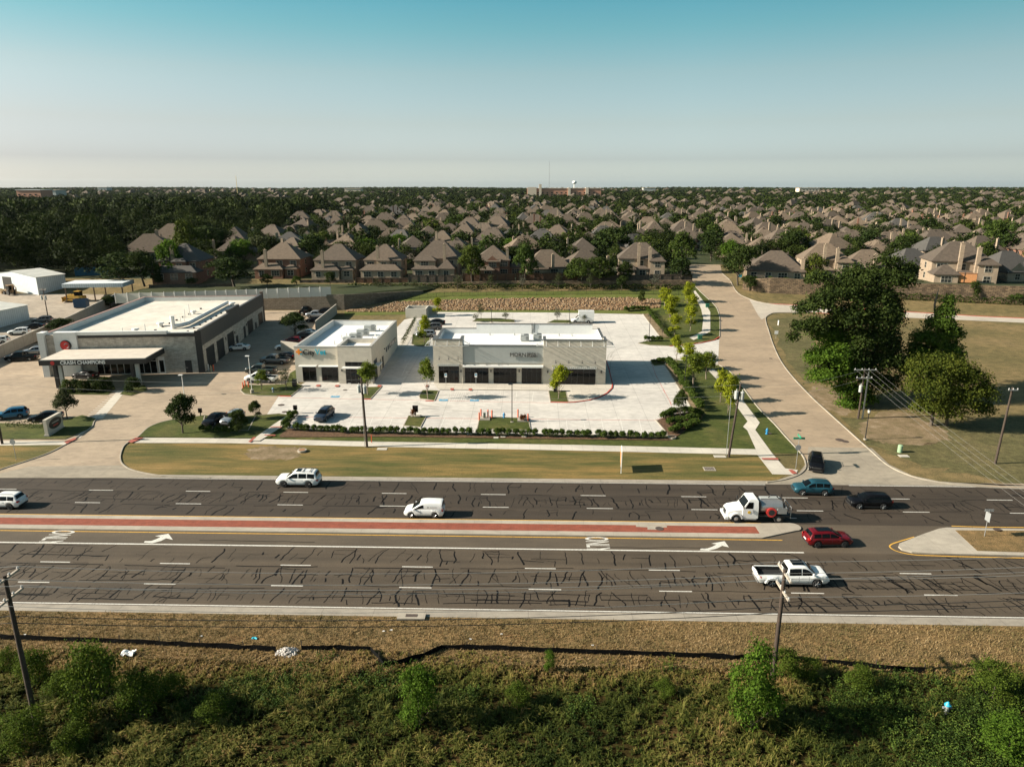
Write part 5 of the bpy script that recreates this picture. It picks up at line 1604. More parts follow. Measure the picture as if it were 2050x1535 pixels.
    grid_glass('windshield', [[(x + .012, y, z) for y, z in [top_pt(x, v, .012) for v in fl_(-.9, .9, 8)]] for x in fl_(g2 + .12 * dxw, g3 - .07 * dxw, 7)])
    rg = g1 - g0
    x_lo = g0 + (rg * .35 if kind not in ('sedan', 'pickup') else rg * .12)
    grid_glass('rear_window', [[(x - .014, y, z) for y, z in [top_pt(x, v, .008) for v in fl_(-.86, .86, 6)]] for x in fl_(x_lo, g1 - .04 * rg, 4)])
    nside = {'suv': 3, 'bigsuv': 3, 'sedan': 2, 'van': 1, 'pickup': 2}[kind]
    S0, S1 = g1 + .04, g3 - .14 * dxw
    cuts = {3: [(.02, .27), (.30, .575), (.605, 1.0)], 2: [(.02, .47), (.50, 1.0)], 1: [(.63, 1.0)]}[nside]
    for s in (-1, 1):
        for ca, cb in cuts:
            xs_g = fl_(S0 + (S1 - S0) * ca, S0 + (S1 - S0) * cb, 7)
            rows = [[(x, s * y, z) for y, z in [side_pt(x, u, .010) for u in ((.10, .36, .62, .90) if kind != 'van' else (.28, .45, .62, .80))]] for x in xs_g]
            if s < 0: rows = [r[::-1] for r in rows]
            grid_glass('side_window', rows)
    if glass_roof:
        g = MB(); g.box(g1 + .25 * (g2 - g1), g2 - .16, -wt_ * .66, wt_ * .66, zr + .048, zr + .058); g.build('sunroof', V_glass, o)
    if rails if rails is not None else K['rails']:
        for s in (-1, 1):
            g = MB(); g.tube([(g1 + .2, s * wt_ * .84, zr + .05), (g1 + .35, s * wt_ * .84, zr + .10), (g2 - .45, s * wt_ * .84, zr + .10), (g2 - .3, s * wt_ * .84, zr + .05)], .022, 6); g.build('roof_rail', V_plastic, o)
    # lights, grille, mirrors, handles
    zn = smooth_poly(bl, L * .45)
    for s in (-1, 1):
        g = MB(); g.add([(L * .498, s * half * .58, zn - .24), (L * .47, s * half * .885, zn - .22), (L * .44, s * half * .915, zn - .09), (L * .488, s * half * .60, zn - .13), (L * .46, s * half * .58, zn - .24), (L * .44, s * half * .83, zn - .22), (L * .42, s * half * .85, zn - .09), (L * .45, s * half * .6, zn - .13)],
                     [(0, 1, 2, 3), (0, 4, 5, 1), (1, 5, 6, 2), (2, 6, 7, 3), (3, 7, 4, 0)]); g.build('headlight', V_lamp, o)
        zz = .84 if kind != 'sedan' else .72
        tall = .5 if kind == 'van' else .3
        g = MB(); g.add([(-L * .503, s * half * .60, zz), (-L * .496, s * half * .90, zz), (-L * .455, s * half * .955, zz + .04), (-L * .503, s * half * .66, zz + tall * .7), (-L * .487, s * half * .87, zz + tall * .8), (-L * .455, s * half * .93, zz + tall * .7)],
                     [(0, 1, 4, 3), (1, 2, 5, 4), (0, 3, 5, 2)]); g.build('tail_light', V_tail, o)
        g = MB(); g.cbox((g3 - .32, s * (half * .95 + .06), zt1 + .12), (.13, .20, .15)); g.build('mirror', paint, o)
    g = MB(); g.box(L * .478, L * .503, -half * .5, half * .5, zn - .30, zn - .12); g.build('grille', V_plastic, o)
    g = MB(); g.box(-L * .505, -L * .49, -.26, .26, .66 if kind != 'van' else .8, .78 if kind != 'van' else .92); g.build('number_plate', M_wsign, o)
    zc = smooth_poly(bl, 0) - .16
    for s in (-1, 1):
        for xd in ((.10 * L, -.10 * L) if kind != 'van' else (.12 * L,)):
            g = MB(); g.box(xd - .1, xd + .1, s * (half + .0) - .012, s * half + .012, zc - .015, zc + .015); g.build('door_handle', paint, o)
    # wheels
    for cx in (xf, xr):
        for s in (-1, 1):
            y0, y1 = s * (half - .23), s * (half + .005)
            t = MB()
            rr = [(rw * .62, y1 * .996), (rw * .90, y1), (rw, y1 - s * .04), (rw, y0 + s * .04), (rw * .9, y0), (rw * .5, y0)]
            t.loft([[(cx + r * math.cos(a), y, rw + r * math.sin(a)) for a in [2 * math.pi * k / 20 for k in range(20)]] for r, y in rr], 0)
            wh = t.build('wheel', V_tyre, o, smooth=40, fix=True)
            rm = MB(); rm.cyl((cx, y1 - s * .05, rw), (cx, y1 - s * .035, rw), rw * .64, n=20)
            for k in range(5):
                a = 2 * math.pi * k / 5
                rm.tube([(cx, y1 - s * .02, rw), (cx + rw * .62 * math.cos(a), y1 - s * .004, rw + rw * .62 * math.sin(a))], .035, 5)
            rm.build('rim', rim or V_rim, wh, smooth=30, fix=True)
    return o
def at_car(xc_px, y_px, W=1.85, dirn=None, tilt=0):
    """ground point under the middle of a car whose near wheels stand at photo row y_px"""
    p = P(xc_px, y_px)
    return Vector((p.x, p.y + W / 2, gz(p.y + W / 2) + .035))
GV = 'vehicles driving on the highway'
def road(xc, y, W=1.9): 
    p = P(xc, y)
    return (p.x, p.y + W / 2, .036)
v = vehicle('bigsuv', 'large_suv', 'large white suv with black wheels and roof bars driving along the kerb lane', 'suv', road(594.5, 976.5, 2.0), math.pi, C_white, 5.3, 2.02, 1.93, 3.07, GV, V_rimdk, glass_roof=False)
sr = MB(); sr.box(-.45, .15, -.42, .42, 1.945, 1.955); sr.build('sunroof', V_glass, v)
for xx in (-1.6, -.75):
    g = MB(); g.box(xx - .03, xx + .03, -.66, .66, 1.965, 2.0); g.build('roof_bar', V_plastic, v)
p = P(8, 1022)
vehicle('suv', 'suv', 'white suv cut by the picture edge, beside the brick median', 'suv', (P(37, 1022).x - 2.3, P(8, 1021).y + .95, .036), math.pi, C_white, 4.6, 1.86, 1.72, 2.66, GV, V_rimdk)
v = vehicle('van', 'delivery_van', 'small white delivery van driving beside the brick median', 'van', road(848, 1038.5, 1.85), math.pi, C_white, 4.45, 1.84, 1.86, 2.66, GV)
for nm, f in (('emblem', lambda m: m.box(-.62, -.42, .928, .934, 1.27, 1.47)), ('lettering_band', lambda m: m.box(-1.5, -.75, .926, .932, 1.32, 1.42))):
    m = MB(); f(m); m.build(nm, plain('faint_print', (.40, .40, .39), .5), v)
vehicle('suv', 'suv', 'teal suv entering the kerb lane at the side street', 'suv', road(1631, 993.5), math.pi - .03, C_teal, 4.6, 1.84, 1.7, 2.62, GV)
vehicle('suv', 'suv', 'black suv with silver wheels in the middle far lane', 'suv', road(1746, 1020.5), math.pi, C_black, 4.75, 1.9, 1.66, 2.68, GV, rails=False)
vehicle('suv', 'suv', 'dark red suv with black roof turning through the median opening', 'suv', road(1662, 1097.5), .06, C_red, 4.7, 1.9, 1.66, 2.8, GV, V_rimdk, glass_roof=True, rails=False)
v = vehicle('pickup', 'pickup_truck', 'white dual cab pickup truck with empty black bed, driving beside the utility pole', 'pickup', road(1588, 1176.5, 2.1), 0, C_white, 6.55, 2.1, 2.0, 4.15, GV, trim=plain('lower_grey', (.16, .155, .15), .5), glass_roof=True)
for s in (-1, 1):
    m = MB(); m.loft([[(-1.98 + .72 * f * math.cos(a), s * (1.03 + .10 * (1 - k * .8)), (.45 + .60 * f * math.sin(a))) for a in [math.pi * j / 8 for j in range(9)]] for k, f in ((0, .62), (0, .86), (1, 1.0))], 0, close=False, caps=False)
    m.build('wheel_arch', C_white, v)
c = P(1641, 944)
ca_, cb_ = P(1638, 918), P(1641, 950)
vehicle('suv', 'suv', 'black suv waiting at the mouth of the side street', 'suv', (c.x, c.y + 1.4, gz(c.y) + .055), math.atan2(cb_.y - ca_.y, cb_.x - ca_.x), C_black, 4.7, 1.88, 1.68, 2.7, None)
# tank truck
def tank_truck():
    p = road(1523, 1048.5, 2.4)
    o = thing('tank_truck', 'white cab tank truck with grey steel tank and red hose reel, driving past the median', 'truck', (p[0], p[1], p[2]), math.pi, GV)
    def B(name, mat, f, sm=None, par=None):
        m = MB(); f(m); return m.build(name, mat, par or o, smooth=sm)
    w = 1.15
    def hood(m):
        rings = []
        for x, zt, hw in ((3.72, 1.05, .78), (3.66, 1.30, .86), (3.4, 1.50, .92), (2.6, 1.66, .98), (1.95, 1.74, 1.02)):
            rings.append([(x, -hw, .62), (x, -hw, zt - .18), (x, -hw * .82, zt), (x, hw * .82, zt), (x, hw, zt - .18), (x, hw, .62)])
        m.loft(rings)
    B('hood', C_white, hood, 30)
    def cab(m):
        rings = []
        for z, x0, x1, hw in ((.55, .35, 2.05, 1.08), (1.6, .35, 2.05, 1.10), (1.75, .35, 1.98, 1.08), (2.62, .40, 1.42, .98), (2.76, .5, 1.3, .9)):
            rings.append([(x1, -hw, z), (x1, hw, z), (x0, hw, z), (x0, -hw, z)])
        m.loft(rings)
    B('cab', C_white, cab, 30)
    B('windshield', V_glass, lambda m: m.add([(2.0, -.98, 1.80), (2.0, .98, 1.80), (1.47, .9, 2.56), (1.47, -.9, 2.56)], [(0, 1, 2, 3)]))
    for s in (-1, 1):
        B('side_window', V_glass, lambda m: m.add([(.95, s * 1.092, 1.72), (1.85, s * 1.092, 1.72), (1.42, s * 1.02, 2.45), (.95, s * 1.02, 2.45)], [(0, 1, 2, 3) if s < 0 else (3, 2, 1, 0)]))
        B('door_emblem', plain('emblem_yellow', (.65, .40, .03), .5), lambda m: m.cyl((1.35, s * 1.10, 1.3), (1.35, s * 1.115, 1.3), .17, n=16))
        B('headlight', V_lamp, lambda m: m.cbox((3.6, s * .72, .98), (.16, .26, .3)))
        B('mirror', V_plastic, lambda m: m.cbox((2.05, s * 1.32, 2.0), (.1, .16, .42)))
        B('fender', C_white, lambda m: m.loft([[(2.72 + r * math.cos(a), s * y, .5 + r * math.sin(a)) for a in [math.pi * j / 10 for j in range(11)]] for r, y in ((.54, 1.16), (.68, 1.16), (.70, .8))], 0, close=False, caps=False), 30)
        B('step', M_steel, lambda m: m.box(.5, 1.9, s * 1.0 - .12, s * 1.0 + .12, .42, .52))
    B('grille', V_plastic, lambda m: m.box(3.70, 3.76, -.5, .5, .75, 1.25))
    B('bumper', C_white, lambda m: m.box(3.55, 3.92, -1.1, 1.1, .42, .72))
    B('chassis', V_plastic, lambda m: (m.box(-3.3, 3.3, -.42, .42, .52, .80), m.box(-3.2, .2, -1.1, 1.1, .80, .92)))
    def tank(m):
        rings = []
        for x, f in ((.18, .55), (.12, .85), (.0, 1.0), (-2.3, 1.0), (-2.42, .85), (-2.48, .55)):
            rings.append([(x, 1.0 * f * math.cos(a), 1.75 + .82 * f * math.sin(a)) for a in [2 * math.pi * k / 20 for k in range(20)]])
        m.loft(rings)
    B('tank', plain('tank_steel', (.40, .40, .39), .32, .7, vary=.1), tank, 40)
    B('catwalk', M_greym, lambda m: m.box(-2.2, 0, -.3, .3, 2.57, 2.62))
    B('top_pipe', V_plastic, lambda m: m.tube([(-.9, .1, 2.6), (-1.1, .15, 2.95), (-1.7, .2, 2.95), (-2.0, .3, 2.65), (-2.35, .6, 2.5), (-2.6, .9, 1.7)], .06, 8), 40)
    B('exhaust', V_plastic, lambda m: m.tube([(.25, .85, .7), (.25, .85, 2.5)], .09, 8), 40)
    rl = B('hose_reel', plain('hose_red', (.55, .035, .03), .5), lambda m: m.loft([[(-1.05 + r * math.cos(a), y, 1.35 + r * math.sin(a)) for a in [2 * math.pi * k / 24 for k in range(24)]] for r, y in ((.2, 1.24), (.55, 1.24), (.55, 1.18), (.42, 1.16), (.42, .84), (.55, .82), (.55, .78), (.2, .78))]), 40)
    B('hub', V_plastic, lambda m: m.cyl((-1.05, 1.24, 1.35), (-1.05, 1.27, 1.35), .34, n=18), 40, rl)
    B('tool_tray', M_steel, lambda m: (m.box(-2.7, -1.7, .75, 1.22, 1.2, 1.26), m.box(-2.7, -1.7, 1.18, 1.22, 1.26, 1.9), m.box(-2.7, -2.64, .75, 1.18, 1.26, 1.9), m.box(-1.76, -1.7, .75, 1.18, 1.26, 1.75)))
    B('red_box', plain('hose_red', (0, 0, 0)), lambda m: m.cbox((-2.2, .98, 1.4), (.5, .3, .25)))
    B('rear_rack', M_steel, lambda m: [m.tube([(-3.2, y, .6), (-3.2, y, 1.95)], .04, 6) for y in (-1.05, -.3, .3, 1.05)] + [m.tube([(-3.2, -1.05, z), (-3.2, 1.05, z)], .035, 6) for z in (.7, 1.3, 1.9)] + [m.tube([(-3.2, 1.05, .65), (-3.9, 1.0, .62)], .04, 6)])
    for x, yy in ((2.72, (1.0,)), (-1.95, (1.0, .68))):
        for s in (-1, 1):
            y1 = s * 1.12
            y0 = s * (.86 if len(yy) == 1 else .55)
            t = MB(); r = .50
            t.loft([[(x + q * math.cos(a), y, r + q * math.sin(a)) for a in [2 * math.pi * k / 22 for k in range(22)]] for q, y in ((r * .58, y1), (r * .92, y1), (r, y1 - s * .04), (r, y0), (r * .5, y0))])
            wh = t.build('wheel', V_tyre, o, smooth=40, fix=True)
            B('rim', V_rim, lambda m: (m.cyl((x, y1 - s * .03, r), (x, y1 + s * .012, r), r * .56, r * .42, n=20), m.cyl((x, y1 + s * .012, r), (x, y1 + s * .05, r), r * .2, n=12)), 40, wh)
    m = MB(); m.loft([[(-1.95 + q * math.cos(a), s_, .5 + q * math.sin(a)) for a in [math.pi * (.05 + .9 * j / 8) for j in range(9)]] for q, s_ in ((.6, 1.15), (.62, .6))], 0, close=False, caps=False); m.build('mudguard', V_plastic, o)
tank_truck()
# parked cars
GP = 'cars parked on the lots'
def parked(kind, xp, yp, deg, paint, label, cat='car', name='parked_car', **k):
    c = P(xp, yp)
    d = dict(suv=(4.6, 1.86, 1.7, 2.65), sedan=(4.75, 1.84, 1.42, 2.75), pickup=(5.8, 2.0, 1.92, 3.6), bigsuv=(5.1, 2.0, 1.86, 2.9), van=(5.6, 2.0, 2.4, 3.3))[kind]
    return vehicle(kind, name, label, cat, (c.x, c.y, c.z + .06), R(deg), paint, *d, group=GP, **k)
parked('suv', 650, 838, -98, C_navy, 'dark navy suv alone in the front row of the pale lot', 'suv')
parked('sedan', 430, 846, -97, C_black, 'black sedan parked on the lawn bay by the drive')
parked('suv', 467, 845, -100, C_silver, 'pale silver suv beside the black sedan on the lawn bay', 'suv')
parked('suv', 25, 837, 205, C_blue, 'bright blue suv nose in at the front hedge', 'suv')
parked('sedan', 93, 841, 200, C_black, 'black car parked behind the stone monument sign')
parked('sedan', 172, 757, 172, C_black, 'black car standing in the shade under the canopy', rails=False)
parked('pickup', 524, 765, 178, C_white, 'white pickup truck at the lawn corner with the lamp post', 'pickup', 'parked_pickup')
parked('pickup', 524, 748, 178, C_green, 'dark green pickup truck behind the white one', 'pickup', 'parked_pickup')
parked('pickup', 552, 728, 176, C_grey, 'grey pickup truck by the low pale gate wall', 'pickup', 'parked_pickup')
parked('sedan', 570, 718, 170, C_black, 'black car beyond the grey pickup by the gate wall')
parked('sedan', 478, 701, 195, C_white, 'white coupe by the open workshop bays')
parked('sedan', 574, 699, 190, C_white, 'white car with raised hood behind the gate wall')
parked('suv', 585, 689, 180, C_red, 'dark red suv behind the low gate wall', 'suv')
parked('suv', 604, 680, 180, C_black, 'black suv in the workshop row under the tree', 'suv')
parked('sedan', 617, 671, 180, C_white, 'white sedan in the workshop row beside the clinic')
parked('sedan', 632, 645, 180, C_black, 'low black car nearest the white pickup in the back row')
parked('pickup', 636, 636, 180, C_silver, 'silver pickup truck near the block retaining wall', 'pickup', 'parked_pickup')
parked('suv', 648, 629, 180, C_black, 'black suv furthest back by the block wall', 'suv')
parked('pickup', 612, 628, 90, C_black, 'black truck standing against the block retaining wall', 'pickup', 'parked_pickup')
parked('pickup', 45, 722, 195, C_black, 'black pickup truck beside the tall panel at the workshop corner', 'pickup', 'parked_pickup')
parked('suv', 72, 709, 195, C_silver, 'silver suv behind the black pickup at the workshop corner', 'suv')
parked('suv', -4, 688, 200, C_white, 'white suv by the precast wall cut by the picture edge', 'suv')
parked('suv', 40, 670, 195, C_white, 'white suv along the inside of the yard wall', 'suv')
parked('sedan', 70, 658, 195, C_black, 'black car between the white suv and the yard pole')
parked('suv', 86, 646, 195, C_grey, 'grey suv at the foot of the yard pole', 'suv')
parked('suv', 853, 675, 185, C_silver, 'silver suv behind the retail building near the clinic path', 'suv')
parked('suv', 866, 660, 185, C_grey, 'grey suv, middle of three behind the retail building', 'suv')
parked('sedan', 872, 650, 185, C_black, 'black car, third of three near the bin enclosure')
bv = parked('van', 1165, 646, 180, C_white, 'white box van parked behind the retail building', 'van', 'box_van')
bb = MB(); bb.box(-2.9, .9, -1.08, 1.08, .75, 3.0); bb.build('cargo_box', C_white, bv)
# yard machines
def dozer():
    c = P(155, 603)
    o = thing('bulldozer', 'yellow bulldozer standing under the open metal canopy', 'bulldozer', (c.x, c.y, c.z), R(178))
    Y = plain('machine_yellow', (.42, .24, .03), .5, vary=.15)
    def B(name, mat, f, par=None):
        m = MB(); f(m); return m.build(name, mat, par or o)
    for s in (-1, 1): B('track', V_tyre, lambda m: m.loft([[(x, s * 1.25 - .3, z), (x, s * 1.25 + .3, z)][::1] for x, z in ((-2.1, .45), (-1.9, .1), (1.9, .1), (2.1, .45), (1.6, .95), (-1.6, .95), (-2.1, .45))], 0, close=False, caps=False) or m.prism([(-1.9, s * 1.25 - .28), (1.9, s * 1.25 - .28), (1.9, s * 1.25 + .28), (-1.9, s * 1.25 + .28)], .12, .93))
    B('body', Y, lambda m: (m.box(-2.2, .2, -.9, .9, .7, 1.6), m.box(.2, 2.4, -.7, .7, .7, 1.9)))
    B('cab', Y, lambda m: m.box(-1.4, .2, -.8, .8, 2.75, 2.9))
    B('cab_glass', V_glass, lambda m: m.box(-1.35, .15, -.75, .75, 1.6, 2.75))
    B('blade', Y, lambda m: m.loft([[(x, -2.0, z), (x, 2.0, z), (x + .1, 2.0, z), (x + .1, -2.0, z)] for x, z in ((3.1, .05), (2.9, .5), (2.95, 1.0), (3.15, 1.35))]))
    B('push_arm', Y, lambda m: (m.box(0, 2.95, -1.65, -1.5, .4, .65), m.box(0, 2.95, 1.5, 1.65, .4, .65)))
    B('exhaust', V_plastic, lambda m: m.cyl((1.4, 0, 1.9), (1.4, 0, 2.7), .08))
dozer()
def backhoe():
    c = P(22, 590)
    o = thing('backhoe', 'weathered brown backhoe in front of the open shed doorway', 'backhoe', (c.x, c.y, c.z), R(150))
    Y = plain('machine_brown', (.22, .14, .07), .6, vary=.2)
    def B(name, mat, f, par=None):
        m = MB(); f(m); return m.build(name, mat, par or o)
    B('body', Y, lambda m: (m.box(-1, 2.2, -.5, .5, .7, 1.5)))
    B('cab', V_glass, lambda m: m.box(-1.0, .5, -.75, .75, 1.5, 2.7)); B('cab_roof', Y, lambda m: m.box(-1.1, .6, -.85, .85, 2.7, 2.85))
    B('boom', Y, lambda m: m.tube([(-1, 0, 1), (-2.2, 0, 3.2), (-3.6, 0, 2.2), (-3.4, 0, .6)], .17, 6)); B('bucket', Y, lambda m: m.box(2.9, 3.7, -1.1, 1.1, .1, .9))
    B('loader_arm', Y, lambda m: (m.tube([(.4, -.8, 1.4), (2, -.8, 1.5), (3, -.8, .5)], .1), m.tube([(.4, .8, 1.4), (2, .8, 1.5), (3, .8, .5)], .1)))
    for x, r in ((1.7, .5), (-.6, .75)):
        for s in (-1, 1): B('wheel', V_tyre, lambda m: m.cyl((x, s * .7, r), (x, s * 1.05, r), r, n=16))
backhoe()
def skip_bin(px_, py_, L, W, h, mat, label, rz):
    c = P(px_, py_)
    o = thing('skip_container', label, 'container', (c.x, c.y, c.z + .05), rz)
    m = MB(); t = .1
    m.box(-L / 2, L / 2, -W / 2, -W / 2 + t, 0, h); m.box(-L / 2, L / 2, W / 2 - t, W / 2, 0, h); m.box(-L / 2, -L / 2 + t, -W / 2 + t, W / 2 - t, 0, h); m.box(L / 2 - t, L / 2, -W / 2 + t, W / 2 - t, 0, h); m.box(-L / 2 + t, L / 2 - t, -W / 2 + t, W / 2 - t, .05, .5)
    m.build('shell', mat, o)
    m = MB()
    for k in range(7): m.box(-L / 2 + .3 + k * (L - .6) / 6 - .06, -L / 2 + .3 + k * (L - .6) / 6 + .06, -W / 2 - .1, -W / 2 - .003, 0, h)
    m.build('rib', mat, o)
M_cblue = plain('container_blue', (.03, .14, .24), .5, vary=.15)
skip_bin(188, 551, 10, 2.5, 2.4, M_cblue, 'long blue skip container at the back of the yard by the trees', R(12))
skip_bin(164, 615, 3.2, 2.2, 2.2, plain('bin_blue2', (.02, .06, .12), .5), 'small dark blue bin in front of the bulldozer canopy', R(10))
skip_bin(218, 548, 6, 2.4, 2.2, plain('container_green', (.03, .10, .05), .5), 'green skip container behind the pale lean-to at the yard back', R(10))
# ---------------------------------------------------------------- walls and fences
M_blockwall = bricks('retaining_block', (.20, .165, .125), (.145, .12, .09), (.07, .058, .045), 1.0, .42, .03, var=.2, bump=.5)
M_fstone = bricks('field_stone', (.26, .18, .11), (.12, .085, .055), (.055, .042, .03), .9, .4, .04, var=.45, bump=.6, nscale=.6)
M_vinyl = plain('vinyl_panel', (.56, .54, .48), .6, vary=.06)
M_cedar = bricks('cedar_boards', (.115, .058, .032), (.085, .045, .026), (.03, .018, .012), .16, 60, .012, offset=0, var=.4, bump=.2)
M_cedgrey = bricks('grey_boards', (.105, .082, .062), (.08, .062, .048), (.03, .022, .018), .16, 60, .012, offset=0, var=.35, bump=.2)
def wall_line(name, label, cat, pts, mat, t=.4, group=None):
    """pts: (x, y, z bottom, z top)"""
    m = MB()
    for a, b in zip(pts, pts[1:]):
        d = (Vector((b[0] - a[0], b[1] - a[1], 0))).normalized()
        s = Vector((-d.y, d.x, 0)) * t
        vs = [(a[0], a[1], a[2]), (b[0], b[1], b[2]), (b[0] + s.x, b[1] + s.y, b[2]), (a[0] + s.x, a[1] + s.y, a[2]), (a[0], a[1], a[3]), (b[0], b[1], b[3]), (b[0] + s.x, b[1] + s.y, b[3]), (a[0] + s.x, a[1] + s.y, a[3])]
        m.add(vs, [(3, 2, 1, 0), (4, 5, 6, 7), (0, 1, 5, 4), (1, 2, 6, 5), (2, 3, 7, 6), (3, 0, 4, 7)])
    return tag(m.build(name, mat), label, cat, group)
A, B_, C_ = P(250, 620), P(690, 621), P(847, 587)
wall_line('retaining_wall', 'tall grey block retaining wall behind the workshop lot', 'wall', [(A.x, A.y, 2, 7.5), (B_.x, B_.y, 2, 7.6), (C_.x, C_.y, 4, 6.4)], M_blockwall)
fl_ = MB()
fl_.add([(A.x - 1, A.y + .3, 7.4), (A.x, A.y + .3, 7.45), (B_.x, B_.y + .3, 7.55), (C_.x, C_.y + .3, 6.3), (C_.x + 10, 217, 6.9), (B_.x, 217, 7.0), (A.x, 217, 7.0), (A.x - 1, 217, 7.0)], [(0, 1, 6, 7), (1, 2, 5, 6), (2, 3, 4, 5)])
tag(fl_.build('terrace', M_sub), kind='structure')
# pale panel fence
wf = thing('panel_fence', 'pale white panel fence stepping along the top of the block wall', 'fence', (0, 0, 0))
fp = [PZ(232, 603, 6.9), PZ(330, 600, 7.2), PZ(535, 593, 7.5), PZ(663, 588.5, 7.75)]
for a, b in zip(fp, fp[1:]):
    n = max(1, int((b - a).length / 2.5))
    for k in range(n):
        p, q = a.lerp(b, k / n), a.lerp(b, (k + 1) / n)
        z = max(p.z, q.z)
        m = MB(); d = (q - p).normalized(); s = Vector((-d.y, d.x, 0)) * .05
        m.add([(p.x, p.y, z - .6), (q.x, q.y, z - .6), (q.x, q.y, z + 1.9), (p.x, p.y, z + 1.9), (p.x + s.x, p.y + s.y, z - .6), (q.x + s.x, q.y + s.y, z - .6), (q.x + s.x, q.y + s.y, z + 1.9), (p.x + s.x, p.y + s.y, z + 1.9)], [(0, 1, 2, 3), (5, 4, 7, 6), (3, 2, 6, 7), (0, 3, 7, 4), (1, 5, 6, 2)])
        m.build('panel', M_vinyl, wf)
        m = MB(); m.cbox((p.x, p.y - .07, z + .7), (.16, .16, 2.7)); m.build('post', M_whiteM, wf)
# precast wall of the yard
yw = [P(-120, 770), P(0, 717), P(83, 679), P(145, 652), P(232, 607), P(262, 604)]
wall_line('precast_wall', 'pale precast concrete wall between the yard and the workshop', 'wall', [(p.x, p.y, p.z - .5, p.z + 2.5) for p in yw], M_tilt, .25)
tag(sheet('mulch_bed', px([(95, 676), (150, 653), (236, 608), (300, 612), (314, 600), (130, 668)]), M_mulch, .05), kind='structure')
gw = [P(563, 703), P(598, 707)]
wall_line('gate_wall', 'low pale wall screening the workshop lot beside the clinic', 'wall', [(p.x, p.y, p.z - .2, p.z + 2.2) for p in gw], M_tilt, .25)
cw = [P(634, 664), P(675, 628)]
wall_line('side_wall', 'pale precast wall running back beside the clinic roof', 'wall', [(p.x, p.y, p.z - .2, p.z + 2.6) for p in cw], M_tilt, .25)
# timber fences along the gardens
def board_fence(label, p0, p1, mat, h=2.0, post=M_cedgrey):
    o = thing('timber_fence', label, 'fence', (p0.x, p0.y, p0.z), math.atan2(p1.y - p0.y, p1.x - p0.x), 'timber fences along the gardens')
    L = Vector((p1.x - p0.x, p1.y - p0.y, 0)).length
    m = MB(); m.box(0, L, 0, .05, -1.2, h); m.build('board_panel', mat, o)
    n = max(2, int(L / 2.6))
    for k in range(n + 1):
        m = MB(); x = L * k / n; m.box(x - .06, x + .06, -.10, -.004, -1.2, h + .1); m.build('post', post, o)
    m = MB(); m.box(0, L, -.06, -.003, h - .25, h - .13); m.build('rail', post, o)
YF = 213.5
for a, b, top, mat, lab in ((600, 708, 560, M_cedgrey, 'weathered grey timber fence below the houses by the panel fence end'), (711, 816, 556, M_cedar, 'red brown timber fence below the second fence house'), (818, 924, 550.5, M_cedgrey, 'long brown timber fence below the turret house'), (926, 1031, 547, M_cedar, 'dark timber fence in front of the red brick house among trees'),
                            (1033, 1163, 546, M_cedar, 'reddish timber fence with pale posts below the low steep roofed house'), (1165, 1300, 550, M_cedgrey, 'grey timber fence below the rounded hedge'), (1302, 1386, 549, M_cedgrey, 'grey timber fence ending at the side street')):
    p, q = PY(a, top, YF), PY(b, top, YF)
    zz = p.z - 2.0
    board_fence(lab, Vector((p.x, YF, zz)), Vector((q.x, YF, zz)), mat)
p, q = PY(300, 583, 203), PY(470, 580, 206)
board_fence('dark timber fence behind the panel fence below the dark roofed house', p, q, M_cedgrey, 1.9)
p, q = PY(1905, 556, 206), PY(1955, 562, 204)
board_fence('bright orange timber fence beside the patio of the cream house', p, q, plain('fresh_cedar', (.42, .19, .075), .8, vary=.2), 1.5)
# stone walls
def zt_(x, y, yy): return PY(x, y, yy).z
wl = [(PY(a, 570, 211.5).x, 211.5, 5.5, zt_(a, t, 211.5)) for a, t in ((690, 571), (820, 568), (1000, 563), (1200, 562), (1386, 561))]
wall_line('stone_wall', 'long field stone wall below the timber fences', 'wall', wl, M_fstone, .5)
mb = MB()
for (x0, y0, _, z0), (x1, y1, _, z1) in zip(wl, wl[1:]): mb.add([(x0, y0 + .4, z0 - .05), (x1, y1 + .4, z1 - .05), (x1, 217.5, 8.04), (x0, 217.5, 8.04)], [(0, 1, 2, 3)])
tag(mb.build('terrace', M_sub), kind='structure')
wr_px = [(1486, 560, 580), (1540, 556, 587), (1660, 562, 592), (1810, 567, 597), (1930, 570, 602), (2060, 574, 609), (2300, 580, 622)]
wr = []
for x, t, b in wr_px:
    p = P(x, b); wr.append((p.x, p.y, p.z - .4, PY(x, t, p.y).z))
wall_line('stone_wall', 'field stone wall grown with ivy below the houses right of the street', 'wall', wr, M_fstone, .5)
mb = MB()
for (x0, y0, _, z0), (x1, y1, _, z1) in zip(wr, wr[1:]): mb.add([(x0, y0 + .4, z0 - .05), (x1, y1 + .4, z1 - .05), (x1 + 4, 221, 8.04), (x0 + 4, 221, 8.04)], [(0, 1, 2, 3)])
tag(mb.build('terrace', M_sub), kind='structure')
# black iron fence along the top of the stone slope
ifn = thing('iron_fence', 'black iron picket fence along the top of the stone slope', 'fence', (0, 0, 0))
ip = dense(px([(690, 618), (792, 601), (894, 593.5), (1034, 591), (1260, 589), (1374, 591)]), .14)
m = MB(); r2 = MB()
for k, p in enumerate(ip):
    z = gz(p.y)
    m.box(p.x - .012, p.x + .012, p.y - .012, p.y + .012, z + .08, z + 1.3)
    if k % 17 == 0:
        t = MB(); t.cbox((p.x, p.y, z + .7), (.07, .07, 1.5)); t.build('post', M_blk, ifn)
m.build('picket', M_blk, ifn)
for h in (.2, 1.18):
    r2.tube([(p.x, p.y, gz(p.y) + h) for p in ip[::8]], .022, 4)
r2.build('rail', M_blk, ifn)
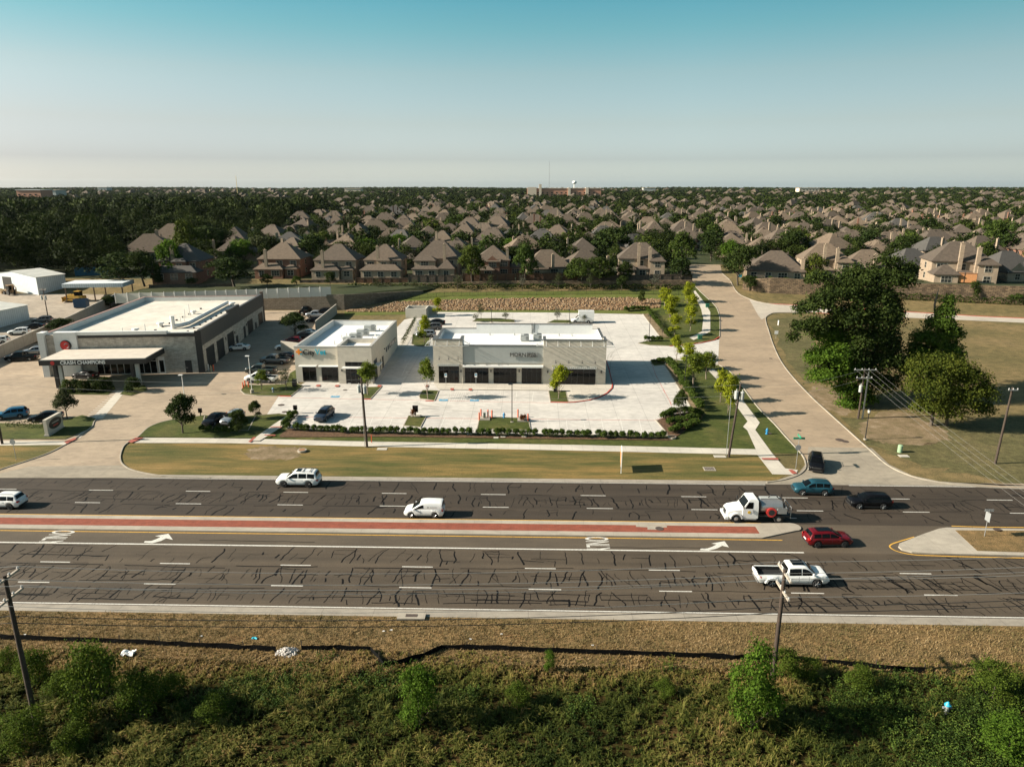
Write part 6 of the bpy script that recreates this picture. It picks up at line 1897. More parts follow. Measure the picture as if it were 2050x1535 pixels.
# armour stones on the slope
rs = random.Random(3)
rng = np.random.default_rng(3)
top = [(690, 623), (792, 605), (894, 600.5), (1034, 597), (1260, 596), (1325, 600)]
bot = [(694, 624.5), (800, 624.5), (894, 622), (1034, 621), (1246, 621.5), (1322, 616)]
stq = sheet('stone_slope', px(top) + px(bot)[::-1], plain('armour_ground', (.11, .065, .035), .9, vary=.35, scale=1.2), .06)
ms = MB()
ico = bmesh.new(); bmesh.ops.create_icosphere(ico, subdivisions=1, radius=1)
iv = [v.co.copy() for v in ico.verts]; ifc = [tuple(v.index for v in f.verts) for f in ico.faces]; ico.free()
for k in range(5200):
    u, t = rs.random(), rs.random()
    xp = 694 + u * 628
    yp = interp(top, xp) * (1 - t) + interp(bot, xp) * t
    p = P(xp, yp)
    s = rs.uniform(.14, .34) * (1.35 if rs.random() < .15 else 1)
    Mx = Matrix.Translation((p.x, p.y, p.z + .08)) @ Matrix.Rotation(rs.uniform(0, 6.28), 4, 'Z') @ Matrix.Rotation(rs.uniform(-.5, .5), 4, 'X') @ Matrix.Diagonal((s * rs.uniform(.8, 1.4), s, s * .75, 1))
    ms.add([Mx @ (v * rs.uniform(.8, 1.15)) for v in iv], ifc, rs.choice((0, 0, 1, 2)))
tag(ms.build('armour_stone', [plain('stone_tan', (.195, .122, .058), .9, vary=.35), plain('stone_brown', (.15, .08, .035), .9, vary=.35), plain('stone_pale', (.24, .17, .10), .9, vary=.35)]), kind='stuff')

# ---------------------------------------------------------------- poles and wires
M_cable = plain('cable', (.30, .29, .27), .5)
M_cabledk = plain('dark_cable', (.02, .02, .02), .6)
M_insul = plain('insulator', (.45, .44, .42), .35)
M_armw = plain('bleached_timber', (.36, .31, .25), .85, vary=.2)
def utility_pole(label, base, h, arms, lean=(0, 0), transformers=(), riser=False, r=.17, twin=None, name='utility_pole', cat='utility pole', armmat=M_armw):
    o = thing(name, label, cat, tuple(base), 0, 'wooden poles carrying the wires')
    def B(n, mat, f, par=None, sm=None):
        m = MB(); f(m); return m.build(n, mat, par or o, smooth=sm)
    L = lambda z: (lean[0] * z / h, lean[1] * z / h, z)
    B('pole', M_pole, lambda m: m.tube([(0, 0, -.5), L(h)], [r, r * .68], 10), sm=50)
    if twin: B('pole', M_steel, lambda m: m.tube([(twin[0], twin[1], -.5), (twin[0], twin[1], h - .6)], [r * .8, r * .6], 10), sm=50)
    for z, ln, ax in arms:
        c = L(z)
        d = (ln / 2, .07) if ax == 'x' else (.07, ln / 2)
        a = B('crossarm', armmat, lambda m: m.box(c[0] - d[0], c[0] + d[0], c[1] - d[1] - (.2 if ax == 'x' else 0), c[1] + d[1] - (.2 if ax == 'x' else 0), z - .07, z + .07))
        n = 4 if ln > 2 else 3
        for k in range(n):
            t = (-.46 + .92 * k / (n - 1)) * ln
            q = (c[0] + t, c[1] - .2) if ax == 'x' else (c[0], c[1] + t)
            B('insulator', M_insul, lambda m: (m.cyl((q[0], q[1], z + .07), (q[0], q[1], z + .25), .06, .045, n=8), m.cyl((q[0], q[1], z + .14), (q[0], q[1], z + .18), .09, n=8)), a)
    for dx, dy, z in transformers:
        c = L(z)
        t = B('transformer', M_greym, lambda m: (m.cyl((c[0] + dx, c[1] + dy, z - .5), (c[0] + dx, c[1] + dy, z + .5), .25, n=14), m.cyl((c[0] + dx, c[1] + dy, z + .5), (c[0] + dx, c[1] + dy, z + .58), .28, .17, n=14)), sm=40)
        B('bushing', M_insul, lambda m: m.cyl((c[0] + dx, c[1] + dy, z + .58), (c[0] + dx, c[1] + dy, z + .85), .06, n=8), t)
    if riser: B('riser', M_steel, lambda m: m.tube([(-.32, -.05, 0), (-.32, -.05, h * .78), (-.42, -.05, h * .82)], .035, 6))
    return o
def wire(label, a, b, sag=.8, r=.016, mat=None):
    a, b = Vector(a), Vector(b)
    pts = [a.lerp(b, k / 14) - Vector((0, 0, sag * 4 * (k / 14) * (1 - k / 14))) for k in range(15)]
    m = MB(); m.tube(pts, r, 4)
    return tag(m.build('power_line', mat or M_cable), label, 'wire', 'wires between the poles')
pA, pB = P(76, 1464), P(1546, 1362)
hA, hB = HT(76, 1464, 1152), HT(1546, 1362, 1140)
utility_pole('dark wooden pole at the left edge of the brush in front of the road', pA, hA, [(hA - .3, 2.6, 'y'), (hA - 1.7, 2.6, 'y')], transformers=(), r=.19)
utility_pole('dark wooden pole with bleached crossarms beside the bright green roadside tree', pB, hB, [(hB - .25, 2.6, 'y'), (hB - 1.7, 2.6, 'y')], r=.19)
step = pB - pA
pZ = pA - Vector((58, 2, 0)); pC = Vector((70, 50, 0))
for q, l in ((pZ, 'wooden pole standing beyond the left end of the brush'), (pC, 'wooden pole standing beyond the right end of the brush')): utility_pole(l, (q.x, q.y, gz(q.y)), 11, [(10.7, 2.6, 'y'), (9.3, 2.6, 'y')], r=.19)
tops = [(pZ, 11), (pA, hA), (pB, hB), (pC, 11)]
for k, nm in ((0, 'left of the left brush pole'), (1, 'between the two brush poles'), (2, 'right of the brush pole by the green tree')):
    (a, ha), (b, hb) = tops[k], tops[k + 1]
    za, zb_ = gz(a.y), gz(b.y)
    for j, (dz, t) in enumerate(((-.05, -1.2), (-.05, -.4), (-.05, 1.2), (-1.45, -1.2), (-1.45, 1.2))):
        wire(f'pale overhead wire {nm}', (a.x, a.y + t, za + ha + dz), (b.x, b.y + t, zb_ + hb + dz), .55 + .1 * j, .015)
    for dz in (-3.0, -3.5): wire(f'black overhead cable {nm}', (a.x, a.y, za + ha + dz), (b.x, b.y, zb_ + hb + dz), .7, .026, M_cabledk)
pm = [(5, 890, 745, 'wooden pole at the left edge behind the front lawn'), (735, 895, 757, 'wooden pole with two transformers in front of the clinic'), (1458, 915, 768, 'wooden pole with transformers beside the slanting sidewalk')]
pp = []
for x, y, t, l in pm:
    b = P(x, y); h = HT(x, y, t)
    utility_pole(l, b, h, [(h - .5, 1.8, 'x')] if x < 100 else [], lean=(.8, 0) if x > 1400 else ((-.25, 0) if x > 700 else (0, 0)), transformers=((-.40, -.22, h - 1.5), (.40, -.22, h - 1.6)) if x > 100 else (), riser=x > 100, r=.18, armmat=M_pole)
    pp.append((b.x + (.8 if x > 1400 else 0), b.y, b.z + h))
b = P(1718, 838); h = HT(1718, 838, 737)
utility_pole('grey double pole with steel crossarms in front of the dark trees', b, h, [(h - .2, 3.4, 'x'), (h - 1.5, 2.4, 'x')], transformers=((-.4, -.3, h - 3.2),), twin=(.75, .2), armmat=M_steel)
pp.append((b.x, b.y, b.z + h))
b2 = P(1992, 928); h2 = HT(1992, 928, 775)
utility_pole('tall dark pole with short arms at the right edge of the field', b2, h2, [(h2 - .3, 1.2, 'x')], lean=(.35, 0), riser=False, armmat=M_steel)
for a, c, nm in ((pp[0], pp[1], 'in front of the workshop'), (pp[1], pp[2], 'in front of the retail building'), (pp[2], pp[3], 'across the side street')):
    for dz in (-.15, -1.6): wire(f'thin overhead wire {nm}', (a[0], a[1], a[2] + dz), (c[0], c[1], c[2] + dz), .9, .012)
e = PZ(2050, 992, 8.3)
dirn = Vector((e.x - pp[3][0], e.y - pp[3][1], 0)).normalized()
tt = (50 - pp[3][1]) / dirn.y
far = Vector((pp[3][0] + dirn.x * tt, 50, 8.6))
utility_pole('wooden pole on the near verge where the field wires cross the highway', (far.x, far.y, 0), 9, [(8.6, 2.6, 'x')], r=.18)
for k in range(4):
    o_ = -1.5 + k
    wire('pale wire from the grey double pole across the field to the highway', (pp[3][0] + o_, pp[3][1] - .2, pp[3][2] - .15), (far.x + o_ * .8, far.y, far.z + .1), .5, .0065)
b = P(97, 640); h = HT(97, 640, 577)
utility_pole('thin wooden pole with transformers standing in the equipment yard', b, h, [(h - .3, 1.8, 'x')], transformers=((-.5, -.3, h - 2.4), (.5, -.3, h - 2.4)), r=.14)
# lamps
def lamp_post(label, xp, yp, top, mat, head='box', base=False, name='lamp_post'):
    b = P(xp, yp); h = HT(xp, yp, top)
    o = thing(name, label, 'street lamp', tuple(b), 0, 'lamp posts')
    def B(n, mt, f, par=None): m = MB(); f(m); return m.build(n, mt, par or o, smooth=40)
    B('pole', mat, lambda m: m.tube([(0, 0, .02), (0, 0, h - .1)], [.075, .055], 8))
    if base: B('base', M_kerb, lambda m: m.cyl((0, 0, -.1), (0, 0, .75), .3, n=14))
    else: B('base', M_kerb, lambda m: m.cyl((0, 0, -.1), (0, 0, .18), .26, n=14))
    if head == 'lantern':
        l = B('lamp_head', M_blk, lambda m: (m.cyl((0, 0, h - .75), (0, 0, h - .6), .12, .2, n=8), m.cyl((0, 0, h - .15), (0, 0, h + .08), .26, .03, n=8)))
        B('glass', plain('lantern_glass', (.5, .48, .42), .3), lambda m: m.cyl((0, 0, h - .6), (0, 0, h - .15), .18, .22, n=8), l)
    else:
        l = B('lamp_head', mat, lambda m: m.box(-.55, .12, -.2, .2, h - .12, h))
        B('lens', M_insul, lambda m: m.box(-.5, -.05, -.15, .15, h - .135, h - .122), l)
lamp_post('pale tall lamp post on the lawn corner by the white pickup', 505, 788, 712, M_whiteM, base=True)
lamp_post('slim pale lamp post in the middle of the workshop lot', 369, 792, 750, M_whiteM)
lamp_post('slim black lamp post standing in front of the retail building', 1025, 846, 768, M_blk)
lamp_post('black lamp post at the upper right corner of the pale lot', 1299, 684, 631, M_blk)
lamp_post('black lamp post among lime green trees right of the pale lot', 1370, 779, 711, M_blk)
lamp_post('black lamp post behind the retail building, nearer the clinic', 984, 646, 616, M_blk)
lamp_post('black lamp post behind the retail building by the white van', 1140, 648, 620, M_blk)
lamp_post('black lantern post by the storm drain on the side street', 1732, 880, 818, M_blk, 'lantern')
# signs
def post_sign(name, label, xp, yp, top, faces, grp=None, pm=M_steel, r=.035):
    b = P(xp, yp); h = HT(xp, yp, top)
    o = thing(name, label, 'sign', tuple(b), 0, grp)
    m = MB(); m.cyl((0, 0, -.2), (0, 0, h), r, n=8); m.build('post', pm, o)
    return o, h
M_signback = plain('sign_back', (.30, .31, .31), .5, .3)
M_green = plain('sign_green', (.01, .22, .12), .5)
def octagon(o, y, z, r, mat, name='panel', face='y', s=1):
    m = MB()
    q = [(r * math.cos(math.pi / 8 + k * math.pi / 4), r * math.sin(math.pi / 8 + k * math.pi / 4)) for k in range(8)]
    if face == 'y': m.loft([[(a, y, z + b) for a, b in q], [(a, y + .02 * s, z + b) for a, b in q]])
    else: m.loft([[(y, a, z + b) for a, b in q], [(y + .02 * s, a, z + b) for a, b in q]])
    return m.build(name, mat, o, fix=True)
o, h = post_sign('street_sign', 'stop sign seen from behind under green street name plates at the corner', 1593, 938, 870, 0)
octagon(o, -.06, h - 1.75, .40, M_signback, face='y')
n1 = MB(); n1.box(-.75, .75, -.02, .02, h - .62, h - .36); n1 = n1.build('name_plate', M_green, o)
n2 = MB(); n2.box(-.02, .02, -.6, .6, h - .32, h - .06); n2.build('name_plate', M_green, o)
o, h = post_sign('stop_sign', 'stop sign seen from behind at the left drive', 33, 922, 879, 0)
octagon(o, -.06, h - .38, .40, M_signback)
o, h = post_sign('median_sign', 'white sign on a steel post on the grassy median', 1970, 1076, 1019, 0)
m = MB(); m.box(-.04, -.01, -.4, .4, h - 1.35, h - .35); m.build('panel', M_signback, o); m = MB(); m.box(-.45, .45, -.02, .02, h - .25, h); m.build('panel', M_signback, o)
for x, l in ((893, 'white accessible parking sign in front of the left tower window'), (953, 'white accessible parking sign in front of the second shop window')):
    o, h = post_sign('parking_sign', l, x, 772, 747, 0, 'accessible parking signs')
    m = MB(); m.box(-.22, .22, -.06, -.04, h - .75, h); pn = m.build('panel', M_wsign, o)
    m = MB(); m.box(-.16, .16, -.066, -.061, h - .42, h - .1); m.build('symbol', M_bluep, pn)
o, h = post_sign('notice_sign', 'small white square sign on a post by the field edge of the street', 1553, 678, 662, 0)
m = MB(); m.box(-.4, .4, -.06, -.04, h - .75, h); m.build('panel', M_wsign, o)
o, h = post_sign('street_sign', 'small blue sign beside the upper street sidewalk', 1481, 562, 549, 0)
m = MB(); m.box(-.5, .5, -.06, -.04, h - .9, h); m.build('panel', M_teal, o)
# lot sign seen edge-on, monument sign, menu boards
b = P(1243, 947)
o = thing('lot_sign', 'orange and white board sign on posts on the dry verge, seen edge on', 'sign', tuple(b), R(-6))
m = MB(); m.box(-.06, .06, -.2, 2.2, .9, 3.0); m.build('panel', M_wsign, o)
m = MB(); m.box(-.09, -.062, -.19, 2.19, .95, 2.95); m.build('face', plain('sign_peach', (.62, .30, .12), .6), o)
for y in (-.1, 2.1):
    m = MB(); m.box(-.05, .05, y - .05, y + .05, -.2, .9); m.build('post', M_whiteM, o)
b, b1 = P(98, 875), P(128, 856)
o = thing('monument_sign', 'pale stone monument sign with dark oval panel at the left drive', 'sign', (b.x, b.y, b.z), math.atan2(b1.y - b.y, b1.x - b.x))
ml, mh = (b1 - b).length, HT(98, 875, 841)
m = MB(); m.box(-.1, ml + .1, -.1, .6, -.3, .4); m.build('base', M_stone, o)
m = MB(); m.box(0, ml, 0, .5, .4, mh); bd = m.build('board', M_block, o)
m = MB(); m.loft([[(ml * .52 + ml * .40 * math.cos(t), y, mh * .60 + mh * .30 * math.sin(t)) for t in [2 * math.pi * k / 28 for k in range(28)]] for y in (-.001, -.04)]); m.build('oval_panel', M_ink, o, fix=True)
m = MB(); m.box(ml * .3, ml * .74, -.06, -.042, mh * .64, mh * .69); m.build('lettering_band', M_greym, o)
m = MB(); m.box(ml * .36, ml * .68, -.06, -.042, mh * .46, mh * .52); m.build('lettering_band', M_red, o)
def board(label, xp, yp, w, h0, h1, deg=0):
    b = P(xp, yp)
    o = thing('menu_board', label, 'sign', (b.x, b.y, b.z + .1), R(deg), 'dark boxes on posts')
    m = MB(); m.box(-.06, .06, -.06, .06, -.1, h0); m.build('post', M_blk, o)
    m = MB(); m.box(-w / 2, w / 2, -.15, .15, h0, h1); pn = m.build('box', plain('board_brown', (.03, .014, .012), .5), o)
    m = MB(); m.box(-w / 2 + .06, w / 2 - .06, -.162, -.152, h0 + .06, h1 - .06); m.build('face', V_glass, pn)
board('dark brown board on a post on the small lot island', 832, 834, .85, .7, 1.75)
board('small dark box on a post at the end of the front hedge', 592, 828, .6, .6, 1.3)
board('small dark box on a post behind the round oak by the drive', 402, 834, .55, .6, 1.3)
# hydrants, bollards, boxes
def hydrant(label, xp, yp, top_mat, body_mat):
    b = P(xp, yp)
    o = thing('fire_hydrant', label, 'hydrant', (b.x, b.y, b.z + .1), 0, 'fire hydrants')
    m = MB(); m.cyl((0, 0, -.2), (0, 0, .08), .2, n=12); m.cyl((0, 0, .08), (0, 0, .62), .13, n=12); m.cyl((-.26, 0, .45), (.26, 0, .45), .07, n=8); m.cyl((0, -.24, .42), (0, 0, .42), .085, n=8); m.build('barrel', body_mat, o, smooth=40)
    m = MB(); m.cyl((0, 0, .62), (0, 0, .68), .18, n=12); m.cyl((0, 0, .68), (0, 0, .84), .15, .05, n=12); m.build('bonnet', top_mat, o, smooth=40)
M_hyd = plain('hydrant_silver', (.26, .27, .28), .5, .1); M_hydb = plain('hydrant_blue', (.03, .22, .42), .45)
hydrant('blue hydrant at the lot island between the bollard groups', 1009, 837, M_hydb, M_hydb)
hydrant('blue hydrant beside the lower side street sidewalk', 1535, 869, M_hydb, M_hydb)
hydrant('blue topped pale hydrant on the lawn by the tall pale lamp', 547, 786, M_hydb, M_hyd)
b = P(1893, 1432)
o = thing('fire_hydrant', 'hydrant with teal top half buried in weeds of the brush', 'hydrant', (b.x, b.y, b.z + .2), 0, 'fire hydrants'); o.scale = (1.1, 1.1, 1.1)
m = MB(); m.cyl((0, 0, -.5), (0, 0, .62), .15, n=12); m.cyl((-.28, 0, .45), (.28, 0, .45), .08, n=8); m.build('barrel', M_hyd, o, smooth=40)
m = MB(); m.cyl((0, 0, .62), (0, 0, .68), .2, n=12); m.cyl((0, 0, .68), (0, 0, .86), .17, .06, n=12); m.build('bonnet', plain('hydrant_teal', (.03, .35, .50), .45), o, smooth=40)
def bollard(label, xp, yp, h, mat, grp):
    b = P(xp, yp)
    m = MB(); m.cyl((0, 0, -.2), (0, 0, h - .05), .11, n=10); m.cyl((0, 0, h - .05), (0, 0, h), .11, .05, n=10)
    return tag(m.build('bollard', mat, loc=(b.x, b.y, b.z + .1), smooth=40), label, 'bollard', grp)
for x, y in ((959.5, 842), (963, 835), (977, 836), (985, 837)): bollard('orange red bollard around the meter slab on the lot island', x, y, 1.25, M_rust, 'bollards around the meter slab')
for x, y in ((1037, 836), (1057, 845)): bollard('orange red bollard around the planted slab on the lot island', x, y, 1.3, M_rust, 'bollards around the planted slab')
for x, y in ((487, 778), (491, 774), (498, 776)): bollard('orange red bollard on the lawn corner by the white pickup', x, y, 1.1, M_rust, 'bollards by the white pickup')
for x, y, m_ in ((418, 742, M_whiteM), (423, 744, plain('post_sand', (.45, .38, .22), .6))): bollard('pale bollard at the workshop corner', x, y, 1.2, m_, 'pale bollards at the workshop corner')
bollard('red bollard at the workshop corner', 428, 743, 1.2, M_rust, None)
def slab(x, y, w, d, h, mat, name, label, cat):
    b = P(x, y); m = MB(); m.box(-w / 2, w / 2, -d / 2, d / 2, -.1, h)
    return tag(m.build(name, mat, loc=(b.x, b.y, b.z + .1)), label, cat)
o = slab(971, 839, 1.6, 1.8, .15, M_kerb, 'meter_slab', 'concrete slab with utility meter between orange bollards', 'slab')
m = MB(); m.box(-.25, .1, -.2, .2, .15, .95); m.build('meter_box', plain('box_green', (.09, .12, .09), .5), o)
m = MB(); m.tube([(.4, 0, .15), (.4, 0, 1.1), (.55, 0, 1.25)], .05, 6); m.build('pipe', M_blk, o)
slab(1047, 842, 1.7, 1.8, .15, M_kerb, 'planted_slab', 'concrete slab with reddish shrub between orange bollards', 'slab')
slab(833, 834, 1.6, .9, .1, M_kerb, 'sign_slab', 'small concrete slab under the dark brown board', 'slab')
for x, y, l in ((1416, 615, 'green utility box beside the upper street walk'), (1401, 679, 'green utility box by the lot driveway corner')):
    b = P(x, y); m = MB(); m.box(-.45, .45, -.35, .35, -.1, .85); m.box(-.48, .48, -.38, .38, .85, .95); tag(m.build('utility_box', plain('pedestal_green', (.02, .12, .07), .5), loc=tuple(b)), l, 'utility box')
b = P(1801, 905); m = MB(); m.cyl((0, 0, -.1), (0, 0, 1.0), .32, n=14); m.cyl((0, 0, 1.0), (0, 0, 1.1), .34, .2, n=14); tag(m.build('utility_pedestal', plain('pedestal_pale', (.25, .36, .22), .5), loc=tuple(b), smooth=40), 'pale green round pedestal in the field by the street mouth', 'utility box')
b = P(1558, 651); m = MB(); m.cyl((0, 0, -.1), (0, 0, 1.2), .15, n=10); tag(m.build('marker_post', M_wsign, loc=tuple(b), smooth=40), 'short white marker post at the field edge of the street', 'post')
b = P(744, 886); m = MB(); m.box(-.06, .06, -.03, .03, -.1, 1.2); tag(m.build('marker_post', M_rust, loc=tuple(b)), 'thin orange marker post beside the sidewalk by the clinic pole', 'post')
for x, y, l in ((590, 774, 'black bin at the left corner of the clinic'), (1112, 785, 'black bin beside the yellow green tree by the shop front')):
    b = P(x, y); m = MB(); m.box(-.35, .35, -.3, .3, 0, 1.1); m.box(-.38, .38, -.33, .33, 1.1, 1.22); tag(m.build('waste_bin', M_blk, loc=(b.x, b.y, b.z + .13)), l, 'bin')
b = P(700, 768)
o = thing('sidewalk_sign', 'white folding sign standing at the clinic entrance', 'sign', (b.x, b.y, b.z + .05), 0)
for s in (-1, 1):
    m = MB(); m.add([(-.3, s * .28, 0), (.3, s * .28, 0), (.3, s * .03, 1.1), (-.3, s * .03, 1.1), (-.3, s * .25, 0), (.3, s * .25, 0), (.3, 0, 1.1), (-.3, 0, 1.1)], [(0, 1, 2, 3), (7, 6, 5, 4), (3, 2, 6, 7), (0, 3, 7, 4), (1, 5, 6, 2)]); m.build('panel', M_wsign, o, fix=True)
for x, y, l in ((1345, 877, 'concrete ring around a drain cover at the hedge end'), (605, 904, 'concrete ring around a manhole on the bare verge patch')):
    b = P(x, y); o = thing('manhole_ring', l, 'manhole', tuple(b), 0)
    m = MB(); m.cyl((0, 0, -.1), (0, 0, .3), .62, n=20); m.build('ring', M_kerb, o, smooth=40)
    m = MB(); m.cyl((0, 0, .3), (0, 0, .315), .45, n=20); m.build('cover', plain('rust_cover', (.25, .12, .05), .8), o)
for k, (x, y) in enumerate(((940, 870), (993, 877), (1007, 875.5), (1049, 875))): slab(x, y, .7, .45, .05, M_walk, 'valve_lid', 'pale square lid in the lawn below the front hedge', 'lid')['group'] = 'lids in the lawn'
for x, y, w, l in ((765, 899, 1.4, 'pale concrete pad at the foot of the clinic pole'), (1441, 914, 1.6, 'pale concrete pad beside the pole at the slanting sidewalk'), (1809, 913, 1.3, 'pale concrete pad by the green pedestal in the field')): slab(x, y, w, .8, -.03, M_walk, 'concrete_pad', l, 'pad')
o = slab(1420, 939, 1.5, 1.2, -.02, M_kerb, 'storm_grate', 'iron storm grate let into the dry verge', 'grate')
m = MB()
for k in range(6): m.box(-.6 + k * .21, -.48 + k * .21, -.45, .45, -.02, .0)
m.build('bars', M_iron, o)
o = slab(824, 1236, 2.4, .9, .12, M_kerb, 'storm_inlet', 'concrete storm inlet on the near side of the highway', 'drain')
m = MB(); m.box(-.5, .5, -.2, .2, .12, .14); m.build('cover', M_iron, o)
# silt fence
sf = thing('silt_fence', 'low black silt fence wavering along the edge of the brush', 'fence', (0, 0, 0))
M_silt = plain('silt_fabric', (.004, .004, .004), .9, spec=.1)
for seg in ([(-300, 1268), (0, 1280), (220, 1287), (400, 1296), (553, 1305)], [(604, 1301), (680, 1302), (742, 1303), (768, 1336), (800, 1331), (850, 1316), (885, 1300), (960, 1301), (1150, 1308), (1350, 1315), (1470, 1321), (1580, 1323), (1700, 1333), (1780, 1341), (1850, 1347)]):
    q = dense(px(seg), .8)
    m = MB()
    rs2 = random.Random(4)
    top = [(p.x, p.y + rs2.uniform(-.03, .03), gz(p.y) + .5 + rs2.uniform(-.08, .06)) for p in q]
    n = len(q)
    m.add([(p.x, p.y, gz(p.y) - .1) for p in q] + top + [(t[0], t[1] + .02, t[2]) for t in top] + [(p.x, p.y + .02, gz(p.y) - .1) for p in q],
          [(i, i + 1, n + i + 1, n + i) for i in range(n - 1)] + [(n + i, n + i + 1, 2 * n + i + 1, 2 * n + i) for i in range(n - 1)] + [(2 * n + i, 2 * n + i + 1, 3 * n + i + 1, 3 * n + i) for i in range(n - 1)])
    m.build('fabric', M_silt, sf)
    for p in q[::4]:
        m = MB(); m.box(p.x - .03, p.x + .03, p.y + .03, p.y + .09, gz(p.y) - .1, gz(p.y) + .8); m.build('stake', M_wood, sf)
# rubble heap, litter
b = P(575, 1306)
ms = MB(); rs = random.Random(9)
for k in range(130):
    a, d = rs.uniform(0, 6.28), rs.random() ** .7
    s = rs.uniform(.05, .14)
    Mx = Matrix.Translation((.95 * d * math.cos(a), .6 * d * math.sin(a), max(.0, .38 * (1 - d)))) @ Matrix.Rotation(rs.uniform(0, 6), 4, 'Z') @ Matrix.Diagonal((s * 1.3, s, s, 1))
    ms.add([Mx @ (v * rs.uniform(.8, 1.2)) for v in iv], ifc)
tag(ms.build('rubble_heap', plain('rubble', (.40, .37, .34), .9, vary=.3), loc=tuple(b)), 'heap of pale broken rubble in the gap of the silt fence', 'rubble', kind='thing')
def litter(x, y, s, mat, label, z=.05):  # thin crumpled sheet
    b = P(x, y); rs = random.Random(int(x)); m = MB(); n = 5
    m.add([(s * (i / n - .5) * 1.6, s * (j / n - .5), z + rs.uniform(0, s * .45)) for j in range(n + 1) for i in range(n + 1)], [(j * 6 + i, j * 6 + i + 1, j * 6 + i + 7, j * 6 + i + 6) for j in range(n) for i in range(n)])
    o = m.build('litter', mat, loc=tuple(b)); md = o.modifiers.new('thickness', 'SOLIDIFY'); md.thickness = .01
    tag(o, label, 'litter', kind='thing')
litter(258, 1312, .62, M_wsign, 'crumpled white plastic sheet in the brush below the silt fence', .15)
litter(510, 1279, .28, M_teal, 'crushed blue litter on the dry roadside grass')
for x, y in ((50, 1271), (13, 1273), (768, 1264), (783, 1262), (1004, 1270), (942, 1280), (1186, 1292), (403, 1274)): litter(x, y, .12, M_wsign, 'scrap of white paper on the dry roadside grass')
for o in [x for x in COL.objects if x.get('label') == 'scrap of white paper on the dry roadside grass']: o['group'] = 'paper scraps on the roadside grass'
# far landmarks
def far_box(name, label, cat, x0, x1, top, bot, y, mat, d=40, roofm=None, extra=()):
    a, c, t, z = PY(x0, bot, y), PY(x1, bot, y), PY(x0, top, y).z, 6.0
    o = thing(name, label, cat, (a.x, y, 8), 0)
    m = MB(); m.box(0, c.x - a.x, 0, d, -6, t - 8); m.build('wall', mat, o)
    m = MB(); m.box(-1, c.x - a.x + 1, -1, d + 1, t - 8, t - 7.2); m.build('roof', roofm or M_whiteM, o)
    for e0, e1, et, em in extra:
        p, q, tz = PY(e0, bot, y).x - a.x, PY(e1, bot, y).x - a.x, PY(x0, et, y).z - 8
        m = MB(); m.box(p, q, -3, d * .6, -6, tz); m.build('wing', em, o)
    m = MB(); n = int((c.x - a.x) / 9)
    for k in range(n):
        for zz in range(1, int((t - 9) / 4)): m.box(k * 9 + 2, k * 9 + 5, -.2, -.02, zz * 4 - 1, zz * 4 + 1)
    if m.v: m.build('window', M_hglass, o)
M_far_red = plain('far_brick', (.42, .21, .14), .85); M_far_cream = plain('far_cream', (.55, .46, .36), .85)
far_box('apartment_block', 'long red and cream apartment block with a small tower on the horizon', 'building', 1055, 1203, 377.5, 390, 1430, M_far_red, 30, M_far_cream, ((1056, 1074, 375, M_far_cream), (1079, 1084, 369, M_far_cream), (1137, 1142, 376, M_far_cream), (1172, 1178, 376, M_far_cream)))
far_box('office_block', 'long red brick building among trees at the left horizon', 'building', 34, 82, 381, 392, 1150, M_far_red, 30)
far_box('warehouse', 'low pale warehouse among trees left of the wood', 'building', -20, 60, 428.5, 433, 640, M_whiteM, 40, M_whiteM)
for k, (x0, x1, t, y, l) in enumerate(((88, 112, 381, 1300, 'pale commercial building right of the red brick one at the left horizon'), (690, 722, 378, 2000, 'white building in the far trees above the suburb'), (1288, 1312, 377, 2200, 'white building on the horizon right of the apartment block'), (1600, 1640, 377, 2100, 'pale long building on the right horizon'), (196, 214, 375.5, 2300, 'small dark building on the left horizon'))):
    far_box('distant_building', l, 'building', x0, x1, t, t + 6, y, M_far_cream if k % 2 else M_greym, 30, M_far_cream)
def mast(name, label, x, top, y, r, mat):
    p = PY(x, top, y); m = MB(); m.tube([(0, 0, 0), (0, 0, p.z - 8)], [r, r * .6], 6)
    return tag(m.build(name, mat, loc=(p.x, y, 8)), label, 'tower')
mast('radio_mast', 'very tall thin radio mast on the horizon', 1100, 323, 2500, .55, plain('mast_grey', (.16, .16, .16), .6))
mast('tower_crane', 'thin yellow crane mast on the left horizon', 472, 352, 1500, .7, plain('crane_yellow', (.62, .48, .2), .6))
p = PY(1150, 362, 2500)
o = thing('water_tower', 'white water tower with round tank on the horizon', 'tower', (p.x, 2500, 8), 0)
m = MB(); m.loft([[(8 * math.sin(t) * math.cos(a), 8 * math.sin(t) * math.sin(a), p.z - 8 - 5.5 - 5.5 * math.cos(t)) for a in [2 * math.pi * k / 14 for k in range(14)]] for t in [.05, .5, 1, 1.57, 2.1, 2.6, 3.09]]); m.build('tank', M_wsign, o, smooth=60, fix=True)
m = MB(); m.cyl((0, 0, 0), (0, 0, p.z - 17), 2.2, 1.6, n=10); m.build('stem', M_wsign, o)
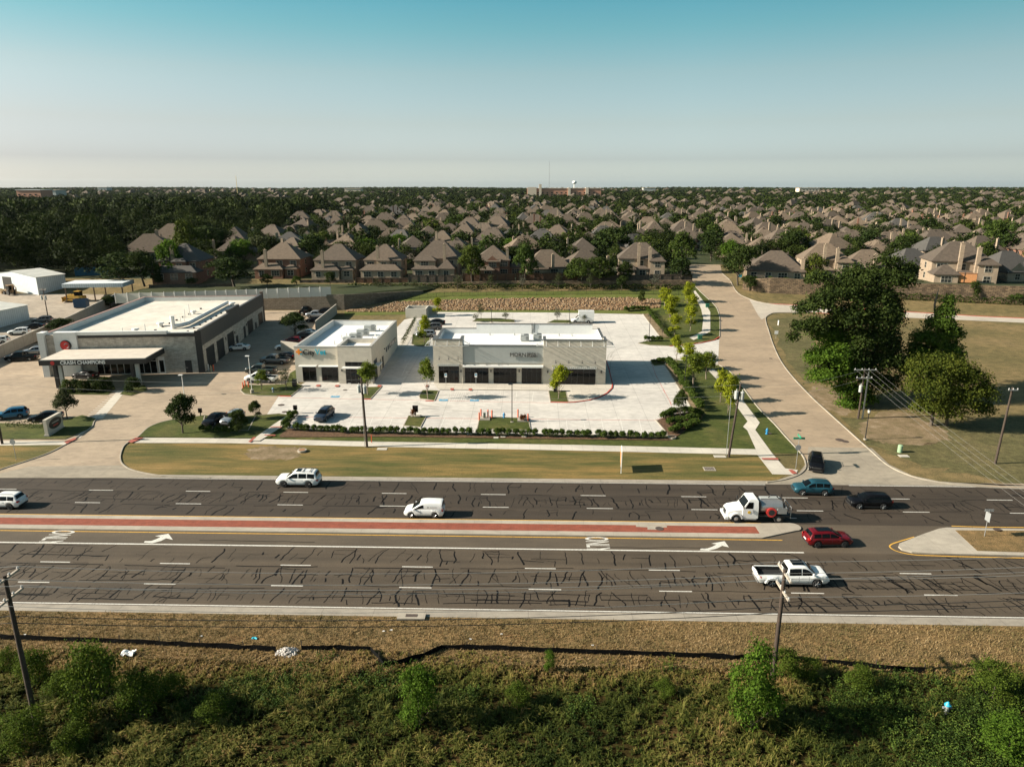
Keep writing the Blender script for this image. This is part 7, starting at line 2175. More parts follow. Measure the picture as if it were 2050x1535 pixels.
# ---------------------------------------------------------------- trees of the site
L_shrub = leafy('leaves_shrub', (.022, .042, .007), (.085, .12, .02))
K = {}
K['lime'] = [tree_proto('t', 500 + i, 5.2, 1.15, .2, 260, 12, .20, .16, L_lime, nl=8, rad=.06, bark=M_barkpale, fill=(.2, 1.05), flat=1.2) for i in range(4)]
K['young'] = [tree_proto('t', 520 + i, 5.0, 1.2, .24, 240, 12, .20, .17, L_young, nl=8, rad=.07, bark=M_barkpale, fill=(.3, 1.05), flat=1.1) for i in range(3)]
K['thin'] = [tree_proto('t', 530 + i, 4.2, 1.3, .3, 90, 9, .17, .22, L_olive, nl=7, rad=.06, fill=(.2, 1.1)) for i in range(3)]
K['grey'] = [tree_proto('t', 540 + i, 4.2, 1.0, .3, 70, 8, .18, .2, L_grey, nl=6, rad=.05, fill=(.2, 1.1)) for i in range(2)]
K['oak'] = [tree_proto('t', 550 + i, 6.5, 2.7, .2, 560, 12, .27, .2, L_dark, nl=9, rad=.14) for i in range(3)]
K['pine'] = [tree_proto('t', 560 + i, 5.0, 2.3, .28, 300, 13, .22, .2, L_olive, nl=8, rad=.09, lob=[(0, 0, 3.5, 1.2, 1.2, 1.1), (.9, 0, 2.6, 1.1, .9, .6), (-.9, .2, 2.7, 1.1, .9, .6), (.1, .9, 2.6, 1, 1, .6), (-.1, -1, 2.5, 1, 1, .6), (0, 0, 4.5, .6, .6, .5)]) for i in range(2)]
K['garden'] = [tree_proto('t', 570 + i, 9, 4.0, .2, 360, 12, .42, .3, [L_dark, L_mid, L_dark][i], nl=9, rad=.2) for i in range(3)]
K['gbright'] = [tree_proto('t', 580 + i, 8, 3.6, .2, 300, 12, .40, .3, L_bright, nl=8, rad=.18) for i in range(2)]
K['gold'] = [tree_proto('t', 590, 7, 3.0, .2, 260, 12, .36, .3, L_gold, nl=8, rad=.16)]
K['shrub'] = [tree_proto('shrub', 600 + i, 1.0, .5, .02, 85, 9, .15, .08, L_shrub, nl=5, rad=.02, split=False, lob=[(0, 0, .5, .42, .42, .46), (.14, .1, .6, .3, .3, .34), (-.15, -.08, .55, .3, .3, .34)]) for i in range(4)]
K['brightshrub'] = [tree_proto('shrub', 610 + i, 1.0, .5, .02, 55, 9, .12, .08, L_young, rad=.02, split=False, lob=[(0, 0, .5, .42, .42, .46), (.14, .1, .6, .3, .3, .34)]) for i in range(2)]
K['redshrub'] = [tree_proto('shrub', 620, 1.1, .5, .02, 50, 9, .13, .1, leafy('leaves_red', (.10, .03, .015), (.20, .09, .03)), rad=.02, split=False, lob=[(0, 0, .55, .4, .4, .45)])]
K['bush'] = [tree_proto('bush', 630 + i, 2.0, 1.3, .02, 170, 11, .2, .16, [L_olive, L_dark, L_mid][i], rad=.05, split=False, lob=lobes_round(630 + i, 7, 2.0, 1.3, .03)) for i in range(3)]
rp = random.Random(77)
def put(kind, name, label, x, yb, yt, w, group=None, cat='tree', z=None, base=None):
    b = base or P(x, yb)
    h = HT(x, yb, yt) if base is None else PY(x, yt, b.y).z - b.z
    d = (b - Vector((0, 0, H))).length
    cam_f = b.y * math.cos(PITCH) - (b.z - H) * math.sin(PITCH)
    return plant_tree(name, label, cat, rp.choice(K[kind]), (b.x, b.y, b.z - .02), max(h, .5), w * cam_f / F, rp.uniform(0, 6.28), group)
GL = 'lime green young trees along the street'
for x, yb, yt, w, kd, l in (
    (1330, 613, 574, 26, 'lime', 'lime green young tree nearest the iron fence end, in the upper row by the street'),
    (1341, 644, 590, 32, 'lime', 'full lime green young tree in the middle of the upper left row by the street'),
    (1351, 672, 628, 28, 'lime', 'lime green young tree above the driveway, lowest of the upper left row'),
    (1376, 606, 564, 24, 'lime', 'lime green young tree at the top of the upper street walk'),
    (1383, 634, 586, 28, 'lime', 'lime green young tree beside the bend of the upper street walk'),
    (1381, 663, 608, 26, 'lime', 'lime green young tree left of the upper walk near the driveway'),
    (1354, 724, 668, 24, 'lime', 'lime green young tree just below the driveway at the lot corner'),
    (1380, 742, 686, 36, 'lime', 'lime green young tree behind the black lamp, below the driveway'),
    (1388, 777, 704, 40, 'young', 'green young tree beside the row of tall shrubs and black lamp'),
    (1414, 759, 702, 38, 'young', 'green young tree at the kink of the sidewalk below the driveway'),
    (1442, 805, 737, 30, 'lime', 'lime green young tree left of the slanting sidewalk, upper of two'),
    (1457, 833, 748, 32, 'lime', 'lime green young tree left of the slanting sidewalk, lower of two by the pole')):
    put(kd, 'young_tree', l, x, yb, yt, w, GL)
for x, yb, yt, w, kd, l in (
    (1361, 838, 779, 30, 'oak', 'small dark green tree in the shrub bed at the lot corner'),
    (857, 799, 716, 30, 'young', 'slim green young tree on the island at the left end of the retail building'),
    (1118, 799, 727, 38, 'lime', 'yellow green young tree on the island in front of the right tower'),
    (737, 791, 722, 36, 'young', 'green young tree behind the transformer pole at the clinic'),
    (573, 783, 738, 34, 'thin', 'thin olive tree on the lawn beside the clinic'),
    (524, 781, 740, 30, 'young', 'small green tree by the tall pale lamp and white pickup'),
    (590, 670, 625, 58, 'oak', 'dark bushy tree in the workshop lot beside the clinic'),
    (850, 692, 628, 24, 'lime', 'lime green tree in front of the cars behind the retail building'),
    (876, 633, 594, 20, 'lime', 'lime green tree beside the bin enclosure'),
    (963, 640, 606, 16, 'thin', 'thin olive tree behind the retail building by the left black lamp'),
    (953, 645, 626, 16, 'thin', 'low olive tree at the left end of the back island'),
    (1012, 643, 625, 18, 'thin', 'low olive tree at the right end of the back island'),
    (1115, 645, 615, 16, 'grey', 'thin grey tree on the right back island'),
    (1169, 648, 630, 14, 'thin', 'low olive tree in front of the white box van'),
    (1284, 610, 581, 14, 'oak', 'small dark tree on the stone slope near the street'),
    (1326, 676, 640, 18, 'thin', 'narrow olive tree among the shrubs at the upper lot corner'),
    (366, 868, 790, 60, 'oak', 'round dark green oak on the lawn by the drive'),
    (135, 838, 779, 56, 'pine', 'dark olive spreading tree in front of the canopy'),
    (512, 840, 802, 28, 'oak', 'small dark tree at the end of the lawn by the brick banded path'),
    (480, 866, 820, 38, 'oak', 'dark bushy young tree beside the silver suv on the lawn'),
    (120, 672, 638, 52, 'oak', 'dark bushy tree behind the workshop tower by the precast wall'),
    (222, 618, 592, 30, 'oak', 'small dark tree by the far end of the precast wall')):
    put(kd, 'young_tree' if w < 40 else 'tree', l, x, yb, yt, w)
bb_ = []
for k, (x, yt, w, kd) in enumerate(((757, 556, 18, 'thin'), (829, 559, 20, 'thin'), (916, 549, 22, 'thin'), (982, 549, 18, 'thin'), (1046, 548, 15, 'grey'), (1117, 546, 20, 'thin'), (1181, 549, 18, 'thin'), (1244, 552, 24, 'oak'), (1311, 548, 20, 'grey'))):
    put(kd, 'young_tree', f'small {"grey" if kd == "grey" else "olive"} tree on the green bank below the stone wall, {nth(k + 1)} from the panel fence', x, 582, yt, w, 'young trees on the green bank')
# big trees of the field
def big_tree(label, x, yb, lobes, clumps, per, leaf, spread, mat, seed, trunks, lobe_px=True):
    """lobes: photo x, photo y, depth offset, half width px, half height px"""
    b = P(x, yb)
    o = thing('tree', label, 'tree', tuple(b), 0)
    out = []
    for lx, ly, dy, rw, rhh in lobes:
        p = PY(lx, ly, b.y + dy)
        sc = (p.y * math.cos(PITCH) - (p.z - H) * math.sin(PITCH)) / F
        out.append((p.x - b.x, p.y - b.y, p.z - b.z, rw * sc, rw * sc * .95, rhh * sc))
    V, S = crown(seed, out, clumps, per, leaf, spread, .25, (.35, 1.06), 0)
    me = quad_mesh('crown', V, S, [mat])
    c = bpy.data.objects.new('crown', me); COL.objects.link(c); c.parent = o
    for tx, r in trunks:
        m = MB()
        bx = P(tx, yb).x - b.x
        m.tube([(bx, 0, -.3), (bx * .9, .2, 2.5), (bx * .6, .4, 6)], [r * 1.3, r, r * .6], 8)
        for l in out[:6]: m.tube([(bx * .9, .2, 2.2), ((bx + l[0]) * .5, l[1] * .5, max(2.6, l[2] * .6)), (l[0] * .9, l[1] * .9, l[2])], [r * .6, r * .35, r * .12], 5)
        m.build('trunk', M_bark, o, smooth=60)
    return o
big_tree('very large dark oak with ragged crown in the field right of the street', 1725, 800,
         [(1745, 600, 2, 52, 48), (1690, 590, 0, 46, 36), (1790, 560, 3, 44, 34), (1650, 610, -2, 36, 32), (1720, 560, 4, 50, 30), (1775, 640, 2, 34, 44), (1740, 680, 0, 58, 50), (1640, 560, 1, 26, 18), (1600, 655, -2, 20, 14), (1612, 620, 0, 22, 18), (1590, 676, -3, 12, 10), (1770, 730, -1, 44, 46), (1720, 750, -2, 46, 40), (1820, 545, 4, 18, 20), (1700, 640, -2, 44, 40), (1775, 525, 3, 26, 14), (1635, 655, -2, 30, 22), (1765, 770, -2, 40, 34), (1705, 700, -1, 50, 44), (1768, 700, 2, 36, 46), (1750, 640, -1, 50, 46), (1680, 730, 0, 44, 40), (1770, 620, 1, 34, 40)], 4200, 17, .36, .36, L_dark, 700, [(1725, .5)])
big_tree('bright green lower tree at the left foot of the big oak', 1675, 800,
         [(1650, 670, 0, 36, 30), (1680, 700, -1, 44, 36), (1640, 720, -2, 30, 26), (1690, 750, -2, 46, 36), (1650, 755, -3, 36, 26), (1700, 782, -3, 34, 22), (1725, 795, -3, 30, 20), (1670, 655, 1, 30, 22), (1665, 720, -3, 40, 36), (1700, 810, -3, 26, 16)], 1700, 17, .32, .32, L_bright, 701, [(1680, .25)])
big_tree('tall pointed green tree with a bare dead top right of the big oak', 1858, 790,
         [(1898, 606, -2, 10, 20), (1894, 628, -2, 20, 20), (1882, 652, -2, 30, 24), (1900, 672, -2, 24, 26), (1858, 680, -2, 34, 26), (1893, 706, -2, 36, 30), (1846, 708, -1, 32, 34), (1873, 740, -2, 48, 34), (1836, 745, 0, 32, 40), (1913, 735, -2, 20, 22)], 1900, 17, .32, .3, leafy('leaves_point', (.030, .058, .008), (.10, .15, .022)), 702, [(1855, .35)])
b = P(1874, 790); q = [PY(1873, 640, b.y), PY(1871, 610, b.y), PY(1876, 590, b.y), PY(1880, 576, b.y)]
for o in COL.objects:
    if o.get('label', '').startswith('tall pointed green'):
        m = MB(); m.tube([p - Vector(o.location) for p in q], [.22, .16, .1, .03], 6); m.tube([q[1] - Vector(o.location), q[1] - Vector(o.location) + Vector((.5, 0, 1.0))], [.08, .02], 5); m.build('dead_limb', M_barkpale, o)
big_tree('yellow green spreading tree with two trunks in the right field', 1882, 852,
         [(1850, 740, 0, 36, 30), (1890, 735, 0, 44, 28), (1935, 760, 0, 40, 34), (1960, 790, -1, 34, 34), (1865, 780, -1, 50, 34), (1915, 800, -1, 44, 34), (1860, 818, -1, 32, 22), (1900, 822, -1, 36, 20), (1965, 820, -1, 22, 18)], 1900, 16, .28, .36, L_gold, 703, [(1864, .22), (1895, .2)])
# garden trees near the front
for x, yb, yt, w, kd, l in (
    (470, 580, 515, 84, 'garden', 'round dark garden oak between the dark roofed and the red brick fence houses'),
    (250, 582, 505, 84, 'garden', 'large dark tree at the corner of the wood behind the yard'),
    (290, 575, 500, 70, 'garden', 'dark tree overhanging the yard left of the dark roofed house'),
    (378, 530, 440, 62, 'garden', 'tall dark tree right of the houses at the wood edge'),
    (345, 545, 480, 60, 'gbright', 'bright green tree behind the dark roofed house'),
    (318, 580, 548, 24, 'garden', 'small tree in front of the dark roofed house by the panel fence'),
    (385, 582, 556, 24, 'garden', 'small dark tree at the corner of the dark roofed house'),
    (425, 500, 452, 90, 'garden', 'broad dark tree above the lane at the wood edge'),
    (480, 525, 478, 56, 'gbright', 'bright green tree at the bend of the lane'),
    (520, 505, 460, 50, 'garden', 'dark tree right of the lane behind the round oak'),
    (536, 580, 548, 26, 'garden', 'small dark tree in the garden of the red brick fence house'),
    (595, 583, 552, 22, 'garden', 'small dark tree at the right corner of the red brick fence house'),
    (662, 580, 544, 24, 'garden', 'dark slim tree at the end of the panel fence'),
    (630, 515, 484, 40, 'garden', 'dark tree between the red brick and tan fence houses'),
    (733, 505, 478, 44, 'gbright', 'bright green tree behind the tan fence houses'),
    (800, 500, 468, 50, 'gbright', 'round bright green tree behind the second tan fence house'),
    (945, 560, 490, 52, 'garden', 'dark tree between the turret house and the red brick house'),
    (1052, 562, 488, 48, 'garden', 'dark tree right of the red brick house at the timber fence'),
    (1020, 500, 476, 50, 'gbright', 'mid green tree behind the red brick fence house'),
    (1160, 552, 516, 62, 'garden', 'rounded dark hedge tree below the low pale roofed house, left half'),
    (1205, 552, 514, 66, 'garden', 'rounded dark hedge tree below the low pale roofed house, right half'),
    (1250, 560, 522, 32, 'garden', 'dark tree left of the two storey corner house'),
    (1220, 505, 455, 84, 'garden', 'very broad dark tree behind the corner house by the street'),
    (1362, 565, 515, 44, 'garden', 'dark tree at the left kerb where the street meets the timber fence'),
    (1365, 535, 462, 56, 'garden', 'tall dark tree left of the side street among the houses'),
    (1478, 558, 490, 62, 'garden', 'dark tree at the right side of the street below the corner house'),
    (1462, 530, 480, 44, 'gbright', 'bright green tree right of the upper street'),
    (1425, 500, 462, 60, 'garden', 'dark tree where the side street ends'),
    (1628, 560, 508, 46, 'gold', 'yellowing tree between the corner house and the twin chimney house'),
    (1800, 520, 470, 50, 'garden', 'dark tree behind the big oak among pale roofs'),
    (1990, 500, 440, 60, 'garden', 'tall dark tree behind the cream house at the right'),
    (1590, 505, 460, 70, 'garden', 'dark tree behind the low corner house right of the street')):
    y0 = 212.8 if yb > 540 else 232 + (540 - yb) * 1.0
    b = PY(x, yb, y0 if not (yb > 570 and x < 700) else 205)
    b = Vector((b.x, b.y, gz(b.y) if b.y > 213 else 7.6))
    put(kd, 'garden_tree', l, x, yb, yt, w, 'trees of the first gardens', base=b)
for x, yb, yt, w, kd, l in ((1985, 572, 545, 56, 'grey', 'pale grey green bush above the ivy covered wall'), (1950, 602, 562, 22, 'garden', 'dark ivy tree on the face of the right stone wall'), (2030, 606, 585, 40, 'garden', 'dark shrub at the foot of the right stone wall'), (2010, 560, 528, 50, 'garden', 'dark tree beside the cream house at the right edge'), (1500, 582, 552, 34, 'garden', 'rounded dark bush at the left end of the right stone wall')):
    put(kd, 'garden_tree', l, x, yb, yt, w, 'trees of the first gardens')
# hedges
def hedge(label, pts, w, h, seed, mat, leaf=.22):
    rng = np.random.default_rng(seed)
    C, N = [], []
    q = dense(pts, .35)
    for p in q:
        z = gz(p.y) if len(p) < 4 else p.z
        for k in range(int(16 * max(1, h))):
            t = rng.uniform(-1, 1); zz = rng.uniform(.05, 1)
            hh = h * (1 + .18 * math.sin(p.x * 1.3) + .12 * math.sin(p.x * 3.1))
            top = rng.random() < .45
            C.append((p.x + rng.normal() * .2, p.y + (t * w / 2 if top else (-w / 2 if rng.random() < .7 else w / 2)) + rng.normal() * .08, z + (hh if top else hh * zz) + rng.normal() * .06)); N.append((rng.normal() * .4, 0 if top else -1, 1 if top else .2))
    C, N = np.array(C), unit(np.array(N, float))
    V = leaf_quads(rng, C, N, leaf)
    S = np.clip(rng.beta(2, 2.5, len(C)) + .25 * np.sin(C[:, 0] * .9), 0, 1)
    o = bpy.data.objects.new('hedge', quad_mesh('hedge', V, S, [mat])); COL.objects.link(o)
    return tag(o, label, 'hedge')
hedge('long dark hedge along the foot of the field stone wall', [(PY(700, 575, 210).x, 209.6), (PY(1372, 575, 210).x, 209.6)], 1.6, 1.0, 1, L_dark, .4)
hedge('dense green hedge on top of the right stone wall by the street', [(wr[0][0] + 1, wr[0][1] + .8), (wr[2][0], wr[2][1] + .8)], 1.6, 3.2, 2, L_mid, .4)
hedge('dark ivy mass hanging over the right stone wall', [(wr[2][0], wr[2][1] - .3), (wr[6][0], wr[6][1] - .3)], .8, 1.5, 3, L_dark, .35)
hedge('low clipped dark hedge in front of the parked blue suv', px([(15, 853), (85, 857)]), .9, .8, 4, L_dark, .2)
hedge('dark row of shrubs between the clinic path and the side lawn', px([(806, 690), (832, 640)]), .8, .9, 5, L_dark, .2)
# shrub rows
def shrub_row(label, group, pts, n, h, w, kd='shrub', jit=.12, hs=.15):
    q = [Vector((p.x, p.y, 0)) for p in px(pts)]
    Ls = [(b - a).length for a, b in zip(q, q[1:])]
    T = sum(Ls)
    for k in range(n):
        s = T * (k + .5) / n
        i = 0
        while i < len(Ls) - 1 and s > Ls[i]: s -= Ls[i]; i += 1
        p = q[i].lerp(q[i + 1], s / Ls[i])
        x, y = p.x + rp.gauss(0, jit), p.y + rp.gauss(0, jit)
        plant_tree('shrub', label, 'shrub', rp.choice(K[kd]), (x, y, gz(y) + .1), h * rp.uniform(1 - hs, 1 + hs), w * rp.uniform(.9, 1.15), None, group)
shrub_row('small rounded shrub in the long row along the front of the pale lot', 'shrubs along the front of the lot', [(572, 861), (700, 867), (1000, 873), (1336, 878)], 58, 1.05, 1.0)
shrub_row('small rounded shrub in the slanting row beside the brick banded path', 'shrubs beside the brick banded path', [(568, 858), (592, 832)], 6, 1.1, 1.1)
shrub_row('upright shrub in the row between the pale lot edge and the street lawn', 'shrubs along the right edge of the lot', [(1337, 727), (1403, 826)], 24, 1.6, 1.25)
shrub_row('small shrub in the row along the upper right edge of the lot', 'shrubs along the upper right edge of the lot', [(1296, 622), (1340, 678)], 18, 1.3, 1.1)
shrub_row('small dark shrub at the top corner of the pale lot', 'shrubs at the top corner of the lot', [(1250, 624), (1292, 620)], 8, 1.1, 1.2)
shrub_row('small shrub under the black lamp at the upper lot corner', 'shrubs under the upper corner lamp', [(1292, 684), (1325, 683)], 5, 1.2, 1.1)
shrub_row('dark shrub in the curved bed at the lower right lot corner', 'shrubs of the curved corner bed', [(1325, 842), (1345, 831), (1375, 829), (1405, 834)], 11, 1.1, 1.3)
shrub_row('dark shrub in the curved bed at the lower right lot corner', 'shrubs of the curved corner bed', [(1335, 852), (1360, 846), (1400, 840)], 9, 1.0, 1.3)
shrub_row('dark shrub in the curved bed at the lower right lot corner', 'shrubs of the curved corner bed', [(1342, 868), (1370, 860), (1395, 850)], 8, 1.0, 1.3)
shrub_row('dark shrub in the small bed at the driveway corner of the lot', 'shrubs at the driveway corner bed', [(1308, 728), (1332, 725)], 5, .9, 1.2)
shrub_row('clipped dark shrub in front of the two cars on the lawn bay', 'shrubs in front of the lawn bay', [(397, 864), (472, 868)], 5, .85, 1.1)
shrub_row('reddish shrub on the slab between orange bollards', 'reddish shrubs on the planted slab', [(1040, 843), (1054, 844)], 3, 1.0, .8, 'redshrub')
shrub_row('thin reddish shrub beside the dark brown board', None, [(826, 836), (828, 836)], 1, 1.5, .9, 'redshrub')
GF = 'flowering bushes in front of the canopy'
isl([(120, 790), (215, 791), (232, 780), (228, 772), (150, 770), (128, 778)], [(150, 791), (215, 792)]); isl([(240, 790), (262, 793), (295, 782), (290, 772), (262, 772)], [(243, 791), (260, 793)])
for k, (x, y) in enumerate(((136, 786), (152, 784), (168, 786), (184, 783), (200, 785), (214, 780))): put('bush', 'bush', f'large olive bush in the canopy bed, {nth(k + 1)} from its left end', x, y, y - 24, 26, GF, 'bush')
put('bush', 'bush', 'large olive bush at the right canopy column', 268, 784, 757, 34, GF, 'bush')
# foreground brush
K['brush'] = [tree_proto('t', 640 + i, 5.0, 2.0, .06, 420, 14, .17, .2, L_bright, nl=11, rad=.07, fill=(.45, 1.08)) for i in range(2)]
K['brushdk'] = [tree_proto('t', 650 + i, 4.0, 2.2, .04, 380, 13, .17, .24, leafy('leaves_brush', (.030, .052, .007), (.105, .145, .018), trans=.35), nl=11, rad=.06, fill=(.4, 1.08)) for i in range(3)]
for x, yb, yt, w, kd, l in (
    (1505, 1462, 1288, 104, 'brush', 'tall bright green tree in the brush beside the right wooden pole'),
    (1575, 1362, 1300, 60, 'brushdk', 'dark green sapling behind the right wooden pole'),
    (838, 1452, 1330, 84, 'brush', 'bright green bushy sapling in the middle of the brush'),
    (195, 1432, 1290, 120, 'brushdk', 'large green bush in the brush right of the left pole'),
    (70, 1375, 1302, 66, 'brushdk', 'green bush left of the left wooden pole near the silt fence'),
    (285, 1438, 1345, 90, 'brushdk', 'dark green bush below the white plastic sheet'),
    (55, 1500, 1425, 90, 'brushdk', 'dark green bush at the foot of the left wooden pole'),
    (1100, 1345, 1300, 26, 'brush', 'slim green sapling at the middle of the silt fence'),
    (130, 1400, 1345, 70, 'brushdk', 'green bush between the left pole and the large bush'),
    (345, 1400, 1350, 60, 'brushdk', 'small dark bush right of the dark green bush below the white sheet'),
    (430, 1440, 1395, 70, 'brushdk', 'low dark bush in the hollow left of the brush middle'),
    (20, 1340, 1300, 50, 'brushdk', 'green bush at the left end of the silt fence'),
    (150, 1500, 1450, 70, 'brushdk', 'low bush right of the foot of the left pole'),
    (1035, 1415, 1368, 50, 'brushdk', 'low green bush in the brush right of the middle sapling'),
    (1620, 1360, 1318, 46, 'brushdk', 'small dark bush right of the right wooden pole at the fence'),
    (1720, 1385, 1335, 60, 'brushdk', 'dark green bush at the right end of the silt fence'),
    (1330, 1395, 1360, 44, 'brushdk', 'low bush left of the tall bright green tree'),
    (1985, 1400, 1330, 90, 'brushdk', 'broad green bush above the buried hydrant at the right edge'),
    (2010, 1520, 1430, 110, 'brush', 'bright green bush at the lower right corner of the brush')):
    put(kd, 'brush_tree', l, x, yb, yt, w, 'green bushes of the brush')
# tall grass, weeds and mown tufts
rng = np.random.default_rng(8)
def vnoise(x, y, s, seed):
    r = np.random.default_rng(seed).uniform(0, 6.28, 8)
    return (np.sin(x * s + r[0] + 1.7 * np.sin(y * s * .7 + r[1])) + np.sin(y * s * 1.3 + r[2] + 1.3 * np.sin(x * s * .8 + r[3])) + .7 * np.sin((x + y) * s * 1.9 + r[4]) + .7 * np.sin((x - y) * s * 2.3 + r[5])) / 3.4
def blades(name, X, Y, Hh, W, lean, shade, mat, z0=0.0):
    n = len(X)
    Z = np.array([gz(v) for v in Y]) + z0
    a = rng.uniform(0, 6.28, n)
    dx, dy = np.cos(a), np.sin(a)
    l = Hh * lean * rng.uniform(.2, 1, n)
    b = rng.uniform(0, 6.28, n)
    lx, ly = np.cos(b) * l, np.sin(b) * l
    c0 = np.stack([X - dx * W, Y - dy * W, Z], 1); c1 = np.stack([X + dx * W, Y + dy * W, Z], 1)
    t1 = np.stack([X + lx + dx * W * .35, Y + ly + dy * W * .35, Z + Hh], 1); t0 = np.stack([X + lx * .9 - dx * W * .35, Y + ly * .9 - dy * W * .35, Z + Hh * .95], 1)
    me = quad_mesh(name, np.stack([c0, c1, t1, t0], 1), shade, [mat])
    o = bpy.data.objects.new(name, me); COL.objects.link(o)
    return tag(o, kind='stuff')
def field(n, x0, x1, y0, y1, per, sig):
    cx, cy = rng.uniform(x0, x1, n), rng.uniform(y0, y1, n)
    return np.repeat(cx, per) + rng.normal(size=n * per) * sig, np.repeat(cy, per) + rng.normal(size=n * per) * sig
def ramp_leaf(name, stops, trans=.25):
    m, t, b = nodes_of(name)
    b.inputs['Roughness'].default_value, b.inputs['Specular IOR Level'].default_value = .75, .15
    at = t.nodes.new('ShaderNodeAttribute'); at.attribute_name = 'shade'
    col = ramp(t, at.outputs['Fac'], stops)
    t.links.new(col, b.inputs['Base Color'])
    tr = t.nodes.new('ShaderNodeBsdfTranslucent'); t.links.new(col, tr.inputs['Color'])
    ms = t.nodes.new('ShaderNodeMixShader'); ms.inputs[0].default_value = trans
    t.links.new(b.outputs[0], ms.inputs[1]); t.links.new(tr.outputs[0], ms.inputs[2]); t.links.new(ms.outputs[0], t.nodes['Material Output'].inputs['Surface'])
    return m
M_tall = ramp_leaf('tall_grass', [(0, (.022, .036, .006)), (.3, (.075, .088, .015)), (.52, (.17, .155, .038)), (.75, (.23, .14, .055)), (1, (.38, .27, .13))], .12)
def tufts(name, n, per, hfun, shfun, mat, y0=30.5, y1=48.6):
    cx, cy = rng.uniform(-47, 47, n), rng.uniform(y0, y1, n)
    clump = vnoise(cx, cy, 1.1, 31) * .5 + vnoise(cx, cy, 2.3, 32) * .35
    keep = clump > rng.uniform(-1.05, .05, n)
    cx, cy, clump = cx[keep], cy[keep], clump[keep]
    h0 = hfun(cx, cy) * np.clip(.75 + .9 * clump, .3, 1.7) * rng.lognormal(0, .28, len(cx))
    s0 = shfun(cx, cy) + .22 * clump + rng.normal(size=len(cx)) * .12
    X, Y = np.repeat(cx, per), np.repeat(cy, per)
    Hh = np.repeat(h0, per) * rng.uniform(.5, 1.15, len(X))
    a = rng.uniform(0, 6.28, len(X))
    out = np.repeat(h0, per) * rng.uniform(.05, .75, len(X))
    Z = np.array([gz(v) for v in Y])
    W = .012 + .016 * rng.random(len(X))
    dx, dy = -np.sin(a), np.cos(a)
    ox, oy = np.cos(a), np.sin(a)
    P0 = np.stack([X + ox * .05, Y + oy * .05, Z], 1)
    P1 = np.stack([X + ox * out * .45, Y + oy * out * .45, Z + Hh * .78], 1)
    P2 = np.stack([X + ox * out * 1.15, Y + oy * out * 1.15, Z + Hh * (1 - .35 * out / np.maximum(Hh, .05)).clip(.45, 1)], 1)
    S = np.stack([dx * W, dy * W, 0 * W], 1)
    V = np.concatenate([np.stack([P0 - S, P0 + S, P1 + S, P1 - S], 1), np.stack([P1 - S, P1 + S, P2 + S * .3, P2 - S * .3], 1)])
    sh = np.clip(np.repeat(s0, per) + rng.normal(size=len(X)) * .07, 0, 1)
    o = bpy.data.objects.new(name, quad_mesh(name, V, np.concatenate([sh, sh]), [mat])); COL.objects.link(o)
    return tag(o, kind='stuff')
tufts('tall_grass', 33000, 12, lambda x, y: np.clip(.52 + .22 * vnoise(x, y, .23, 1) - np.clip((y - 45.2) / 7, 0, .3), .15, 1.0),
      lambda x, y: .30 + .20 * vnoise(x, y, .45, 2) + .18 * vnoise(x, y, .13, 3) + np.clip((y - 43.5) / 11, 0, .34) - np.clip((x - 17) / 22, 0, .22), M_tall)
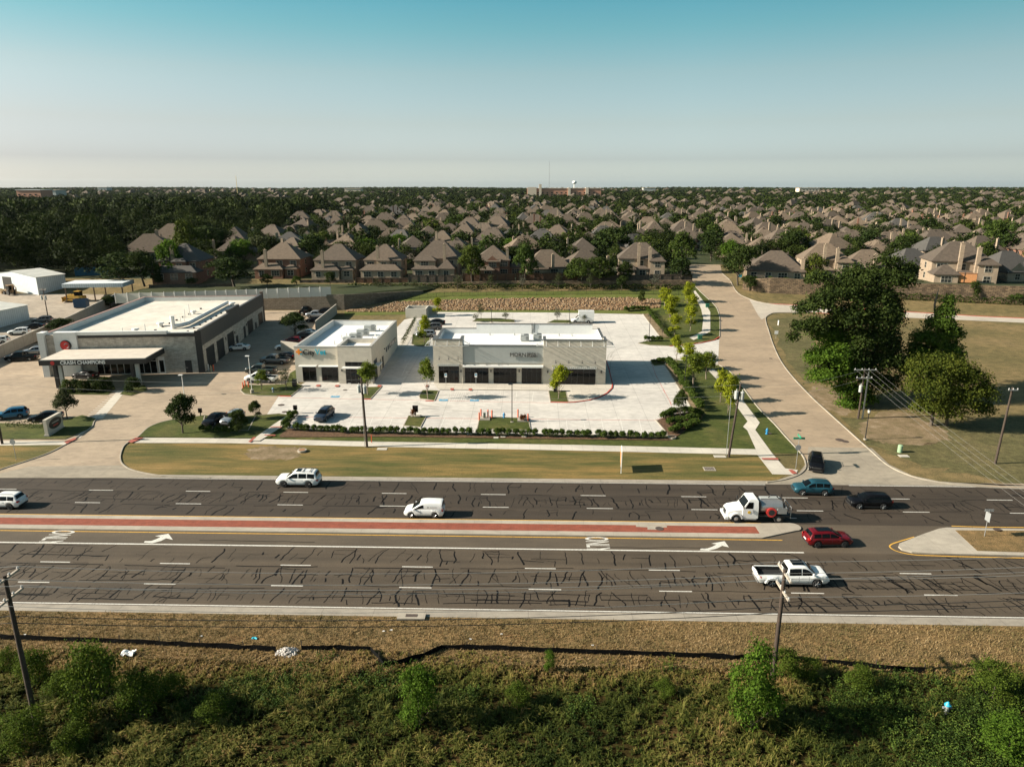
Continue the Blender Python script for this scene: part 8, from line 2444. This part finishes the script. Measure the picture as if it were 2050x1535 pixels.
# leafy weeds in patches, upright and taller than the grass
M_weed = ramp_leaf('weeds', [(0, (.012, .027, .004)), (.5, (.036, .066, .009)), (1, (.10, .14, .02))], .22)
cx, cy = rng.uniform(-47, 47, 30000), rng.uniform(31, 48.3, 30000)
dens = .8 * vnoise(cx, cy, .3, 5) + .5 * vnoise(cx, cy, .9, 15) + np.clip((cx - 17) / 8, 0, 1.0) * np.clip((47.9 - cy) / 2, 0, 1) - .74 - .7 * np.clip((41.2 - cy) / 3, 0, 1) * (cx < 14) + 1.1 * np.exp(-((cx + 9) / 10) ** 2 - ((cy - 44.3) / 1.8) ** 2) + .8 * np.exp(-((cx + 24) / 9) ** 2 - ((cy - 43.5) / 2.5) ** 2)
k = dens > rng.uniform(-.05, .5, len(cx))
cx, cy = cx[k], cy[k]
per = 15
hw_ = np.clip(.8 + .4 * vnoise(cx, cy, .6, 6), .35, 1.4) * rng.lognormal(0, .2, len(cx))
C = np.stack([np.repeat(cx, per), np.repeat(cy, per), np.zeros(len(cx) * per)], 1) + rng.normal(size=(len(cx) * per, 3)) * np.array([.10, .10, 0])
t_ = rng.uniform(.08, 1, len(C))
C[:, 2] = np.array([gz(v) for v in C[:, 1]]) + t_ * np.repeat(hw_, per)
V = leaf_quads(rng, C, unit(rng.normal(size=(len(C), 3)) * .6 + np.array([-.2, -.1, .8])), .11)
o = bpy.data.objects.new('weeds', quad_mesh('weeds', V, np.clip(np.repeat(rng.beta(2, 2, len(cx)), per) + rng.normal(size=len(C)) * .12, 0, 1), [M_weed])); COL.objects.link(o); tag(o, kind='stuff')
# mown roadside tufts
M_mown = ramp_leaf('mown_grass', [(0, (.085, .085, .028)), (.4, (.20, .15, .066)), (.75, (.30, .205, .095)), (1, (.42, .32, .18))])
X, Y = field(16000, -50, 50, 47.0, 53.3, 4, .12)
blades('mown_grass', X, Y, rng.uniform(.06, .2, len(X)), np.full(len(X), .03), 1.2, np.clip(.48 + .28 * vnoise(X, Y, .35, 7) + .2 * vnoise(X, Y, 1.3, 8) + rng.normal(size=len(X)) * .16, 0, 1), M_mown)
# ---------------------------------------------------------------- the air
hz = MB(); hz.box(-15100, 15100, -410, 15100, -47, 130)
m = bpy.data.materials.new('haze'); m.use_nodes = True
t = m.node_tree; t.nodes.clear()
vo, ou = t.nodes.new('ShaderNodeVolumePrincipled'), t.nodes.new('ShaderNodeOutputMaterial')
vo.inputs['Color'].default_value = (.82, .9, .92, 1)
vo.inputs['Density'].default_value = .000010
vo.inputs['Anisotropy'].default_value = .2
t.links.new(vo.outputs[0], ou.inputs['Volume'])
tag(hz.build('haze', m), kind='stuff')
